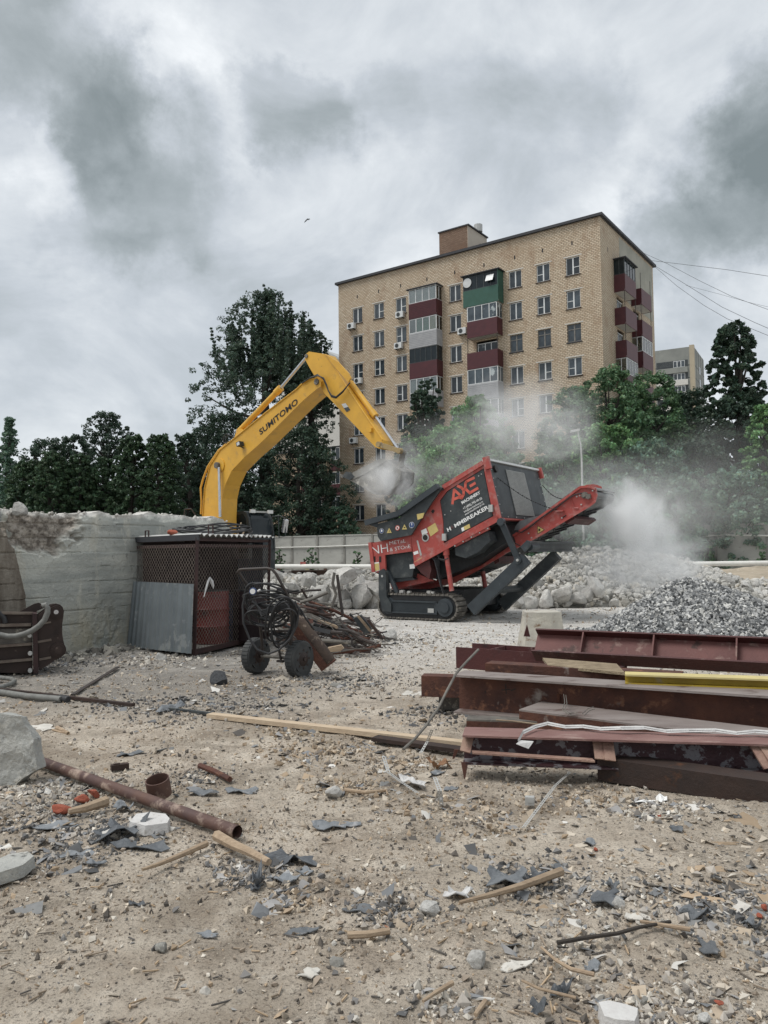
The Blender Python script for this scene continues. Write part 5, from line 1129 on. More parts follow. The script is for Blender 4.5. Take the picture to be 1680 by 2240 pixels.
MB().prism(CPl.poly([(1080, 1222), (1090, 1217), (1092, 1228), (1082, 1234)], CO+.05), cn*CW).build('cross_member', OXIDE, conv)
# chains to the conveyor
def chain(a, b, nm='chain'):
    m = MB(); n = int((b-a).length/.055); 
    for k in range(n):
        p, q_ = a.lerp(b, k/n), a.lerp(b, (k+.8)/n); p = p-V(0, 0, .10*math.sin(math.pi*k/n)); q_ = q_-V(0, 0, .10*math.sin(math.pi*(k+.8)/n)); m.tube([p, q_], .014 if k % 2 else .009, 5)
    return m.build(nm, DARKM, cr)
chain(ep(.12, .28, .03), at(*K6(915, 628), CO-.04)); chain(ep(1.0, .28, .03), at(*K6(1000, 515), CO+CW))
chain(at(*K6(372, 780), .0), at(*K6(545, 985), .3))
# link arm, cross beam, struts
m = MB(); a, b = at(*K6(348, 745), -.03), at(*K6(520, 1130), .1); m.bar(a, b, .13, .06, cn)
for p in (a, b): m.tube([p-cn*.03, p+cn*.08], .085, 14)
m.build('link_arm', STRUT, cr, smooth=True)
m = MB(); c = at(*K6(520, 1130), .06); m.tube([c-cn*.04, c], .03, 8); m.build('bolts', POLEM, cr)
cb = at(1150, 1196, .1); hexv = [at(x, y, .0) for x, y in ((1138, 1196), (1152, 1182), (1160, 1186), (1157, 1196), (1147, 1207))]
bm_ = MB().prism(hexv, cn*.10).build('cross_beam_end', STRUT, cr)
P_ = [at(x, y, .11) for x, y in ((1151, 1184), (1158, 1186), (1155, 1206), (1147, 1206))]; BL_ = 2.75
m = MB(); m.prism([at(1152, 1183, .11), at(1159, 1185, .11), at(1159, 1190, .11), at(1152, 1188.5, .11)], cn*BL_); m.prism([at(1149, 1203.5, .11), at(1156, 1204, .11), at(1156, 1208, .11), at(1149, 1207.5, .11)], cn*BL_); m.prism([at(1150.5, 1188.6, .11), at(1154, 1189.5, .11), at(1153, 1203.6, .11), at(1149.5, 1203.4, .11)], cn*BL_); m.build('cross_beam', BLACKP, cr)
for o_ in (.16, 2.4): c = at(1158, 1196.5, o_); MB().tube([c, c+cn*.41], .085, 14).build('roller', STRUT, cr, smooth=True)
def strut(a, b, w_, off, th): return MB().bar(at(*a, off), at(*b, off), w_, th, cn).build('support_strut', STRUT if off < 1 else BLACKP, cr)
strut((1029, 1335), (1148, 1222), .27, .12, .16)
# far strut keeps the same slope, W away
a, b = at(1029, 1335, .12), at(1148, 1222, .12); sh_ = cn*1.62
MB().bar(a+sh_, b+sh_+ (b-a)*.06, .27, .16, cn).build('support_strut', BLACKP, cr)
mid = a.lerp(b, .38); m = MB(); m.tube([mid+cn*.16, mid+cn*1.62], .075, 12); m.build('cross_tube', BLACKP, cr, smooth=True)
# rear leg and brace
pr([K7(*p) for p in ((130, 320), (175, 295), (200, 330), (210, 580), (255, 645), (255, 730), (170, 720), (130, 560))], -.06, .16, 'rear_leg', BLACKP)
MB().prism(CPl.poly([K7(*p) for p in ((130, 320), (175, 295), (200, 330), (210, 580), (255, 645), (170, 720), (130, 560))], W_-.1), cn*.16).build('rear_leg', BLACKP, cr)
m = MB(); m.bar(at(*K7(215, 320), .06), at(*K7(315, 545), .06), .09, .08, cn); m.build('rear_brace', STRUT, cr)
disc(165, 370, .03, POLEM, 'bolts', -.065, cr, K7)
# tracks
def track(off, w_=.46):
    uL = (at(826, 1340)-c0).dot(cu); uR = (at(1001, 1340)-c0).dot(cu); h = .60; r_ = h/2
    tr = MB(); L = []; cL, cR = uL+r_, uR-r_
    for k in range(13): an = math.pi/2+math.pi*k/12; L.append((cL+math.cos(an)*(r_-.04), r_+math.sin(an)*(r_-.04)))
    for k in range(13): an = -math.pi/2+math.pi*k/12; L.append((cR+math.cos(an)*(r_-.04), r_+math.sin(an)*(r_-.04)))
    def Q(u, z, o): return Vector((c0.x, c0.y, 0))+cu*u+cn*o+V(0, 0, z+.005)
    L2 = [(cL+(x-cL)*1 if x < cL else x, z) for x, z in L]
    t_ = MB().prism([Q(u, z, off+.03) for u, z in L], cn*(w_-.06)).build('track', DARKM, cr)
    # shoes
    m = MB(); per = []; n = 100; pts = []
    Ls = (cR-cL); tot = 2*Ls+2*math.pi*(r_-.02); ns = int(tot/.115)
    for k in range(ns):
        s_ = tot*k/ns; rr = r_-.02
        if s_ < Ls: p = (cL+s_, 2*r_-.02); tg = (1, 0)
        elif s_ < Ls+math.pi*rr: an = math.pi/2-(s_-Ls)/rr; p = (cR+math.cos(an)*rr, r_+math.sin(an)*rr); tg = (math.sin(an), -math.cos(an))
        elif s_ < 2*Ls+math.pi*rr: p = (cR-(s_-Ls-math.pi*rr), .02); tg = (-1, 0)
        else: an = -math.pi/2-(s_-2*Ls-math.pi*rr)/rr; p = (cL+math.cos(an)*rr, r_+math.sin(an)*rr); tg = (math.sin(an), -math.cos(an))
        no = (-tg[1], tg[0]); c = Q(p[0], p[1], off+w_/2); tv = cu*tg[0]+V(0, 0, tg[1]); nv = cu*no[0]+V(0, 0, no[1])
        m.obox(c, tv*.050, cn*w_/2, nv*.018); m.obox(c+nv*.028+tv*.03, tv*.010, cn*w_/2, nv*.012)
    m.build('track_shoes', GRIME, t_)
    pl = MB().prism([Q(cL+.15, .16, off+.0), Q(cR-.25, .16, off+.0), Q(cR-.25, .42, off+.0), Q(cL+.15, .42, off+.0)], cn*.03).build('side_cover', STRUT, t_)
    m = MB(); 
    for z in (.15, .42): m.bar(Q(cL+.13, z, off-.03), Q(cR-.23, z, off-.03), .03, .03, cn)
    m.bar(Q(cR-.24, .15, off-.03), Q(cR-.24, .43, off-.03), .03, .03, cn)
    for k in range(40): u = cL+.18+k*(cR-cL-.5)/40; m.bar(Q(u, .17, off-.008), Q(u, .41, off-.008), .012, .008, cn)
    m.build('cover_ribs', STRUT, t_)
    m = MB(); m.tube([Q(cR-.02, r_, off-.03), Q(cR-.02, r_, off+.03)], .21, 22); m.tube([Q(cR-.02, r_, off-.06), Q(cR-.02, r_, off-.03)], .12, 18); m.build('sprocket', STRUT, t_, smooth=True); MB().tube([Q(cL+.02, r_, off), Q(cL+.02, r_, off+.03)], .2, 20).build('idler', STRUT, t_, smooth=True)
    m = MB(); m.obox(Q(cR-.40, .22, off-.012), cu*.08, cn*.004, V(0, 0, .05)); m.build('white_label', POLEM, t_)
    if off < 1:
        m = MB()
        for u, z, s_ in ((cL+.25, .06, .035), (cR-1.25, .64, .05), (cR-1.05, .63, .04), (cR-.5, .64, .045), (cR-.4, .63, .035)): m.obox(Q(u, z, off+.1), cu*s_, cn*s_, V(0, 0, s_*.7))
        m.build('lodged_stones', ROCKM, t_)
    return t_
track(.0); track(2.48)
uA = (at(850, 1340)-c0).dot(cu); uB = (at(985, 1340)-c0).dot(cu); c00 = Vector((c0.x, c0.y, 0))
MB().prism([c00+cu*(uA)+cn*.4+V(0, 0, .25), c00+cu*(uB)+cn*.4+V(0, 0, .25), c00+cu*(uB)+cn*.4+V(0, 0, .62), c00+cu*uA+cn*.4+V(0, 0, .62)], cn*2.1).build('chassis', DARKM, cr)
pr([(856, 1290), (1015, 1290), (1010, 1312), (856, 1306)], .5, W_-1.0, 'chassis_deck', DARKM)
# ================================================================== LEFT CONCRETE WALL
wa_, wb_ = G(140, 1433), G(280, 1415.5); wdv = (wb_-wa_).normalized(); wnv = V(-wdv.y, wdv.x, 0); wnv = wnv if wnv.y < 0 else -wnv     # faces the yard
if wnv.x < 0: wnv = -wnv
def wu(px):      # distance along the wall under a pixel column (from wa_)
    d = ray(px, 1250); pn_ = (wa_-O).dot(wnv)/d.dot(wnv); return (O+d*pn_-wa_).dot(wdv)
def wz(px, py):
    d = ray(px, py); pn_ = (wa_-O).dot(wnv)/d.dot(wnv); return (O+d*pn_).z
tops = [(-420, 1110), (0, 1113), (50, 1116), (110, 1124), (170, 1125), (215, 1121), (260, 1127), (300, 1129), (330, 1122), (360, 1126), (420, 1130), (470, 1133), (505, 1140), (513, 1160)]
TU = [wu(p[0]) for p in tops]; TZ = [wz(*p) for p in tops]
u0w, u1w = TU[0], TU[-1]; nu, nv_ = 700, 190
U = np.linspace(u0w, u1w, nu); Vn = np.linspace(0, 1, nv_); UU, VV = np.meshgrid(U, Vn)
tz = np.interp(UU, TU, TZ); endz = .0
tz = tz + fbm(UU, UU*0+3, 3.0, 5, 2)*.10 + fbm(UU, UU*0+3, 14, 3, 5)*.03
tz = tz - .5*np.clip((UU-u1w+.35)/.35, 0, 1)**2*.3
ZZ = VV*tz
bk_ = np.floor((ZZ+.06*fbm(UU, ZZ, .4, 2, 8))/.235); brd = ((bk_*7919) % 13)/13-.5
rel = brd*.022 + fbm(UU, ZZ, 1.2, 4, 11)*.03 + fbm(UU, ZZ, 9, 4, 12)*.012
fr = (ZZ/.235) % 1; rel -= .020*np.exp(-(np.minimum(fr, 1-fr)/.06)**2)*(vnoise(UU*1.3, bk_*3.1, 4) > .52)
def pit(cu0, cz0, ru, rz, dep, sd):
    q = 1-np.clip(np.sqrt(((UU-cu0)/ru)**2+((ZZ-cz0)/rz)**2)+fbm(UU, ZZ, 2.6, 4, sd)*.9, 0, 1); q = np.clip(q*5, 0, 1); return q*(dep+fbm(UU, ZZ, 8, 4, sd+1)*.10)
p1_ = pit(wu(85), 2.15, .75, .55, .17, 31); rel -= p1_
rel -= pit(wu(225), .42, .42, .36, .02, 35)*.8; rel -= np.clip((VV-.94)/.06, 0, 1)*(.05+fbm(UU, ZZ, 6, 3, 41)*.16)
# buttress at the far left
ub = wu(34); edge = ub + .12*np.clip((ZZ-1.0), 0, 1)*-1 + fbm(UU, ZZ, 3, 3, 51)*.05+.1*np.clip(1.9-ZZ, 0, 1.2); butt = np.clip((edge-UU)/.05, 0, 1)*(ZZ < 2.12); rel += butt*.20*(1-np.clip((VV-.93)/.03, 0, 1))
Wp = np.array(wa_)[None, None]+UU[..., None]*np.array(wdv)+rel[..., None]*np.array(wnv); Wp[..., 2] = ZZ
back = np.array(wa_)[None, None]+UU[..., None]*np.array(wdv)-(.42)*np.array(wnv); back[..., 2] = ZZ
n0 = nu*nv_; I = np.arange(n0).reshape(nv_, nu); f1 = np.stack([I[:-1, :-1], I[:-1, 1:], I[1:, 1:], I[1:, :-1]], -1).reshape(-1, 4); f2 = f1[:, ::-1]+n0
ft = np.stack([I[-1, :-1], I[-1, 1:], I[-1, 1:]+n0, I[-1, :-1]+n0], -1); fe = np.stack([I[:-1, -1], I[:-1, -1]+n0, I[1:, -1]+n0, I[1:, -1]], -1)
def wallmat():
    m = bpy.data.materials.new('board_marked_concrete'); m.use_nodes = True; t = NT(m.node_tree); co = t.n('ShaderNodeTexCoord').outputs['Object']
    a = t.n('ShaderNodeAttribute', attribute_name='Col'); s = t.n('ShaderNodeSeparateColor'); t.l(a.outputs['Color'], s.inputs[0])
    vs = t.mapping(co, (1, 1, .3)); b1 = t.noise(co, .9, 8, .6); b2 = t.noise(vs, 2.6, 8, .65); b3 = t.noise(co, 9, 8, .7)
    col = t.mix(t.ramp(b1, .38, .62), (.56, .565, .51), (.36, .37, .345))
    hb = t.noise(t.mapping(co, (.5, .5, 4.2)), 1.6, 3, .5); col = t.mix(t.ramp(hb, .45, .6, 0, .55), col, (.30, .315, .295))
    col = t.mix(t.ramp(b2, .56, .64, 0, .75), col, (.56, .545, .47)); col = t.mix(t.ramp(t.noise(vs, 5.5, 8, .7), .60, .66, 0, .6), col, (.66, .65, .58))
    z = t.n('ShaderNodeSeparateXYZ'); t.l(co, z.inputs[0])
    col = t.mix(t.math('MULTIPLY', t.ramp(z.outputs[2], .1, 1.0, 1, 0), t.ramp(b2, .42, .55, 0, .8)), col, (.50, .455, .34))
    col = t.mix(t.ramp(b3, .60, .68, 0, .6), col, (.15, .15, .14))
    dk = t.mix(t.ramp(b3, .4, .6), (.15, .13, .11), (.46, .415, .36)); col = t.mix(s.outputs[0], col, dk)
    br = t.mix(t.ramp(b2, .4, .6), (.15, .125, .10), (.30, .27, .225)); col = t.mix(s.outputs[1], col, br)
    col = t.mix(s.outputs[2], col, (.60, .58, .54))
    b = t.n('ShaderNodeBsdfPrincipled'); b.inputs['Roughness'].default_value = .93; b.inputs['Specular IOR Level'].default_value = .2; t.l(col, b.inputs['Base Color'])
    bp = t.n('ShaderNodeBump'); bp.inputs['Strength'].default_value = .9; bp.inputs['Distance'].default_value = .05; t.l(b3, bp.inputs['Height']); t.l(bp.outputs[0], b.inputs['Normal'])
    o = t.n('ShaderNodeOutputMaterial'); t.l(b.outputs[0], o.inputs[0]); return m
cw = np.zeros((nv_, nu, 3)); cw[..., 0] = np.clip(p1_*7, 0, 1)*(fbm(UU, ZZ, 3, 4, 77) > -.12); cw[..., 1] = butt; cw[..., 2] = np.clip((VV-.965)/.02, 0, 1)*.9
cols = np.concatenate([cw.reshape(-1, 3), cw.reshape(-1, 3)*[1, 1, 1]])
wall = npmesh('concrete_wall', np.concatenate([Wp.reshape(-1, 3), back.reshape(-1, 3)]), np.concatenate([f1, f2, ft, fe]), wallmat(), cols, loc=tuple(wa_), smooth=False)
tag(wall, 'board marked grey concrete wall with a broken top edge on the left', 'wall')
q = wa_+wdv*wu(52)-wnv*.15; put_rock('stone', (q.x, q.y, 2.32), (.13, .12, .11), (1, 2, 3), 2, 'lone stone sitting on top of the broken concrete wall', 'stone')
r = np.random.default_rng(77)
N = 120; u = r.uniform(u0w, u1w-.1, N); tzz = np.interp(u, TU, TZ); P = np.array(wa_)[None]+u[:, None]*np.array(wdv)-r.uniform(.02, .4, N)[:, None]*np.array(wnv); P[:, 2] = tzz+fbm(u, u*0+3, 3.0, 5, 2)*.10
o = scatter('wall_crumbs', P, r.uniform(.008, .035, N), ROCKG, palette(r, N, [(.95, .93, .9), (.7, .68, .64)], [1, 1]), 78, 'ico', jit=.2, parent=wall, loc=tuple(wa_)); o['kind'] = 'stuff'; o.location = (0, 0, 0)
P = np.array(wa_)[None]+np.linspace(0, 1, 900)[:, None]*(u1w-u0w)*np.array(wdv)+u0w*np.array(wdv); N = 900
P = P+np.abs(r.normal(size=(N, 1)))*.28*np.array(wnv)+.03*np.array(wnv); P[:, 2] = gz(P[:, 0], P[:, 1])+.01
o = scatter('wall_foot_rubble', P, np.exp(r.uniform(-4.6, -2.7, N)), ROCKG, palette(r, N, [(.8, .77, .7), (.45, .43, .4), (.25, .24, .23), (.98, .97, .95)], [3, 3, 2, 1]), 79, 'cub', jit=.3, flat=.6); o['kind'] = 'stuff'
# ================================================================== CAGE
cN, cL_, cR_ = G(424.7, 1436), G(283, 1412), G(585, 1397.5); cB = cL_+wdv*(cR_-cN).length*.95+wnv*.12; cL_ = cL_+wnv*.06
CHt = 1.86; lean = V(-.0, 0, 0)
cg = empty('wire_cage', cN, 'rusty chain link cage with a corrugated roof standing against the concrete wall', 'cage')
FR = [cN, cL_, cB, cR_]; tp_ = [p+V(0, 0, CHt)+V(.05, 0, 0) for p in FR]
for a, b in zip(FR, tp_): MB().tube([a, b], .035, 4).build('corner_post', CAGEF, cg)
for nm, z in (('bottom_rail', .06), ('top_rail', CHt-.03), ('top_rail', CHt-.13)):
    m = MB()
    for k in range(4):
        a, b = FR[k], FR[(k+1) % 4]; sh_ = V(.05*z/CHt, 0, z); a, b = a+sh_, b+sh_; d_ = (b-a).normalized()*.04; m.bar(a+d_, b-d_, .05 if nm != 'bottom_rail' else .08, .04, (b-a).cross(V(0, 0, 1)))
    m.build(nm, CAGEF, cg)
def meshface(a, b, z0, z1, nm):
    m = MB(); L_ = (b-a).length; d_ = (b-a).normalized(); st = .088; H_ = z1-z0; n = int((L_+H_)/st)
    for k in range(n):
        s_ = k*st
        for sg in (1, -1):
            x0, x1 = s_-H_, s_; za, zb = z0, z1
            if x0 < 0: za = z0+(0-x0); x0 = 0
            if x1 > L_: zb = z1-(x1-L_); x1 = L_
            if x1-x0 < .02: continue
            if sg == 1: p, q_ = (x0, za), (x1, zb)
            else: p, q_ = (L_-x0, za), (L_-x1, zb)
            P0 = a+d_*p[0]+V(.05*p[1]/CHt, 0, p[1]); P1 = a+d_*q_[0]+V(.05*q_[1]/CHt, 0, q_[1]); m.tube([P0, P1], .0031, 3, cap=False)
    return m.build(nm, MESHW, cg)
meshface(cN, cL_, .08, CHt-.1, 'wire_mesh'); meshface(cN, cR_, .10, CHt-.1, 'wire_mesh')
MB().prism([p+V(0, 0, .02) for p in (cN+(cB-cN)*.02, cL_+(cB-cL_)*0.01, cB, cR_)], (0, 0, .05)).build('floor_plate', CONCD, cg)
# inner panels: left wall sheet, back wall sheets
li = (cR_-cN); bi = (cL_-cN)
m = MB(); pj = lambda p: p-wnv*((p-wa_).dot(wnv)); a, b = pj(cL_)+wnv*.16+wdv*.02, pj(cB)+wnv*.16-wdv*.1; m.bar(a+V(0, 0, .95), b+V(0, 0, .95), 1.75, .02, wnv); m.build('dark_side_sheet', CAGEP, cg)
a, b = cR_+bi*.0+V(0, 0, 0), cB
m = MB(); n = 26
P_ = []
a2, b2 = cR_+bi*.04-li*.03, cB-bi*.04-li*.03; zt_ = 1.50
for k in range(n+1):
    p = a2.lerp(b2, k/n)+li.normalized()*(.02 if k % 2 else -.02); P_.append(p)
for k in range(n): m.quad(P_[k]+V(0, 0, .1), P_[k+1]+V(0, 0, .1), P_[k+1]+V(0, 0, zt_), P_[k]+V(0, 0, zt_))
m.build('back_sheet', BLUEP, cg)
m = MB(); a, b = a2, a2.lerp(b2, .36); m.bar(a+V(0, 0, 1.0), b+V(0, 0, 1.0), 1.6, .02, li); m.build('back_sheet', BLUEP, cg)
m = MB(); P0, P1 = cL_.lerp(cN, .5)+bi*.0, None
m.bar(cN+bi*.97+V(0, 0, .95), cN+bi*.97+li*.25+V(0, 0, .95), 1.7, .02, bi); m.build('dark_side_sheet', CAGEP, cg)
# roof: corrugated light sheet with dark fascia on the left side
m = MB(); n = 44; ov = li.normalized()*.06; A_ = tp_[0]-bi.normalized()*.05*-1
for k in range(n):
    s0, s1 = k/n, (k+1)/n; z0, z1 = .028*math.sin(s0*2*math.pi*15), .028*math.sin(s1*2*math.pi*15)
    a0 = tp_[0]+li*(s0*1.03-.01)-bi.normalized()*.10+V(0, 0, .05+z0); a1 = tp_[0]+li*(s1*1.03-.01)-bi.normalized()*.10+V(0, 0, .05+z1)
    q0, q1 = (tp_[1].lerp(tp_[2], s) + bi.normalized()*.06+V(0, 0, .05+z) for s, z in ((s0, z0), (s1, z1))); m.quad(a0, a1, q1, q0)
    m.quad(a0-V(0, 0, .014), a1-V(0, 0, .014), a1, a0)
rfc = m.build('corrugated_roof', POLEM, cg, smooth=True)
m = MB(); m.bar(tp_[0]+V(0, 0, .0)-bi*.03-li.normalized()*.03, tp_[1]+V(0, 0, .0)-li.normalized()*.03, .09, .03, li); m.build('roof_fascia', ROOFM, cg)
m = MB(); h_ = tp_[0]+bi*.76+V(0, 0, .03); m.tube([h_, h_+V(0, 0, .12), h_+bi.normalized()*.12+V(0, 0, .12), h_+bi.normalized()*.12], .014, 6); h_ = tp_[0]+li*.13+V(0, 0, .05); m.tube([h_, h_+V(0, 0, .15), h_+li.normalized()*.14+V(0, 0, .15), h_+li.normalized()*.14], .014, 6); m.build('lifting_loops', CAGEF, cg)
# things on the roof
m = MB()
for k in range(5):
    P_ = []
    for j in range(24): an = j/24*2*math.pi; P_.append(tp_[0]+li*(.50+.08*(k-2)*.3)+bi*.35+V(math.cos(an)*(.75-.05*k), math.sin(an)*.36, .11+.03*k+.05*math.sin(an*2+k)))
    m.tube(P_, .016, 6, closed=True)
tag(m.build('hose_coil', RUBBER, smooth=True), 'loose coil of black hose lying on the cage roof', 'hose')
q = tp_[0]+bi*.42; put_rock('brick_fragment', (q.x+.05, q.y, q.z+.10), (.10, .08, .055), (.2, .1, .6), 4, 'orange brick fragment on the cage roof', 'brick', mat=BRICKC)
m = MB(); P_ = [D(521, 1168, 14.8), D(523, 1155, 14.8), D(528, 1143, 14.8)]; m.tube(P_, .013, 5); m.tube([D(530, 1172, 14.8), D(535, 1160, 14.8)], .016, 5); tag(m.build('wood_splinter', WOODM), 'thin pale stick poking up from the cage roof', 'stick')
# leaning corrugated sheet
S = [(291.5, 1271.4), (423.7, 1277.6), (418.6, 1430), (277, 1414)]; n = 96; m = MB()
yo = li.normalized()*-.12
def onN(px, py, off): # plane of the left cage face moved towards the yard
    nrm2 = bi.cross(V(0, 0, 1)).normalized(); nrm2 = nrm2 if nrm2.dot(O-cN) > 0 else -nrm2; d = ray(px, py); return O+d*(((cN+nrm2*off-O).dot(nrm2))/d.dot(nrm2)), nrm2
TLc, n2 = onN(*S[0], .07); TRc, _ = onN(*S[1], .07); BRc, _ = onN(*S[2], .16); BLc, _ = onN(*S[3], .16)
for k in range(n):
    def rib(s_):
        q_ = (s_*13) % 1; return .028*(1 if .30 < q_ < .52 else 0) if not (.22 < q_ < .60) else .028*(1 if .30 <= q_ <= .52 else (q_-.22)/.08 if q_ < .30 else (.60-q_)/.08)
    s0, s1 = k/n, (k+1)/n; a0 = TLc.lerp(TRc, s0)+n2*rib(s0); a1 = TLc.lerp(TRc, s1)+n2*rib(s1); b0_ = BLc.lerp(BRc, s0)+n2*rib(s0); b1_ = BLc.lerp(BRc, s1)+n2*rib(s1)
    m.quad(b0_, b1_, a1, a0); m.quad(b0_-n2*.002, b1_-n2*.002, a1-n2*.002, a0-n2*.002)
tag(m.build('corrugated_sheet', GALV), 'blue grey profiled metal sheet leaning on the left side of the cage', 'metal sheet')
# barrels and rag inside
def barrel(px, py, Y, r_, h, mat, lab):
    q = D(px, py, Y); q.z = .08; rt_ = empty('barrel', q, lab, 'barrel', 'barrels in the cage'); P_ = []; Rr = []
    for z, k in ((0, .97), (.03, 1), (h*.33-.02, 1), (h*.33, 1.05), (h*.33+.02, 1), (h*.66-.02, 1), (h*.66, 1.05), (h*.66+.02, 1), (h-.03, 1), (h, .97)): P_.append(q+V(0, 0, z)); Rr.append(r_*k)
    MB().tube(P_, Rr, 22).build('drum', mat, rt_, smooth=True); MB().tube([q+V(0, 0, h+.001), q+V(0, 0, h+.02)], [r_*.98, r_*.98], 22).build('rim', RUBBER, rt_, smooth=True)
barrel(462, 1400, 13.55, .30, .88, BARREL, 'bright red barrel in the cage, nearest the front post'); barrel(512, 1396, 14.15, .26, .80, BARRELB, 'dark blue barrel between the two red barrels in the cage'); barrel(546, 1395, 13.95, .29, .86, CAGEP, 'dull maroon barrel in the cage behind the hose cart')
m = MB(); P_ = [D(x, y, 12.35+.1*k) for k, (x, y) in enumerate(((446, 1306), (450, 1290), (455, 1272), (459, 1263)))]; m.tube(P_, [.006, .015, .02, .012], 6); P_ = [D(x, y, 12.65) for x, y in ((459, 1263), (463, 1272), (466, 1282), (467, 1288))]; m.tube(P_, [.012, .035, .022, .006], 6)
tag(m.build('white_rag', CLOTHM, smooth=True), 'small white rag tied to the wire mesh of the cage', 'rag')
# ================================================================== BREAKER ATTACHMENT (far left)
BP = Pl(tuple(D(70, 1400, 10.75)), R(-24)); KA = lambda x, y: (x/8.506, 1290+y/8.506)
ab = BP.at(80, 1470); ab.z = 0; atr = empty('hydraulic_attachment', ab, 'dark brown hydraulic excavator attachment with two pinned ears, cut by the left edge', 'attachment')
def pa(L, off, th, nm, mat=ATTACH, par=atr, s=False): return MB().prism([BP.at(*KA(*p), off) for p in L], BP.n*th).build(nm, mat, par, smooth=s)
ear = [(905, 320), (960, 275), (1040, 258), (1120, 280), (1170, 330), (1190, 400), (1180, 500), (1160, 620), (1158, 800), (1175, 930), (1205, 1040), (1212, 1120), (1190, 1200), (1130, 1260), (1040, 1300), (900, 1400), (730, 1500), (700, 480)]
e1 = pa(ear, 0, .05, 'side_plate'); pa([(x-40, y) for x, y in ear], .52, .05, 'side_plate')
pa([(320, 430), (640, 260), (720, 245), (780, 270), (840, 330), (600, 440), (500, 520)], .3, .05, 'side_plate')
for x, y, r1, r2 in ((1045, 415, .088, .045), (1085, 1115, .10, .05)):
    c = BP.at(*KA(x, y)); MB().tube([c-BP.n*.05, c+BP.n*.0], r1, 24).tube([c-BP.n*.07, c-BP.n*.05], r1*.8, 24).tube([c-BP.n*.10, c-BP.n*.07], r2, 16).build('pin_boss', ATTACH, e1, smooth=True)
c = BP.at(*KA(1045, 415), -.1); MB().tube([c-BP.n*.01, c], .03, 12).build('pin', STEEL, e1)
m = MB()
for L in (((1005, 675), (1105, 665)), ((1005, 675), (1010, 860)), ((1105, 665), (1100, 860)), ((1010, 860), (1100, 860)), ((1035, 720), (1075, 720)), ((1075, 720), (1075, 780)), ((1035, 780), (1075, 780)), ((1035, 780), (1035, 830)), ((1035, 830), (1080, 830))): m.bar(BP.at(*KA(*L[0]), -.006), BP.at(*KA(*L[1]), -.006), .010, .006, BP.n)
m.build('cast_mark', ATTACH, e1)
pa([(-1400, 470), (600, 450), (600, 1560), (-1400, 1500)], .06, .5, 'body', ATTACH)
pa([(600, 440), (690, 450), (720, 1560), (620, 1560)], -.05, .62, 'end_frame', CAGEF)
FL2 = M('worn_attachment_edge', (.20, .17, .14), (.12, .09, .075), 6, .5, .3)
for a, b, w_ in (((-1400, 430), (600, 440), .03), ((-1400, 700), (580, 650), .04), ((-1400, 1150), (600, 1010), .035), ((-1400, 1470), (600, 1295), .035), ((700, 975), (960, 930), .03), ((730, 1300), (950, 1260), .03), ((700, 650), (950, 605), .02)):
    m = MB(); m.bar(BP.at(*KA(*a), -.02), BP.at(*KA(*b), -.02), w_, .08, BP.n); m.build('rib', FL2, atr)
pa([(-1400, 760), (590, 720), (590, 990), (-1400, 1130)], .04, .015, 'grey_panel', GRIME)
for x, y in ((560, 1180), (560, 1500), (550, 850)): c = BP.at(*KA(x, y), -.04); MB().tube([c-BP.n*.05, c+BP.n*.05], .028, 8).build('bolt', POLEM, atr)
hp = [BP.at(*KA(x, y), -.10-.0002*(x if x > 0 else 0)) for x, y in ((-500, 760), (0, 838), (150, 868), (300, 862), (450, 825), (600, 760), (730, 670), (830, 560), (885, 430), (885, 340), (850, 280), (790, 300))]
MB().tube(hp, .037, 12).build('hose', HOSEM, atr, smooth=True)
hp = [BP.at(*KA(x, y), .0) for x, y in ((-400, 400), (-100, 380), (0, 450), (70, 520), (100, 620))]; MB().tube(hp, .035, 10).build('hose', RUBBER, atr, smooth=True)
m = MB()
for k, (x, y) in enumerate(((130, 500), (260, 495), (380, 505), (520, 500), (310, 540))): c = BP.at(*KA(x, y), .1); m.tube([c-BP.u*.05, c+BP.u*.05], .03, 8)
m.build('fittings', RUBBER, atr)
# ================================================================== HOSE CART
KC = lambda x, y: (500+x/4.1475, 1180+y/4.1475)
w1, w2 = G(560, 1472.5), G(655, 1481.5); ax = (w2-w1).normalized(); fwd = V(-ax.y, ax.x, 0); RW = .235
ct = empty('hose_cart', (w1+w2)/2, 'two wheeled dark tube cart with an upright handle, parked in the middle of the yard', 'cart')
for c0_ in (w1, w2):
    c = c0_+V(0, 0, RW); P_ = []; 
    wh_ = MB().tube([c-ax*.065, c+ax*.065], [RW*.62]*2, 28).build('wheel', CARTM, ct, smooth=True)
    m = MB(); pr_ = [(-.06, .62), (-.07, .75), (-.066, .93), (-.05, .985), (.05, .985), (.066, .93), (.07, .75), (.06, .62)]; m.tube([c+ax*a for a, _ in pr_], [RW*b for _, b in pr_], 36, cap=False); m.tube([c+ax*-.067, c+ax*.067], .001, 3); 
    m.build('tyre', TYRE, wh_, smooth=True)
    m = MB()
    for k in range(30):
        an = k/30*2*math.pi; rd = fwd*math.cos(an)+V(0, 0, math.sin(an)); tg = fwd*-math.sin(an)+V(0, 0, math.cos(an)); m.obox(c+rd*RW*.99, tg*.014, ax*.052, rd*.005)
    m.build('tread', TYRE, wh_)
    m = MB(); m.tube([c+ax*.066, c+ax*.085], [.10, .06], 20); m.tube([c-ax*.085, c-ax*.066], [.06, .10], 20); m.tube([c-ax*.10, c+ax*.10], .028, 12)
    for k in range(8): an = k/8*2*math.pi; rd = fwd*math.cos(an)+V(0, 0, math.sin(an)); m.tube([c+ax*.066+rd*.115, c+ax*.073+rd*.115], .016, 8)
    m.build('hub', ATTACH, wh_, smooth=True)
hc1, hc2 = w1+V(0, 0, RW), w2+V(0, 0, RW)
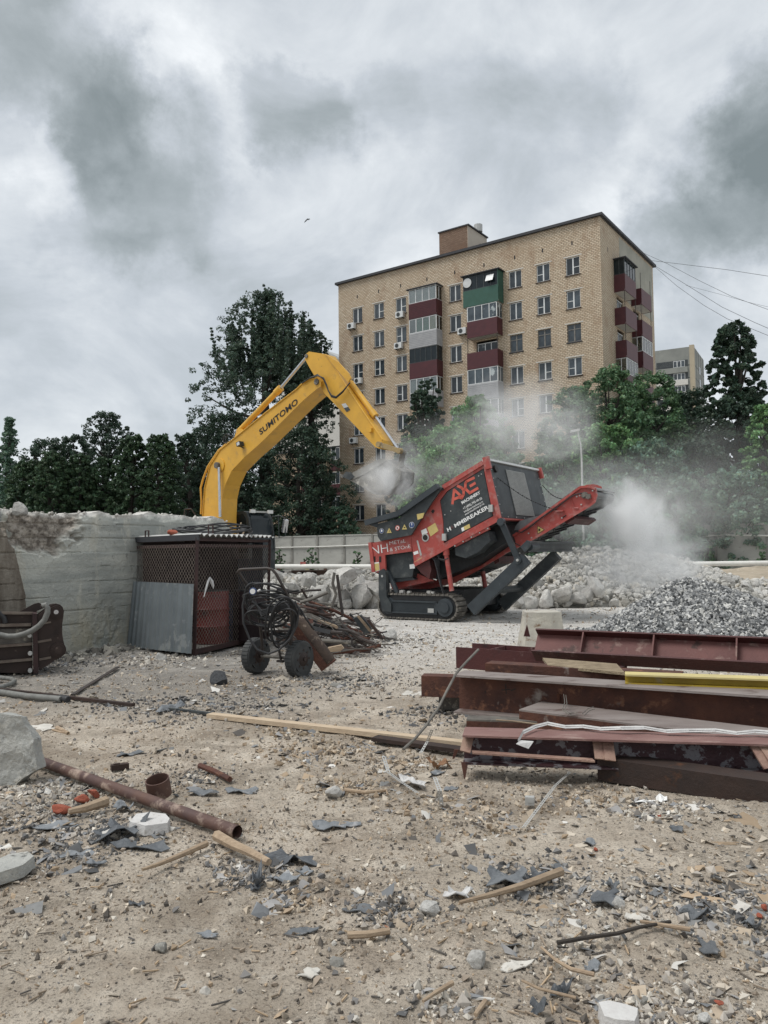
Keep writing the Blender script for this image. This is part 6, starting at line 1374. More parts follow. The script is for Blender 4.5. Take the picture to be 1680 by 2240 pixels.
m = MB(); m.tube([hc1+ax*.08, hc2-ax*.08], .022, 10); m.build('axle', GRIME, ct, smooth=True)
Yc = (w1.y+w2.y)/2
def dc(x, y, Y): return D(*KC(x, y), Y)
m = MB(); m.tube([dc(200, 480, 10.25), dc(160, 400, 10.2), dc(85, 290, 10.15), dc(100, 276, 10.13), dc(130, 272, 10.12), dc(350, 262, 9.95), dc(395, 272, 9.93), dc(430, 310, 9.92), dc(500, 440, 9.95), dc(550, 540, 10.0), dc(575, 640, 10.05), dc(600, 760, 10.1), dc(560, 960, 10.1)], .019, 10)
m.tube([dc(200, 480, 10.25), dc(270, 640, 10.35), dc(300, 900, 10.4), hc1+ax*.12], .019, 10); m.tube([dc(270, 640, 10.35), dc(575, 640, 10.05)], .014, 8); m.tube([dc(290, 830, 10.4), dc(590, 830, 10.1)], .014, 8)
m.tube([dc(445, 870, 10.3), dc(455, 980, 10.3), dc(475, 1100, 10.3), dc(525, 1095, 10.25)], .016, 8); m.build('handle_frame', CARTM, ct, smooth=True)
m = MB(); m.obox(dc(470, 1105, 10.3), ax*.05, fwd*.02, V(0, 0, .015)); m.build('foot', CARTM, ct)
# hose bundle hung on the cart
r = np.random.default_rng(12); hoses = MB()
for k in range(15):
    cxp = 345+r.normal()*18; cyp = 500+k*24+r.normal()*14; rx = 205-k*4+r.normal()*12; ry = 92+r.normal()*24; tilt = r.normal()*.12+.08; P_ = []
    if k > 9: cxp = 490+r.normal()*22; cyp = 760+r.normal()*35; rx = 110+r.normal()*14; ry = 175+r.normal()*25; tilt = .2+r.normal()*.1
    ph = r.uniform(0, 6.28)
    for j in range(40):
        an = j/40*2*math.pi; x_ = rx*math.cos(an)*(1+.06*math.sin(3*an+ph)); y_ = ry*math.sin(an)*(1+.07*math.sin(2*an+ph))
        xx, yy = cxp+x_*math.cos(tilt)-y_*math.sin(tilt), cyp+x_*math.sin(tilt)+y_*math.cos(tilt); P_.append(dc(xx, yy, 10.05+.16*math.sin(an)+.05*math.sin(an*3+ph)+(.05 if k < 10 else -.12)+r.normal()*.002))
    hoses.tube(P_, .0125, 7, closed=True)
big = [dc(x, y, 9.86) for x, y in ((150, 500), (128, 600), (135, 760), (190, 900), (260, 1000), (360, 1038), (460, 1000), (560, 900), (620, 780), (640, 640), (600, 560))]
hoses.tube(big, .0145, 8)
for k in range(7):
    P_ = [dc(560+k*8, 560+k*6, 9.95), dc(640+k*10, 620+k*12, 9.98), dc(690+k*6, 700+k*10, 10.0), dc(760+k*8, 800+k*8, 10.2)] if k < 3 else [dc(180+k*12, 520+k*10, 10.0), dc(300, 600+k*16, 9.9), dc(420, 590+k*8, 9.9), dc(560, 540+k*14, 9.95)]
    hoses.tube(P_, .0125, 7)
tag(hoses.build('hose_bundle', RUBBER, smooth=True), 'thick tangle of black hoses hung over the two wheeled cart', 'hoses')
m = MB(); c = dc(222, 470, 9.84); m.tube([c, c+V(-.0, -.03, 0)], [.045, .042], 16); gsu = m.build('regulator', BLUEL, ct, smooth=True); m = MB(); m.tube([c+V(0, -.031, 0), c+V(0, -.034, 0)], .034, 16); m.tube([c+V(.06, 0, 0), c+V(.09, -.01, .02)], .012, 6); m.build('gauge_face', WHITEP, gsu)
# rusty gas cylinder in its trough, leaning on the cart
a, b = dc(600, 730, 10.45), dc(905, 1120, 10.5); a.z += .02; b.z = max(b.z, .12)
d_ = (b-a).normalized(); RUSTC = M('rusty_cylinder', (.085, .058, .042), (.045, .032, .026), 5, .7, .1, c3=(.22, .17, .13), s3=9, t3=.56, bump=.2)
gc = empty('gas_cylinder', ((a+b)/2).to_tuple(), 'rust brown gas cylinder lying slanted behind the cart wheels', 'gas cylinder')
m = MB(); m.tube([a-d_*.06, a-d_*.02, a+d_*.06, b-d_*.05, b], [.035, .06, .112, .112, .105], 24); m.build('vessel', RUSTC, gc, smooth=True)
m = MB(); s_ = d_.cross(V(0, 0, 1)).normalized(); u_ = s_.cross(d_); m.prism([b-s_*.13-u_*.13, b+s_*.13-u_*.13, b+s_*.13+u_*.10, b-s_*.13+u_*.10], d_*.02); m.prism([a+d_*.1-s_*.13-u_*.02, b-s_*.13-u_*.02, b-s_*.118-u_*.13, a+d_*.1-s_*.118-u_*.13], s_*.012); m.prism([a+d_*.1+s_*.12-u_*.02, b+s_*.12-u_*.02, b+s_*.12-u_*.13, a+d_*.1+s_*.12-u_*.13], s_*.012); m.build('cradle', RUST, gc)
# ================================================================== SCRAP HEAP
r = np.random.default_rng(21); mts = [RUST, GRIME, CARTM, BROWNRUST, CARTM, DARKM, GRIME]
n = 0
for k in range(130):
    cx0, cy0 = r.uniform(620, 815), 0; t_ = max(0, (cx0-630)/185); zmax = .85*(1-t_)**.7+.08
    Y = r.uniform(12.2, 14.8); q = D(cx0, 1380, Y); z = r.uniform(.05, 1)*zmax; L_ = r.uniform(.3, 1.0); an = r.normal()*.45-.25; el = r.normal()*.28-.22
    dv = V(math.cos(an)*math.cos(el), math.sin(an)*math.cos(el), math.sin(el)); a = V(q.x, Y, z)-dv*L_/2; b = V(q.x, Y, z)+dv*L_/2; md = a.lerp(b, .5)+V(r.normal()*.04, r.normal()*.04, r.normal()*.05)
    for p in (a, b, md): p.z = max(p.z, .03)
    m = MB(); rr = r.choice([.008, .010, .014, .02, .028])
    if k % 4 == 3: m.bar(a, b, .07, .008, V(r.normal()*.3, -1, .5)); nm = 'scrap_bar'
    else: m.tube([a, md, b], rr, 7); nm = 'scrap_rod'
    tag(m.build(nm, mts[k % 7], smooth=(k % 4 != 3)), 'rusty rod or flat bar in the tangled scrap heap behind the cart', 'scrap metal', 'rods and bars of the scrap heap')
for k in range(26):   # curly wires
    q = D(r.uniform(640, 830), 1380, r.uniform(12.2, 14)); P_ = []; z0 = r.uniform(.05, .5); R0 = r.uniform(.08, .3)
    for j in range(12): an = j*.45+k; P_.append(V(q.x+R0*math.cos(an), q.y+R0*.4*math.sin(an), max(.02, z0+R0*.5*math.sin(an*1.3))))
    tag(MB().tube(P_, .006, 5).build('scrap_wire', CARTM), 'bent dark wire loop in the scrap heap', 'wire', 'bent wires of the scrap heap')
def px_tube(L, Y, r_, mat, nm, lab, cat, Y1=None, n=8): 
    P_ = [D(x, y, Y+((Y1 or Y)-Y)*k/(len(L)-1)) for k, (x, y) in enumerate(L)]; return tag(MB().tube(P_, r_, n).build(nm, mat, smooth=True), lab, cat)
KS = KC
px_tube([KS(960, 300), KS(945, 400), KS(975, 500), KS(920, 660)], 13.6, .026, GRIME, 'steel_pipe', 'upright bent pipe in the scrap heap, left of the two', 'pipe')
px_tube([KS(985, 320), KS(1005, 470), KS(1035, 680)], 13.4, .026, CARTM, 'steel_pipe', 'upright leaning pipe in the scrap heap, right of the two', 'pipe')
px_tube([KS(650, 570), KS(760, 540), KS(900, 480)], 13.0, .028, GRIME, 'steel_pipe', 'grey pipe sticking out over the scrap heap towards the rocks', 'pipe')
px_tube([KS(580, 490), KS(700, 465), KS(840, 458)], 14.0, .02, CARTM, 'steel_pipe', 'thin dark pipe lying level across the top of the scrap heap', 'pipe')
px_tube([KS(840, 915), KS(960, 925), KS(1110, 935)], 12.1, .03, GRIME, 'steel_pipe', 'grey pipe lying flat in front of the scrap heap', 'pipe')
def px_plate(L, Y, th, mat, nm, lab, cat, tilt=0.):
    P_ = [D(x, y, Y+(y-L[0][1])*tilt) for x, y in L]; return tag(MB().prism(P_, (0, th, 0)).build(nm, mat), lab, cat)
px_plate([KS(1130, 720), KS(1200, 690), KS(1300, 800), KS(1280, 850), KS(1230, 860)], 12.6, .25, BLACKP, 'steel_box', 'dark dented steel box at the right end of the scrap heap', 'metal box')
px_plate([KS(1250, 735), KS(1275, 730), KS(1410, 905), KS(1380, 905)], 12.3, .20, BROWNRUST, 'steel_plate', 'dark steel plate standing slanted at the right end of the scrap heap', 'metal plate')
px_plate([KS(1160, 695), KS(1185, 690), KS(1300, 830), KS(1275, 838)], 12.5, .02, WOODM, 'wooden_board', 'pale board leaning on the steel box of the scrap heap', 'board')
px_plate([KS(810, 730), KS(1000, 790), KS(985, 812), KS(800, 752)], 12.6, .12, WOODM, 'wooden_board', 'flat board lying across the front of the scrap heap', 'board')
px_plate([KS(900, 985), KS(1020, 960), KS(1045, 990), KS(1010, 1015), KS(925, 1022)], 11.4, .12, WOODM, 'wood_offcut', 'brown wood offcut behind the gas cylinder', 'wood')
q = G(*KS(1460, 905)); put_rock('concrete_fragment', q+V(0, 0, .09), (.16, .12, .12), (.3, .2, .9), 5, 'grey concrete lump right of the scrap heap', 'concrete lump')
# ================================================================== STEEL BEAMS
def beam(name, P0, P1, h, bf, label, mats, roll=0., tf=.014, tw=.012, stiff=(), lie=False, end=None, group='steel beams stacked on the right', sect='I'):
    """P0,P1: bottom middle of the ends"""
    P0, P1 = Vector(P0), Vector(P1); d = (P1-P0).normalized(); s_ = V(0, 0, 1).cross(d).normalized(); s_ = s_ if s_.y > 0 else -s_; u_ = d.cross(s_); u_ = u_ if u_.z > 0 else -u_
    if roll: q = Matrix.Rotation(roll, 3, d); s_, u_ = q@s_, q@u_
    root = empty(name, P0, label, 'steel beam', group); L_ = P1-P0
    web, ft, fb = mats
    a = P0
    def pz(s0, s1, z0, z1): return [a+s_*s0+u_*z0, a+s_*s1+u_*z0, a+s_*s1+u_*z1, a+s_*s0+u_*z1]
    if sect == 'C': ws = (-bf/2, -bf/2+tw)
    elif sect == 'B': ws = (bf/2-tw, bf/2)
    else: ws = (-tw/2, tw/2)
    MB().prism(pz(ws[0], ws[1], tf, h-tf), L_).build('web', web, root); MB().prism(pz(-bf/2, bf/2, h-tf, h), L_).build('top_flange', ft, root); MB().prism(pz(-bf/2, bf/2, 0, tf), L_).build('bottom_flange', fb, root)
    for k in stiff:
        c = a+L_*k
        for sg in ((-1, 1) if sect == 'I' else (-1,)):
            x0, x1 = (tw/2, bf/2-.005) if sg > 0 else (-bf/2+.005, -tw/2)
            if sect == 'B': x0, x1 = -bf/2+.005, bf/2-tw
            MB().prism([c+s_*x0+u_*tf, c+s_*x1+u_*tf, c+s_*x1+u_*(h-tf), c+s_*x0+u_*(h-tf)], d*.014).build('stiffener', web if web is not PEEL else OXIDEL, root)
    return root, d, s_, u_
def GG(px, py, z): return G(px, py, z)
KB = lambda x, y: (880+x/2.0737, 1340+y/2.0737)
def ends(l, rr, z, ext=1.0):   # two pixel points on plane z -> extended to the right by factor
    a, b = G(*KB(*l), z), G(*KB(*rr), z); return a, a+(b-a)*ext
# A: front beam (peeling primer web)
a, b = ends((290, 690), (1659, 740), .09, 1.35)
off = V(0, 1, 0)
bA = .27; _ = beam('steel_beam', a+off*(bA/2), b+off*(bA/2), .205, bA, 'front maroon beam with peeling paint and short stiffener plates, nearest the camera', (PEEL, M('dusty_oxide_flange', (.26, .155, .135), (.17, .085, .075), 4, .75, c3=(.36, .28, .24), s3=6, t3=.56, w3=.15, stretch=(.4, 1, 1), bump=.3), PEEL), stiff=())
Ar = _[0]; dA = _[1]; DUSTYR = M('dusty_rust_plate', (.36, .245, .185), (.24, .14, .11), 5, .8, c3=(.14, .07, .055), s3=7, t3=.56, w3=.12, bump=.3)
m = MB(); aa = a+V(0, 0, .20)
P0 = G(*KB(318, 592), .25); P1 = G(*KB(872, 628), .25); MB().obox((P0+P1)/2+V(0, .03, -.07), (P1-P0)/2, V(0, .035, 0), V(0, 0, .006)).build('ledge_plate', DUSTYR, Ar)
for (x0, y0), (x1, y1), w_ in (((888, 578), (900, 664), .075), ((932, 580), (944, 670), .075), ((302, 556), (285, 630), .075), ((1600, 600), (1665, 705), .07), ((1640, 600), (1700, 690), .07)):
    p, q_ = G(*KB(x0, y0), .295), D(*KB(x1, y1), a.y-.01+(x1-290)*-.0003); p = D(*KB(x0, y0), q_.y+.12)
    MB().bar(p, q_, w_, .014, V(0, .8, -.6)).build('stiffener', DUSTYR, Ar)
p = D(1018, 1668, a.y); q_ = D(1016.5, 1704, a.y-.02); m = MB().prism([p+V(-.03, 0, 0), p+V(.02, 0, 0), q_+V(.004, 0, 0), q_+V(-.004, 0, 0)], (0, .012, 0)); m.build('torn_strip', RUST, Ar)
p = D(994, 1640, a.y+.05); q_ = D(990, 1660, a.y+.05); MB().prism([p, p+V(.03, 0, 0), q_+V(.012, 0, 0), q_], (0, .012, 0)).build('torn_strip', RUST, Ar)
# base beam below A at the right
a2, b2 = G(*KB(930, 768), 0), G(*KB(1659, 882), 0); b2 = a2+(b2-a2)*1.6
bR = beam('steel_beam', a2+V(0, .12, .0), b2+V(0, .12, .0), .155, .2, 'dark rust brown beam lying on the ground under the right half of the front beam', (BROWNRUST, BROWNRUST, BROWNRUST), sect='C')
# rusty skewed pieces under the left end
a3, b3 = G(*KB(300, 470), .22), G(*KB(700, 500), .22); beam('steel_beam', a3+V(0, .10, -.20), b3+V(0.8, .10, -.20), .17, .16, 'rusty short beam between the front beam and the big grey flanged beam', (RUST, GRIME, RUST), sect='C')
# A2: channel in front of B on the right, broad pale upper face
a4, b4 = G(*KB(603, 443), .27), G(*KB(1300, 530), .27); b4 = a4+(b4-a4)*2.1
bb = beam('steel_beam', a4+V(0, .21, -.145), b4+V(0, .21, -.145), .145, .42, 'beam with a rust red edge and broad pale dusty top, in front of the big grey flanged beam', (RUST, FLANGE, RUST), sect='C')
q = G(*KB(645, 350), .34); q1 = G(*KB(712, 372), .34); MB().obox((q+q1)/2+V(0, 0, -.03), (q1-q)/2, V(0, .01, 0), V(0, 0, .035)).build('welded_lug', RUST, bb[0])
# B: big beam
a5, b5 = G(*KB(230, 282), .47), G(*KB(1659, 379), .47); b5 = a5+(b5-a5)*1.45
bB_ = .30; sB = (b5-a5).normalized(); nB = V(-sB.y, sB.x, 0)
rB = beam('steel_beam', a5+nB*bB_/2+V(0, 0, -.35), b5+nB*bB_/2+V(0, 0, -.35), .35, bB_, 'large brown beam with a worn grey top flange and a chalk cross on its web', (RUST, FLANGE, FLANGE), tf=.018)
# chalk scrawl on the web
wpl = lambda x, y: (lambda d: O+d*(((a5+nB*(bB_/2-.008)-O).dot(nB))/d.dot(nB)))(ray(*KB(x, y)))
m = MB()
for p, q_ in (((468, 325), (472, 370)), ((450, 352), (490, 348)), ((492, 355), (515, 345)), ((378, 355), (376, 366))): m.bar(wpl(*p), wpl(*q_), .008, .003, nB)
m.build('chalk_marks', BLACKL, rB[0])
# stub behind B at the left
a6, b6 = G(*KB(97, 330), .30), G(*KB(300, 345), .30); beam('steel_beam', a6+V(0, .15, -.12), b6+V(0.7, .1, -.12), .20, .18, 'short rusty channel end sticking out behind the big grey flanged beam on the left', (RUST, RUST, RUST), sect='C')
a7, b7 = G(*KB(175, 445), 0.02), G(*KB(340, 455), .02); beam('steel_beam', a7+V(0, .15, 0), b7+V(.4, .15, 0), .16, .2, 'grey brown beam stub on the ground under the left end of the stack', (GRIME, GRIME, GRIME), sect='C')
# rust plate strip and sand crust behind B
a8, b8 = G(*KB(398, 232), .52), G(*KB(1010, 275), .52); beam('steel_beam', a8+V(0, .12, -.16), b8+V(.5, 0, -.16), .16, .2, 'narrow rust brown beam squeezed behind the big grey flange', (RUST, RUST, RUST), sect='C')
a9, b9 = G(*KB(660, 232), .50), G(*KB(1010, 262), .50); a9b, b9b = G(*KB(660, 250), .5), G(*KB(1010, 285), .5)
sg = MB().prism([a9b, b9b, b9+V(0, .25, 0), a9+V(0, .25, 0)], (0, 0, .025)).build('sandy_crust', SANDM); tag(sg, 'strip of yellowish sandy crust lying on the beams behind the yellow beam', 'sand crust')
# yellow beam
a10, b10 = G(*KB(1010, 281), .55), G(*KB(1659, 303), .55); b10 = a10+(b10-a10)*1.7; sY = (b10-a10).normalized(); nY = V(-sY.y, sY.x, 0)
YT = M('pale_yellow_flange', (.62, .52, .22), (.50, .42, .2), 4, .6)
beam('steel_beam', a10+nY*.09+V(0, 0, -.085), b10+nY*.09+V(0, 0, -.085), .085, .17, 'yellow painted beam at the right of the stack', (YBEAM, YT, YBEAM), sect='I')
# C: beam lying on its side (upright flanges, level web)
a11, b11 = G(*KB(243, 156), .50), G(*KB(600, 181), .50); b11 = a11+(b11-a11)*1.9; sC = (b11-a11).normalized(); nC = V(-sC.y, sC.x, 0)
rC = empty('steel_beam', a11, 'oxide red beam lying on its side with open top compartments, left of the upper stack', 'steel beam', 'steel beams stacked on the right')
LC = b11-a11; far_ = .42; hz = .24
def slab(p, dn, z0, z1, th, nm, mat): MB().prism([p+V(0, 0, z0), p+nC*th+V(0, 0, z0), p+nC*th+V(0, 0, z1), p+V(0, 0, z1)], LC).build(nm, mat, rC)
slab(a11, 0, -hz, 0, .016, 'near_flange', OXIDE); slab(a11+nC*far_+sC*-.02, 0, -hz, 0, .016, 'far_flange', OXIDE)
MB().prism([a11+nC*.016+V(0, 0, -hz/2), a11+nC*far_+V(0, 0, -hz/2), a11+nC*far_+V(0, 0, -hz/2+.012), a11+nC*.016+V(0, 0, -hz/2+.012)], LC).build('web', OXIDE, rC)
for k in (.22, .52, .82): c = a11+LC*k; MB().prism([c+nC*.017+V(0, 0, -hz/2+.013), c+nC*(far_-.002)+V(0, 0, -hz/2+.013), c+nC*(far_-.002)+V(0, 0, -.004), c+nC*.017+V(0, 0, -.004)], sC*.014).build('stiffener', OXIDEL, rC)
text_on('chalk_number', '800', D(*KB(262, 188), a11.y-.02), D(*KB(280, 190), a11.y-.02), .02, V(0, 1, 0), WHITEP, rC, lift=.0)
text_on('chalk_number', '1121', D(*KB(262, 200), a11.y-.02), D(*KB(286, 203), a11.y-.02), .02, V(0, 1, 0), WHITEP, rC, lift=.0)
text_on('chalk_number', '1821', D(*KB(655, 486), a4.y-.01), D(*KB(684, 490), a4.y-.01), .022, V(0, 1, 0), WHITEP, bb[0], lift=.01)
text_on('chalk_number', '060', D(*KB(657, 500), a4.y-.01), D(*KB(682, 502), a4.y-.01), .022, V(0, 1, 0), WHITEP, bb[0], lift=.01)
# D: tilted beam on top right
a12, b12 = G(*KB(582, 202), .50), G(*KB(1659, 262), .50); b12 = a12+(b12-a12)*1.5; sD = (b12-a12).normalized(); nD = V(-sD.y, sD.x, 0)
rD = beam('steel_beam', a12+nD*.10, b12+nD*.10, .275, .20, 'tilted oxide red beam with upright stiffeners on top of the stack, furthest from the camera', (OXIDEL, OXIDE, OXIDE), roll=R(-38), stiff=(.15, .36, .585, .80), tf=.016)
m = MB().prism([D(1146, 1392, 9.2), D(1160, 1393, 9.2), D(1153, 1366, 9.2)], (0, .02, 0)); tag(m.build('rusty_spike', OXIDE), 'small rusty steel spike in front of the concrete stub', 'metal scrap')
# white plastic strip on A
wt = [(525, 585), (548, 545), (600, 522), (660, 514), (740, 522), (820, 520), (900, 528), (990, 535), (1100, 534), (1200, 542), (1300, 543), (1420, 546), (1520, 550), (1600, 548), (1800, 556)]
m = MB(); rr = random.Random(4)
P_ = []
for k, (x, y) in enumerate(wt): p = G(*KB(x, y+6), .31); P_.append(p+V(0, rr.uniform(-.01, .01), rr.uniform(0, .02)))
for k in range(len(P_)-1):
    wA_ = .026+.012*(k % 2); a, b = P_[k], P_[k+1]; m.prism([a-V(0, wA_*.5, .0), b-V(0, wA_*.4, .0), b+V(0, wA_*.5, .012), a+V(0, wA_*.5, .012)], (0, 0, .003)); m.prism([a-V(0, wA_*.1, -.012), b-V(0, wA_*.1, -.008), b+V(0, wA_*.3, .018), a+V(0, wA_*.3, .018)], (0, 0, .003))
a = P_[0]; m.prism([a+V(-.02, -.04, .0), a+V(.06, -.05, -.03), a+V(.10, -.02, .01), a+V(.02, .01, .01)], (0, 0, .004))
tag(m.build('plastic_strip', CLOTHM), 'crumpled white plastic strip draped along the front beam', 'plastic strip')
# rods against the stack
px_tube([KB(345, 168), KB(290, 225), KB(245, 275), KB(205, 350), KB(165, 430), KB(110, 510), KB(55, 575), KB(5, 620)], 7.2, .011, GRIME, 'bent_rod', 'long bent rod leaning from the ground up onto the upper beams', 'rod', 5.75)
px_tube([KB(425, 487), KB(500, 492), KB(600, 505), KB(700, 515)], 6.15, .006, WOODM, 'thin_stick', 'thin stick lying just behind the front beam', 'stick')
def strap(L, zs, w_, lab, mat=None, tw=0.):
    P_ = [G(x, y, z) for (x, y), z in zip(L, zs)]; m = MB()
    pts = []
    for a, b in zip(P_, P_[1:]):
        n = max(2, int((b-a).length/.03))
        for k in range(n): pts.append((a.lerp(b, k/n), a.lerp(b, (k+1)/n)))
    for a, b in pts:
        d_ = (b-a).normalized(); s_ = d_.cross(V(0, .35, 1)).normalized()*w_/2; u_ = s_.cross(d_).normalized()*.0015; e = s_*.45; c = (a+b)/2
        for q4 in ((a-s_, b-s_, b-e, a-e), (a+e, b+e, b+s_, a+s_), (a-e, a.lerp(b, .35)-e, a.lerp(b, .35)+e, a+e)): m.prism(list(q4), u_)
    return tag(m.build('perforated_strap', mat or POLEM), lab, 'metal strap', 'perforated metal straps')
strap([(838.7, 1654), (850, 1690), (880, 1712), (914, 1735)], (.10, .03, .03, .02), .026, 'twisted perforated strap between the bent rod foot and the wood chips')
strap([(951, 1701), (962, 1730), (955, 1752)], (.13, .10, .01), .026, 'short folded perforated strap standing on the bare dirt'); strap([(962, 1730), (966, 1762)], (.10, .0), .026, 'second leg of the short folded perforated strap')
strap([(1246.8, 1689.7), (1215, 1718), (1185, 1758), (1145.4, 1810), (1100, 1815)], (.06, .05, .03, .012, .012), .022, 'long perforated strap running from under the front beam to the dirt')
strap([(1100, 1815), (1060, 1812), (1030, 1797)], (.012, .012, .012), .02, 'dark end of the long perforated strap', mat=CARTM); strap([(945, 1597), (935, 1622), (920, 1648)], (.2, .08, .02), .024, 'perforated strap hanging beside the plank end')
q = G(1159, 1760); tag(MB().obox(q+V(0, 0, .025), V(.028, -.005, 0), V(.005, .02, 0), V(0, 0, .025)).obox(q+V(0.002, -.022, .03), V(.02, -.003, 0), V(0, .002, 0), V(0, 0, .012)).build('metal_clip', POLEM), 'small silver metal clip beside the long perforated strap', 'metal clip')
def chain2(L, z, lab):
    P_ = [G(*KB(x, y), z) for x, y in L]; m = MB()
    for a, b in zip(P_, P_[1:]):
        n = max(1, int((b-a).length/.04))
        for k in range(n):
            p, q_ = a.lerp(b, k/n), a.lerp(b, (k+.9)/n); d_ = (q_-p).normalized(); s_ = d_.cross(V(0, -1, .6)).normalized()*.009; m.tube([p-s_, q_-s_], .0035, 5); m.tube([p+s_, q_+s_], .0035, 5)
    tag(m.build('chain', GRIME), lab, 'chain')
chain2([(737, 372), (742, 410), (732, 440), (760, 462), (800, 458)], .36, 'light chain hanging over the broad pale beam'); chain2([(822, 462), (845, 440), (872, 432)], .37, 'short dark chain end lying on the broad pale beam')
# concrete stub
s0 = D(1185, 1400, 13.2); sz_ = D(1185, 1337, 13.2).z; st_ = []
for z, k in ((0, .36), (sz_*.55, .31), (sz_*.85, .29), (sz_, .28)): st_.append((z, k))
m = MB(); pv = None
rr = random.Random(8)
for z, k in st_:
    ring = [V(s0.x+k*cx_*(1+rr.uniform(-.05, .05)), s0.y+k*cy_*(1+rr.uniform(-.05, .05)), z) for cx_, cy_ in ((-1, -.9), (-.3, -1), (.4, -1), (1, -.85), (1, .9), (-1, .9))]
    if pv:
        for j in range(6): m.quad(pv[j], pv[(j+1) % 6], ring[(j+1) % 6], ring[j])
    pv = ring
m.f.append(tuple(range(len(m.v)-6+0, len(m.v)))) if False else None
i = len(m.v); m.v += [tuple(p) for p in pv]; m.f.append(tuple(range(i, i+6)))
STUBM = M('stained_concrete', (.50, .47, .40), (.36, .34, .30), 3, .9, c3=(.20, .12, .07), s3=5, t3=.57, bump=.4)
tag(m.build('concrete_stub', STUBM), 'squat stained concrete stub between the crusher and the beams', 'concrete block')
# ================================================================== FOREGROUND THINGS
# concrete block at the left edge
f0 = G(94, 1684).y; KF = lambda x, y: (x/2.765, 1440+y/2.765)
prof = [KF(*p) for p in ((-500, 345), (0, 335), (60, 345), (118, 352), (135, 410), (170, 450), (212, 492), (222, 570), (245, 668), (150, 722), (60, 800), (-120, 800), (-500, 800))]
b = bmesh.new(); P_ = [D(x, y, 5.62-(0 if x > 80 else .0)) for x, y in prof]
for p in P_: p.z = max(p.z, -.05)
vs = [b.verts.new(p) for p in P_]; fc = b.faces.new(vs); ex = bmesh.ops.extrude_face_region(b, geom=[fc]); vv_ = [g for g in ex['geom'] if isinstance(g, bmesh.types.BMVert)]
bmesh.ops.translate(b, vec=(-.02, .16, -.03), verts=vv_); bmesh.ops.triangulate(b, faces=b.faces); bmesh.ops.subdivide_edges(b, edges=b.edges, cuts=11, use_grid_fill=True)
for v in b.verts:
    n_ = float(fbm(np.array([v.co.x*3+v.co.y]), np.array([v.co.z*3+v.co.y*2]), 1.6, 6, 3)[0]); v.co.y += n_*.10; v.co.x += n_*.04; v.co.z += float(fbm(np.array([v.co.x*5]), np.array([v.co.y*5]), 1.3, 3, 9)[0])*.03
me = bpy.data.meshes.new('concrete_block'); org = Vector((P_[0].x*.2+P_[8].x*.8, 5.7, 0)); b.transform(Matrix.Translation(-org)); bmesh.ops.recalc_face_normals(b, faces=b.faces); b.to_mesh(me); b.free(); me.materials.append(CONC); ob = bpy.data.objects.new('concrete_block', me); COL.objects.link(ob); ob.location = org
tag(ob, 'big broken grey concrete block cut by the left edge of the picture', 'concrete block')
# long pipe and ring
a, b_ = G(96, 1668, .04), G(519, 1820, .04); d_ = (b_-a).normalized(); m = MB(); PR = M('rusty_pipe', (.13, .07, .05), (.085, .05, .045), 4, .6, .1, c3=(.33, .25, .2), s3=6, t3=.56, w3=.1, bump=.15)
a = a-d_*.5
L = [a, b_, b_, b_-d_*.5]; m.tube(L[:2], .036, 20, cap=False); m.tube([b_, b_-d_*.6], .031, 20, cap=False)
for j in range(20):
    pass
tag(m.build('rusty_pipe', PR, smooth=True), 'long rusty steel pipe lying diagonally from the concrete block', 'pipe')
q = G(350, 1739); m = MB(); dz = V(-.012, -.028, .112); c = q+V(0, 0, .0); m.tube([c, c+dz], .078, 26, cap=False); m.tube([c+dz, c+V(0, 0, .01)], .071, 26, cap=False)
ri = [ ]
dzn = dz.normalized(); e1_ = dzn.orthogonal().normalized(); e2_ = dzn.cross(e1_)
for k in range(26):
    A, B = k/26*2*math.pi, (k+1)/26*2*math.pi; f_ = lambda an, rad: c+dz+(e1_*math.cos(an)+e2_*math.sin(an))*rad; m.quad(f_(A, .071), f_(B, .071), f_(B, .078), f_(A, .078))
tag(m.build('pipe_ring', PR, smooth=True), 'short rusty pipe ring standing on the dirt behind the long pipe', 'pipe ring')
# plank, angle bars, hoses
def board(px0, px1, w_, th, mat, nm, lab, cat, z=0.012, group=None, taper=1.):
    a, b = G(*px0, z), G(*px1, z); d_ = (b-a).normalized(); s_ = V(-d_.y, d_.x, 0)*w_/2; n = 6; m = MB(); rr = random.Random(int(px0[0]))
    top = []; pv = None
    for k in range(n+1):
        c = a.lerp(b, k/n); tk = 1-(1-taper)*k/n; j = [rr.uniform(-.12, .12)*(0 if taper == 1. else 1) for _ in range(4)]
        ring = [c-s_*tk*(1+j[0]), c+s_*tk*(1+j[1]), c+s_*tk*(1+j[2])*.9+V(0, 0, th*(1+j[3])), c-s_*tk+V(0, 0, th*(1+j[0]))]
        if pv:
            for q_ in range(4): m.quad(pv[q_], pv[(q_+1) % 4], ring[(q_+1) % 4], ring[q_])
        else: m.quad(*ring)
        pv = ring
    m.quad(*pv); return tag(m.build(nm, mat), lab, cat, group)
board((459, 1569), (1018, 1632), .10, .04, PLANKM, 'wooden_plank', 'long pale wooden plank lying across the yard to the beams', 'plank')
board((820, 1618), (1016, 1645), .12, .03, BROWNRUST, 'wooden_plank', 'dark plank lying just below the pale plank end at the beams', 'plank')
board((-260, 1480), (292, 1545), .05, .03, BROWNRUST, 'steel_bar', 'dark steel bar lying across the left of the yard', 'steel bar', z=.02)
board((352, 1550), (490, 1566), .035, .02, BLACKP, 'steel_bar', 'short dark bar between the sheet scrap and the pale plank', 'steel bar')
board((159, 1521), (258, 1460), .05, .015, CARTM, 'steel_bar', 'thin flat bar pointing from the dark bar towards the cage', 'steel bar')
px = [(-300, 1480), (-60, 1505), (0, 1514), (60, 1523), (120, 1528), (134, 1530)]
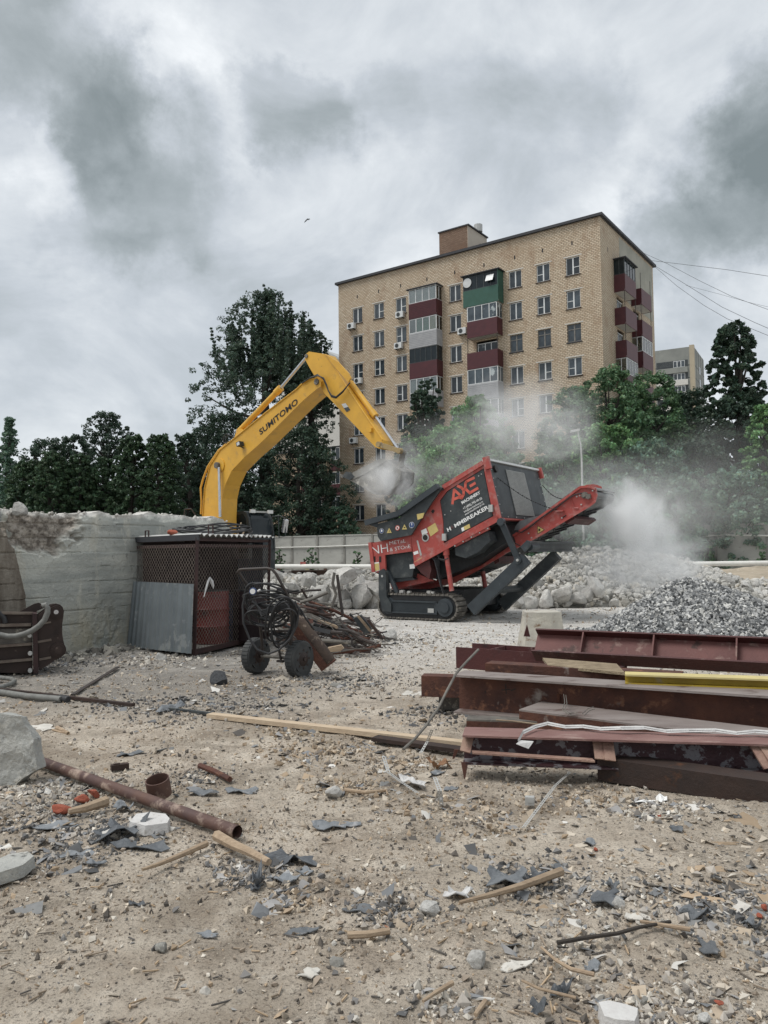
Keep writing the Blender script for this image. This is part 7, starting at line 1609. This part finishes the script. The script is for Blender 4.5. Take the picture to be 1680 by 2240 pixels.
m = MB(); m.tube([G(x, y, .035) for x, y in px], .034, 12); hz_ = m.build('thick_hose', HOSEM, smooth=True); tag(hz_, 'thick grey hose with a threaded black end, lying at the left edge', 'hose')
m = MB(); P_ = [G(x, 1527.5+k*.5, .035) for k, x in enumerate((130, 134, 137, 140, 143, 146, 149))]; m.tube(P_, [.038, .042, .036, .044, .036, .042, .034], 12); m.build('coupling', RUBBER, hz_, smooth=True)
px = [(-200, 1478), (-40, 1481), (0, 1482), (25, 1485), (32, 1490), (24, 1496), (5, 1502), (-30, 1510)]
tag(MB().tube([G(x, y, .03) for x, y in px], .028, 10).build('thick_hose', HOSEM, smooth=True), 'loop of grey hose on the ground in front of the brown attachment', 'hose')
# sticks and splintered wood
def stick(L, r0, r1, lab, mat=WOODM, nm='wood_stick', z=.02, flat=False):
    n = len(L); P_ = [G(x, y, z if not isinstance(z, tuple) else z[k]) for k, (x, y) in enumerate(L)]
    m = MB(); m.tube(P_, [r0+(r1-r0)*k/(n-1) for k in range(n)], 7); return tag(m.build(nm, mat), lab, 'stick', None)
stick([(474, 1828), (510, 1848), (550, 1866), (588, 1886)], .030, .018, 'thick splintered branch just below the open pipe end', z=.03)
stick([(311, 1902), (350, 1889), (400, 1868), (452, 1845)], .008, .018, 'pale split lath lying left of the splintered branch')
stick([(1005, 1974), (1070, 1958), (1140, 1938), (1228, 1906)], .008, .022, 'brown splintered lath beside the big grey felt scrap', z=.025)
stick([(1219, 2062), (1290, 2050), (1350, 2042), (1400, 2028), (1467, 2016)], .009, .007, 'thin grey stick lying low on the right of the foreground', mat=BARK)
stick([(1184, 2072), (1215, 2100), (1250, 2120), (1300, 2132)], .005, .009, 'curved brown lath below the thin grey stick')
stick([(1142, 2145), (1180, 2163), (1260, 2183)], .005, .006, 'pale twig ending beside the white slab')
stick([(760, 2045), (800, 2044), (852, 2036)], .016, .014, 'short chunk of split wood near the middle of the foreground')
stick([(925, 2190), (955, 2170), (990, 2150)], .006, .010, 'small pale twig low in the middle of the foreground')
stick([(1040, 2220), (1062, 2190)], .008, .010, 'tiny pale splinter near the bottom edge, middle')
stick([(1400, 2015), (1510, 2033)], .007, .010, 'pale thin lath tip right of the thin grey stick')
stick([(115, 1596), (150, 1604), (125, 1592)], .01, .02, 'short brown offcut right of the concrete block top')
stick([(755, 1728), (800, 1733), (845, 1729), (848, 1738)], .013, .008, 'bent white stick beside a pale clod')
stick([(437, 1675), (470, 1688), (503, 1705)], .022, .02, 'dark red flat offcut up from the pipe ring', mat=RUST)
m = MB(); q = G(262, 1683); tag(m.obox(q+V(0, 0, .02), V(.055, .03, 0), V(-.012, .02, 0), V(0, 0, .02)).obox(q+V(-.02, -.01, .043), V(.02, .012, 0), V(-.006, .01, 0), V(0, 0, .004)).build('wood_offcut', BROWNRUST), 'small dark wooden block above the long pipe', 'wood')
# wood / brick cluster
stick([(150, 1775), (185, 1768), (232, 1752)], .018, .035, 'orange brown splintered wood under the red brick pieces', z=.04)
for k, (px_, py_, s_, lab) in enumerate(((135, 1778, .05, 'dark red brick piece at the left of the wood splinter'), (178, 1752, .04, 'red brick piece above the wood splinter'), (205, 1740, .045, 'bright red brick piece nearest the long pipe'))):
    q = G(px_, py_); put_rock('brick_fragment', q+V(0, 0, s_*.4), (s_*1.3, s_, s_*.6), (.3*k, .2, k), k+1, lab, 'brick', 'red brick pieces by the long pipe', BRICKC)
def felt(px_, py_, wpx, hpx, lab, mat=FELTM, nm='felt_scrap', cat='felt scrap', seed=1, lift=.02, rot=0., grp=None):
    """torn crumpled sheet: an irregular curved patch with thickness"""
    q = G(px_, py_+hpx*.5); sx = wpx/F*q.y/2; sy = max(sx*.55, hpx/F*q.y*q.y/CH*.32); r = np.random.default_rng(seed); nr, na = 5, 18; v = [(0, 0, 0)]
    out = [1+.28*math.sin(2*a+seed)+.18*math.sin(5*a+seed*2)+r.normal()*.10 for a in np.linspace(0, 2*math.pi, na, endpoint=False)]
    hx, hy = r.normal(size=2); m = MB(); V_ = []; lift *= .62
    def hgt(x, y): return lift*(1.0+1.2*math.sin(x*2.2*1.5+hx*3)*math.cos(y*1.8+hy*3)+.8*(x*x+y*y)*(.3+.7*math.sin(hx*5+x)))+.3*lift*math.sin(7*x+3*y+hx)
    for i in range(1, nr+1):
        for j in range(na): a = 2*math.pi*j/na; rr = i/nr*out[j]; x, y = rr*math.cos(a), rr*math.sin(a); V_.append((x, y))
    cR, sR = math.cos(rot), math.sin(rot); base = len(m.v)
    allv = [(0., 0.)]+V_; zg = gzs(q.x, q.y)
    top = []; 
    for x, y in allv: X_, Y2 = x*sx, y*sy; top.append((q.x+X_*cR-Y2*sR, q.y+X_*sR+Y2*cR, max(zg+.003, zg+.004+max(0, hgt(x, y)))))
    nT = len(top); m.v = top+[(x, y, z-.0045) for x, y, z in top]
    for j in range(na): m.f.append((0, 1+j, 1+(j+1) % na)); m.f.append((nT, nT+1+(j+1) % na, nT+1+j))
    for i in range(nr-1):
        for j in range(na):
            a, b, c, d_ = 1+i*na+j, 1+i*na+(j+1) % na, 1+(i+1)*na+(j+1) % na, 1+(i+1)*na+j; m.f.append((a, d_, c, b)); m.f.append((nT+a, nT+b, nT+c, nT+d_))
    o_ = 1+(nr-1)*na
    for j in range(na): a, b = o_+j, o_+(j+1) % na; m.f.append((a, b, nT+b, nT+a))
    return tag(m.build(nm, mat), lab, cat, grp)
GF = 'grey felt scraps on the dirt'
BF = M('black_membrane', (.075, .082, .09), (.13, .14, .15), 8, .55, bump=.3)
for k, (x, y, w_, h_, lab, mt, lf) in enumerate((
    (1112, 1905, 118, 40, 'largest crumpled grey felt scrap, with a folded edge, above the brown lath', FELTM, .045), (1178, 1900, 60, 30, 'dark folded felt scrap just right of the largest one', BF, .05),
    (735, 1785, 88, 28, 'long grey felt scrap left of the middle of the dirt', FELTM, .018), (802, 1972, 84, 22, 'flat grey felt scrap above the small split wood chunk', FELTM, .012), (640, 1862, 92, 20, 'long curled dark felt strip right of the pipe end', BF, .04),
    (622, 1905, 62, 28, 'grey felt scrap under the curled dark strip', FELTM, .02), (562, 1905, 26, 40, 'pointed dark felt scrap below the splintered branch', BF, .04), (260, 1800, 110, 46, 'black torn membrane heap under the white slab stone', BF, .05),
    (120, 1793, 70, 30, 'flat grey felt scrap left of the brick pieces', FELTM, .012), (170, 1855, 55, 26, 'mauve grey felt scrap low on the left', FELTM, .012), (310, 1838, 95, 22, 'dark layered felt scrap below the white slab stone', BF, .02), (270, 1757, 40, 18, 'grey rounded felt scrap touching the long pipe', FELTM, .03),
    (1523, 1983, 62, 26, 'grey curled felt scrap on the right of the foreground', FELTM, .03), (1551, 2050, 46, 38, 'pale grey torn felt scrap below the curled one', FELTM, .015), (1295, 2085, 34, 28, 'square grey felt scrap under the thin stick', FELTM, .012), (1225, 2155, 40, 18, 'dark curled scrap by the pale twig', BF, .03),
    (1225, 1884, 28, 18, 'small blue grey scrap above the end of the brown lath', FELTM, .02), (1340, 1933, 22, 16, 'small blue grey scrap above the white rock', FELTM, .025), (1645, 2010, 40, 18, 'grey scrap at the right edge beside brick bits', FELTM, .02), (1325, 1962, 80, 20, 'torn dark edged felt scrap behind the white rock', BF, .025),
    (372, 1537, 42, 26, 'crumpled grey sheet scrap on the dark bar', FELTM, .05), (285, 1640, 44, 14, 'small grey felt scrap above the dark wooden block', FELTM, .02), (445, 1725, 50, 18, 'long pale grey felt scrap right of the pipe ring', FELTM, .02), (530, 1720, 60, 16, 'grey felt strip right of the pale one beyond the pipe ring', FELTM, .02),
    (668, 1888, 34, 20, 'light grey scrap right of the curled dark strip', FELTM, .01), (1180, 2208, 44, 18, 'black crumpled scrap near the bottom edge left of the white slab', BF, .04), (560, 1930, 30, 14, 'thin dark curl of felt below the splintered branch', BF, .02), (660, 2020, 60, 24, 'mauve flat scrap left of the split wood chunk', FELTM, .008),
    (210, 1882, 34, 14, 'small grey scrap above the brown damp patch', FELTM, .015), (300, 1960, 30, 12, 'small dark scrap low on the left', BF, .012), (455, 2038, 40, 14, 'thin pale grey scrap in the bare dirt low on the left', FELTM, .006), (1480, 1810, 30, 14, 'small dark scrap right of the brick bits', BF, .015), (1290, 1834, 30, 14, 'small grey scrap above the orange brick bit', FELTM, .015), (955, 1680, 28, 12, 'pale blue grey scrap in front of the beams', FELTM, .01), (985, 1708, 24, 16, 'pale blue grey square scrap beside the folded strap', FELTM, .006))):
    felt(x, y, w_, h_, lab, mt, 'felt_scrap', 'felt scrap', 300+k, lf, grp=GF)
felt(1003, 1940, 66, 24, 'crumpled white cloth scrap left of the largest felt scrap', CLOTHM, 'cloth_scrap', 'cloth', 401, .03); felt(1447, 1738, 26, 18, 'small bright white card under the beams', WHITEP, 'white_card', 'card', 402, .03); felt(1412, 1748, 30, 8, 'thin white flake left of the white card', WHITEP, 'white_card', 'card', 404, .008)
felt(960, 1668, 40, 14, 'crumpled orange brown paper in front of the beams', M('brown_paper', (.30, .17, .09), (.22, .12, .07), 10, .8), 'brown_paper', 'paper', 403, .05); felt(905, 1700, 46, 26, 'crumpled cream paper beside the twisted strap', CLOTHM, 'cloth_scrap', 'paper', 405, .045)
FLK = M('plaster_flake', (.60, .575, .52), (.50, .47, .42), 12, .9, bump=.3, rand=.1)
for k, (x, y, w_, h_, lab) in enumerate(((677, 2126, 52, 16, 'white flat flake low left of the middle'), (1127, 2093, 62, 24, 'cream plaster flake right of the pitted white rock'), (1392, 1990, 44, 30, 'cream plaster flake beside the white rock'), (905, 1509, 40, 18, 'white flake lying left of the beams'), (785, 1941, 26, 14, 'small white flake above the flat felt scrap'), (88, 1585, 70, 20, 'broad pale flake right of the concrete block'))):
    felt(x, y, w_, h_, lab, FLK, 'plaster_flake', 'flake', 420+k, .01)
DST = M('dark_stone', (.085, .088, .092), (.05, .052, .056), 8, .9, bump=.5)
RK = [(939, 1992, .062, .75, 'light brown rock in the middle of the foreground', None), (736, 2103, .040, .6, 'grey rock left of the middle, near the white flake', CONCD), (1042, 2098, .055, .85, 'pitted white rock low in the middle right', None), (911, 2168, .016, .8, 'tiny white pebble above the pale twig', FLK),
      (353, 2074, .040, .8, 'brown grey rock on bare dirt low on the left', CONCD), (450, 2170, .030, .9, 'small white stone near the bottom left', FLK), (1352, 1978, .042, .9, 'blocky white rock beside the cream flake', None), (1266, 2014, .022, .8, 'small round white stone left of the white rock', None),
      (1303, 1855, .016, .9, 'small orange brick bit alone on the dirt', BRICKC), (376, 1812, .034, .6, 'small white stone touching the white slab stone', FLK),
      (481, 1490, .155, 1.05, 'dark grey pointed stone in front of the cart', DST), (730, 1748-12, .075, .8, 'pale dusty clod with the bent stick', None), (970, 2206, .02, .8, 'small grey stone near the bottom middle', None), (972, 2200, .018, .8, 'tiny dark stone at the bottom, left of the grey one', CONCD),
      (350, 1438, .13, .8, 'rounded concrete lump at the foot of the leaning metal sheet', None), (322, 1437, .06, .6, 'small white rubble piece left of the rounded lump', None), (1425, 1778, .022, .8, 'dark red brick bit, left of the brick bits under the beams', BRICKC), (1443, 1786, .028, .8, 'largest red brick bit in the row under the beams', BRICKC), (1470, 1782, .022, .8, 'red brick bit, right of the largest one under the beams', BRICKC),
      (1455, 1776, .018, .9, 'small white pebble between the brick bits', FLK), (1487, 1793, .02, .9, 'white pebble right of the brick bits', FLK), (1672, 1983, .022, .9, 'orange brick bit at the right edge', BRICKC), (1662, 2001, .018, .9, 'smaller orange brick bit at the right edge', BRICKC), (1572, 2190, .022, .6, 'reddish stone near the bottom right corner', BRICKC), (1540, 2225, .032, .6, 'pale stone at the bottom right', None), (1410, 2185, .02, .8, 'round dark grey pebble above the white slab', CONCD),
      (620, 1578+6, .03, .8, 'earth clod under the pale plank', SANDM), (735, 1497, .10, .5, 'grey torn rubble piece beyond the plank', CONCD), (665, 1605, .06, .5, 'yellowish clod on the pale plank', SANDM), (731, 2060, .018, .8, 'small white stone left of the split wood chunk', FLK), (884, 2055, .018, .8, 'small white stone right of the split wood chunk', FLK), (778, 2225, .02, .8, 'white stone at the bottom edge, left of the middle', FLK)]
r = np.random.default_rng(9)
for k, (x, y, s_, fl_, lab, mt) in enumerate(RK):
    s_ *= .80; q = G(x, y+s_*.2*F/6); put_rock('brick_fragment' if mt is BRICKC else 'stone', q+V(0, 0, s_*fl_*.55-.01), (s_, s_*.85, s_*fl_), (r.uniform(-.2, .2), r.uniform(-.2, .2), r.uniform(0, 6)), k*5+1, lab, 'brick' if mt is BRICKC else 'stone', None, mt)
# angular slabs
def slabpx(L, z, th, mat, nm, lab, cat):
    P_ = [G(x, y, z) for x, y in L]; m = MB(); c = sum(P_, V(0, 0, 0))/len(P_); bt = [c+(p-c)*1.08-V(0, 0, th) for p in P_]
    i = len(m.v); m.v += [tuple(p) for p in P_]+[tuple(p) for p in bt]; n = len(P_); m.f.append(tuple(range(i, i+n)));
    for k in range(n): j = (k+1) % n; m.f.append((i+k, i+n+k, i+n+j, i+j))
    m.f.append(tuple(range(i+2*n-1, i+n-1, -1)))
    return tag(m.build(nm, mat), lab, cat)
WS = M('white_slab', (.60, .59, .57), (.52, .50, .48), 14, .9, c3=(.38, .36, .33), s3=25, t3=.6, bump=.3)
slabpx([(1310, 2192), (1332, 2188), (1368, 2196), (1395, 2205), (1394, 2220), (1388, 2233), (1350, 2230), (1322, 2222)], .05, .055, WS, 'concrete_slab', 'white angular slab piece at the bottom edge on the right', 'slab')
slabpx([(284, 1797), (298, 1780), (330, 1776), (362, 1780), (371, 1790), (366, 1800), (318, 1806)], .05, .055, WS, 'stone', 'white flat slab stone on black membrane below the long pipe', 'stone')
slabpx([(-40, 1895), (20, 1868), (60, 1862), (74, 1872), (50, 1892), (0, 1908), (-40, 1920)], .05, .06, CONC, 'concrete_slab', 'flat grey slab piece at the left edge below the felt scraps', 'slab')
# ================================================================== DUST
def dust(px_, py_, Y, rx, ry, rz, tau, seed, label, nsc=.75, th=.38, col=(.965, .97, .97)):
    c = D(px_, py_, Y); v, f = ICO3; m = bpy.data.meshes.new('dust_cloud'); m.from_pydata(v.tolist(), [], f.tolist()); o = bpy.data.objects.new('dust_cloud', m); COL.objects.link(o)
    o.location = c; o.scale = (rx, ry, rz); mt = bpy.data.materials.new('dust'); mt.use_nodes = True; t = NT(mt.node_tree)
    tcn = t.n('ShaderNodeTexCoord'); ob_ = tcn.outputs['Object']; g = t.n('ShaderNodeNewGeometry'); ln = t.n('ShaderNodeVectorMath', operation='LENGTH'); t.l(ob_, ln.inputs[0])
    fo = t.ramp(t.math('ADD', ln.outputs['Value'], t.math('MULTIPLY', t.math('SUBTRACT', t.noise(ob_, 1.6+seed*.07, 5, .6), .5), 1.1)), .05, .92, 1, 0, True); fo = t.math('MULTIPLY', fo, t.ramp(ln.outputs['Value'], .8, 1., 1, 0, True)); mp = t.n('ShaderNodeMapping'); mp.inputs['Location'].default_value = (seed*7.3, seed*3.1, seed); t.l(g.outputs['Position'], mp.inputs['Vector'])
    ns = t.noise(mp.outputs[0], nsc, 6, .66, dist=1.1); nz = t.ramp(ns, th+.04, th+.24, 0, 1, True)
    d_ = t.math('MULTIPLY', t.math('MULTIPLY', fo, nz), tau/(1.0*ry)); pv = t.n('ShaderNodeVolumePrincipled'); pv.inputs['Color'].default_value = (*col, 1); t.l(d_, pv.inputs['Density']); pv.inputs['Anisotropy'].default_value = .1
    oo = t.n('ShaderNodeOutputMaterial'); t.l(pv.outputs[0], oo.inputs['Volume']); m.materials.append(mt); o['kind'] = 'stuff'; return tag(o, label, 'dust')
dust(848, 1058, 19.6, 1.0, .7, .9, 2.6, 1, 'pale dust pouring from the bucket into the crusher hopper', 1.3, .33)
dust(890, 1035, 21.5, 1.3, 1.1, 1.0, .9, 2, 'thin dust puff drifting right of the bucket', 1.1, .36)
dust(1185, 935, 27, 3.0, 2.0, 2.2, 1.3, 3, 'tall grey dust plume rising behind the crusher against the trees', .5, .34)
dust(1085, 900, 27.5, 1.5, 1.5, 1.8, .8, 4, 'dust wisp in front of the middle windows of the brick block', .6, .36)
dust(1372, 1128, 17.6, .8, .75, 1.05, 3.4, 5, 'dense dust cloud falling from the conveyor tip', .9, .30)
dust(1415, 1150, 18.2, 1.3, .9, 1.2, 2.2, 10, 'torn edge of dust blowing right from the conveyor tip', 1.1, .36)
dust(1400, 1235, 18.8, 2.4, 1.4, 1.05, 2.6, 6, 'dust spreading down between the conveyor tip and the gravel heap', .7, .32)
dust(1320, 1110, 29, 6.5, 3.5, 2.4, .6, 7, 'thin haze of dust hanging over the rubble and the fence', .3, .25)
dust(1010, 1000, 29, 4.0, 2.5, 2.4, .6, 8, 'thin dust veil in front of the bright green trees', .45, .34)
dust(1560, 1080, 38, 9, 6, 4.5, .2, 9, 'faint dust haze in front of the trees on the right', .22, .22)
sc.cycles.volume_step_rate = 1.5; sc.cycles.volume_max_steps = 128; sc.cycles.volume_bounces = 5
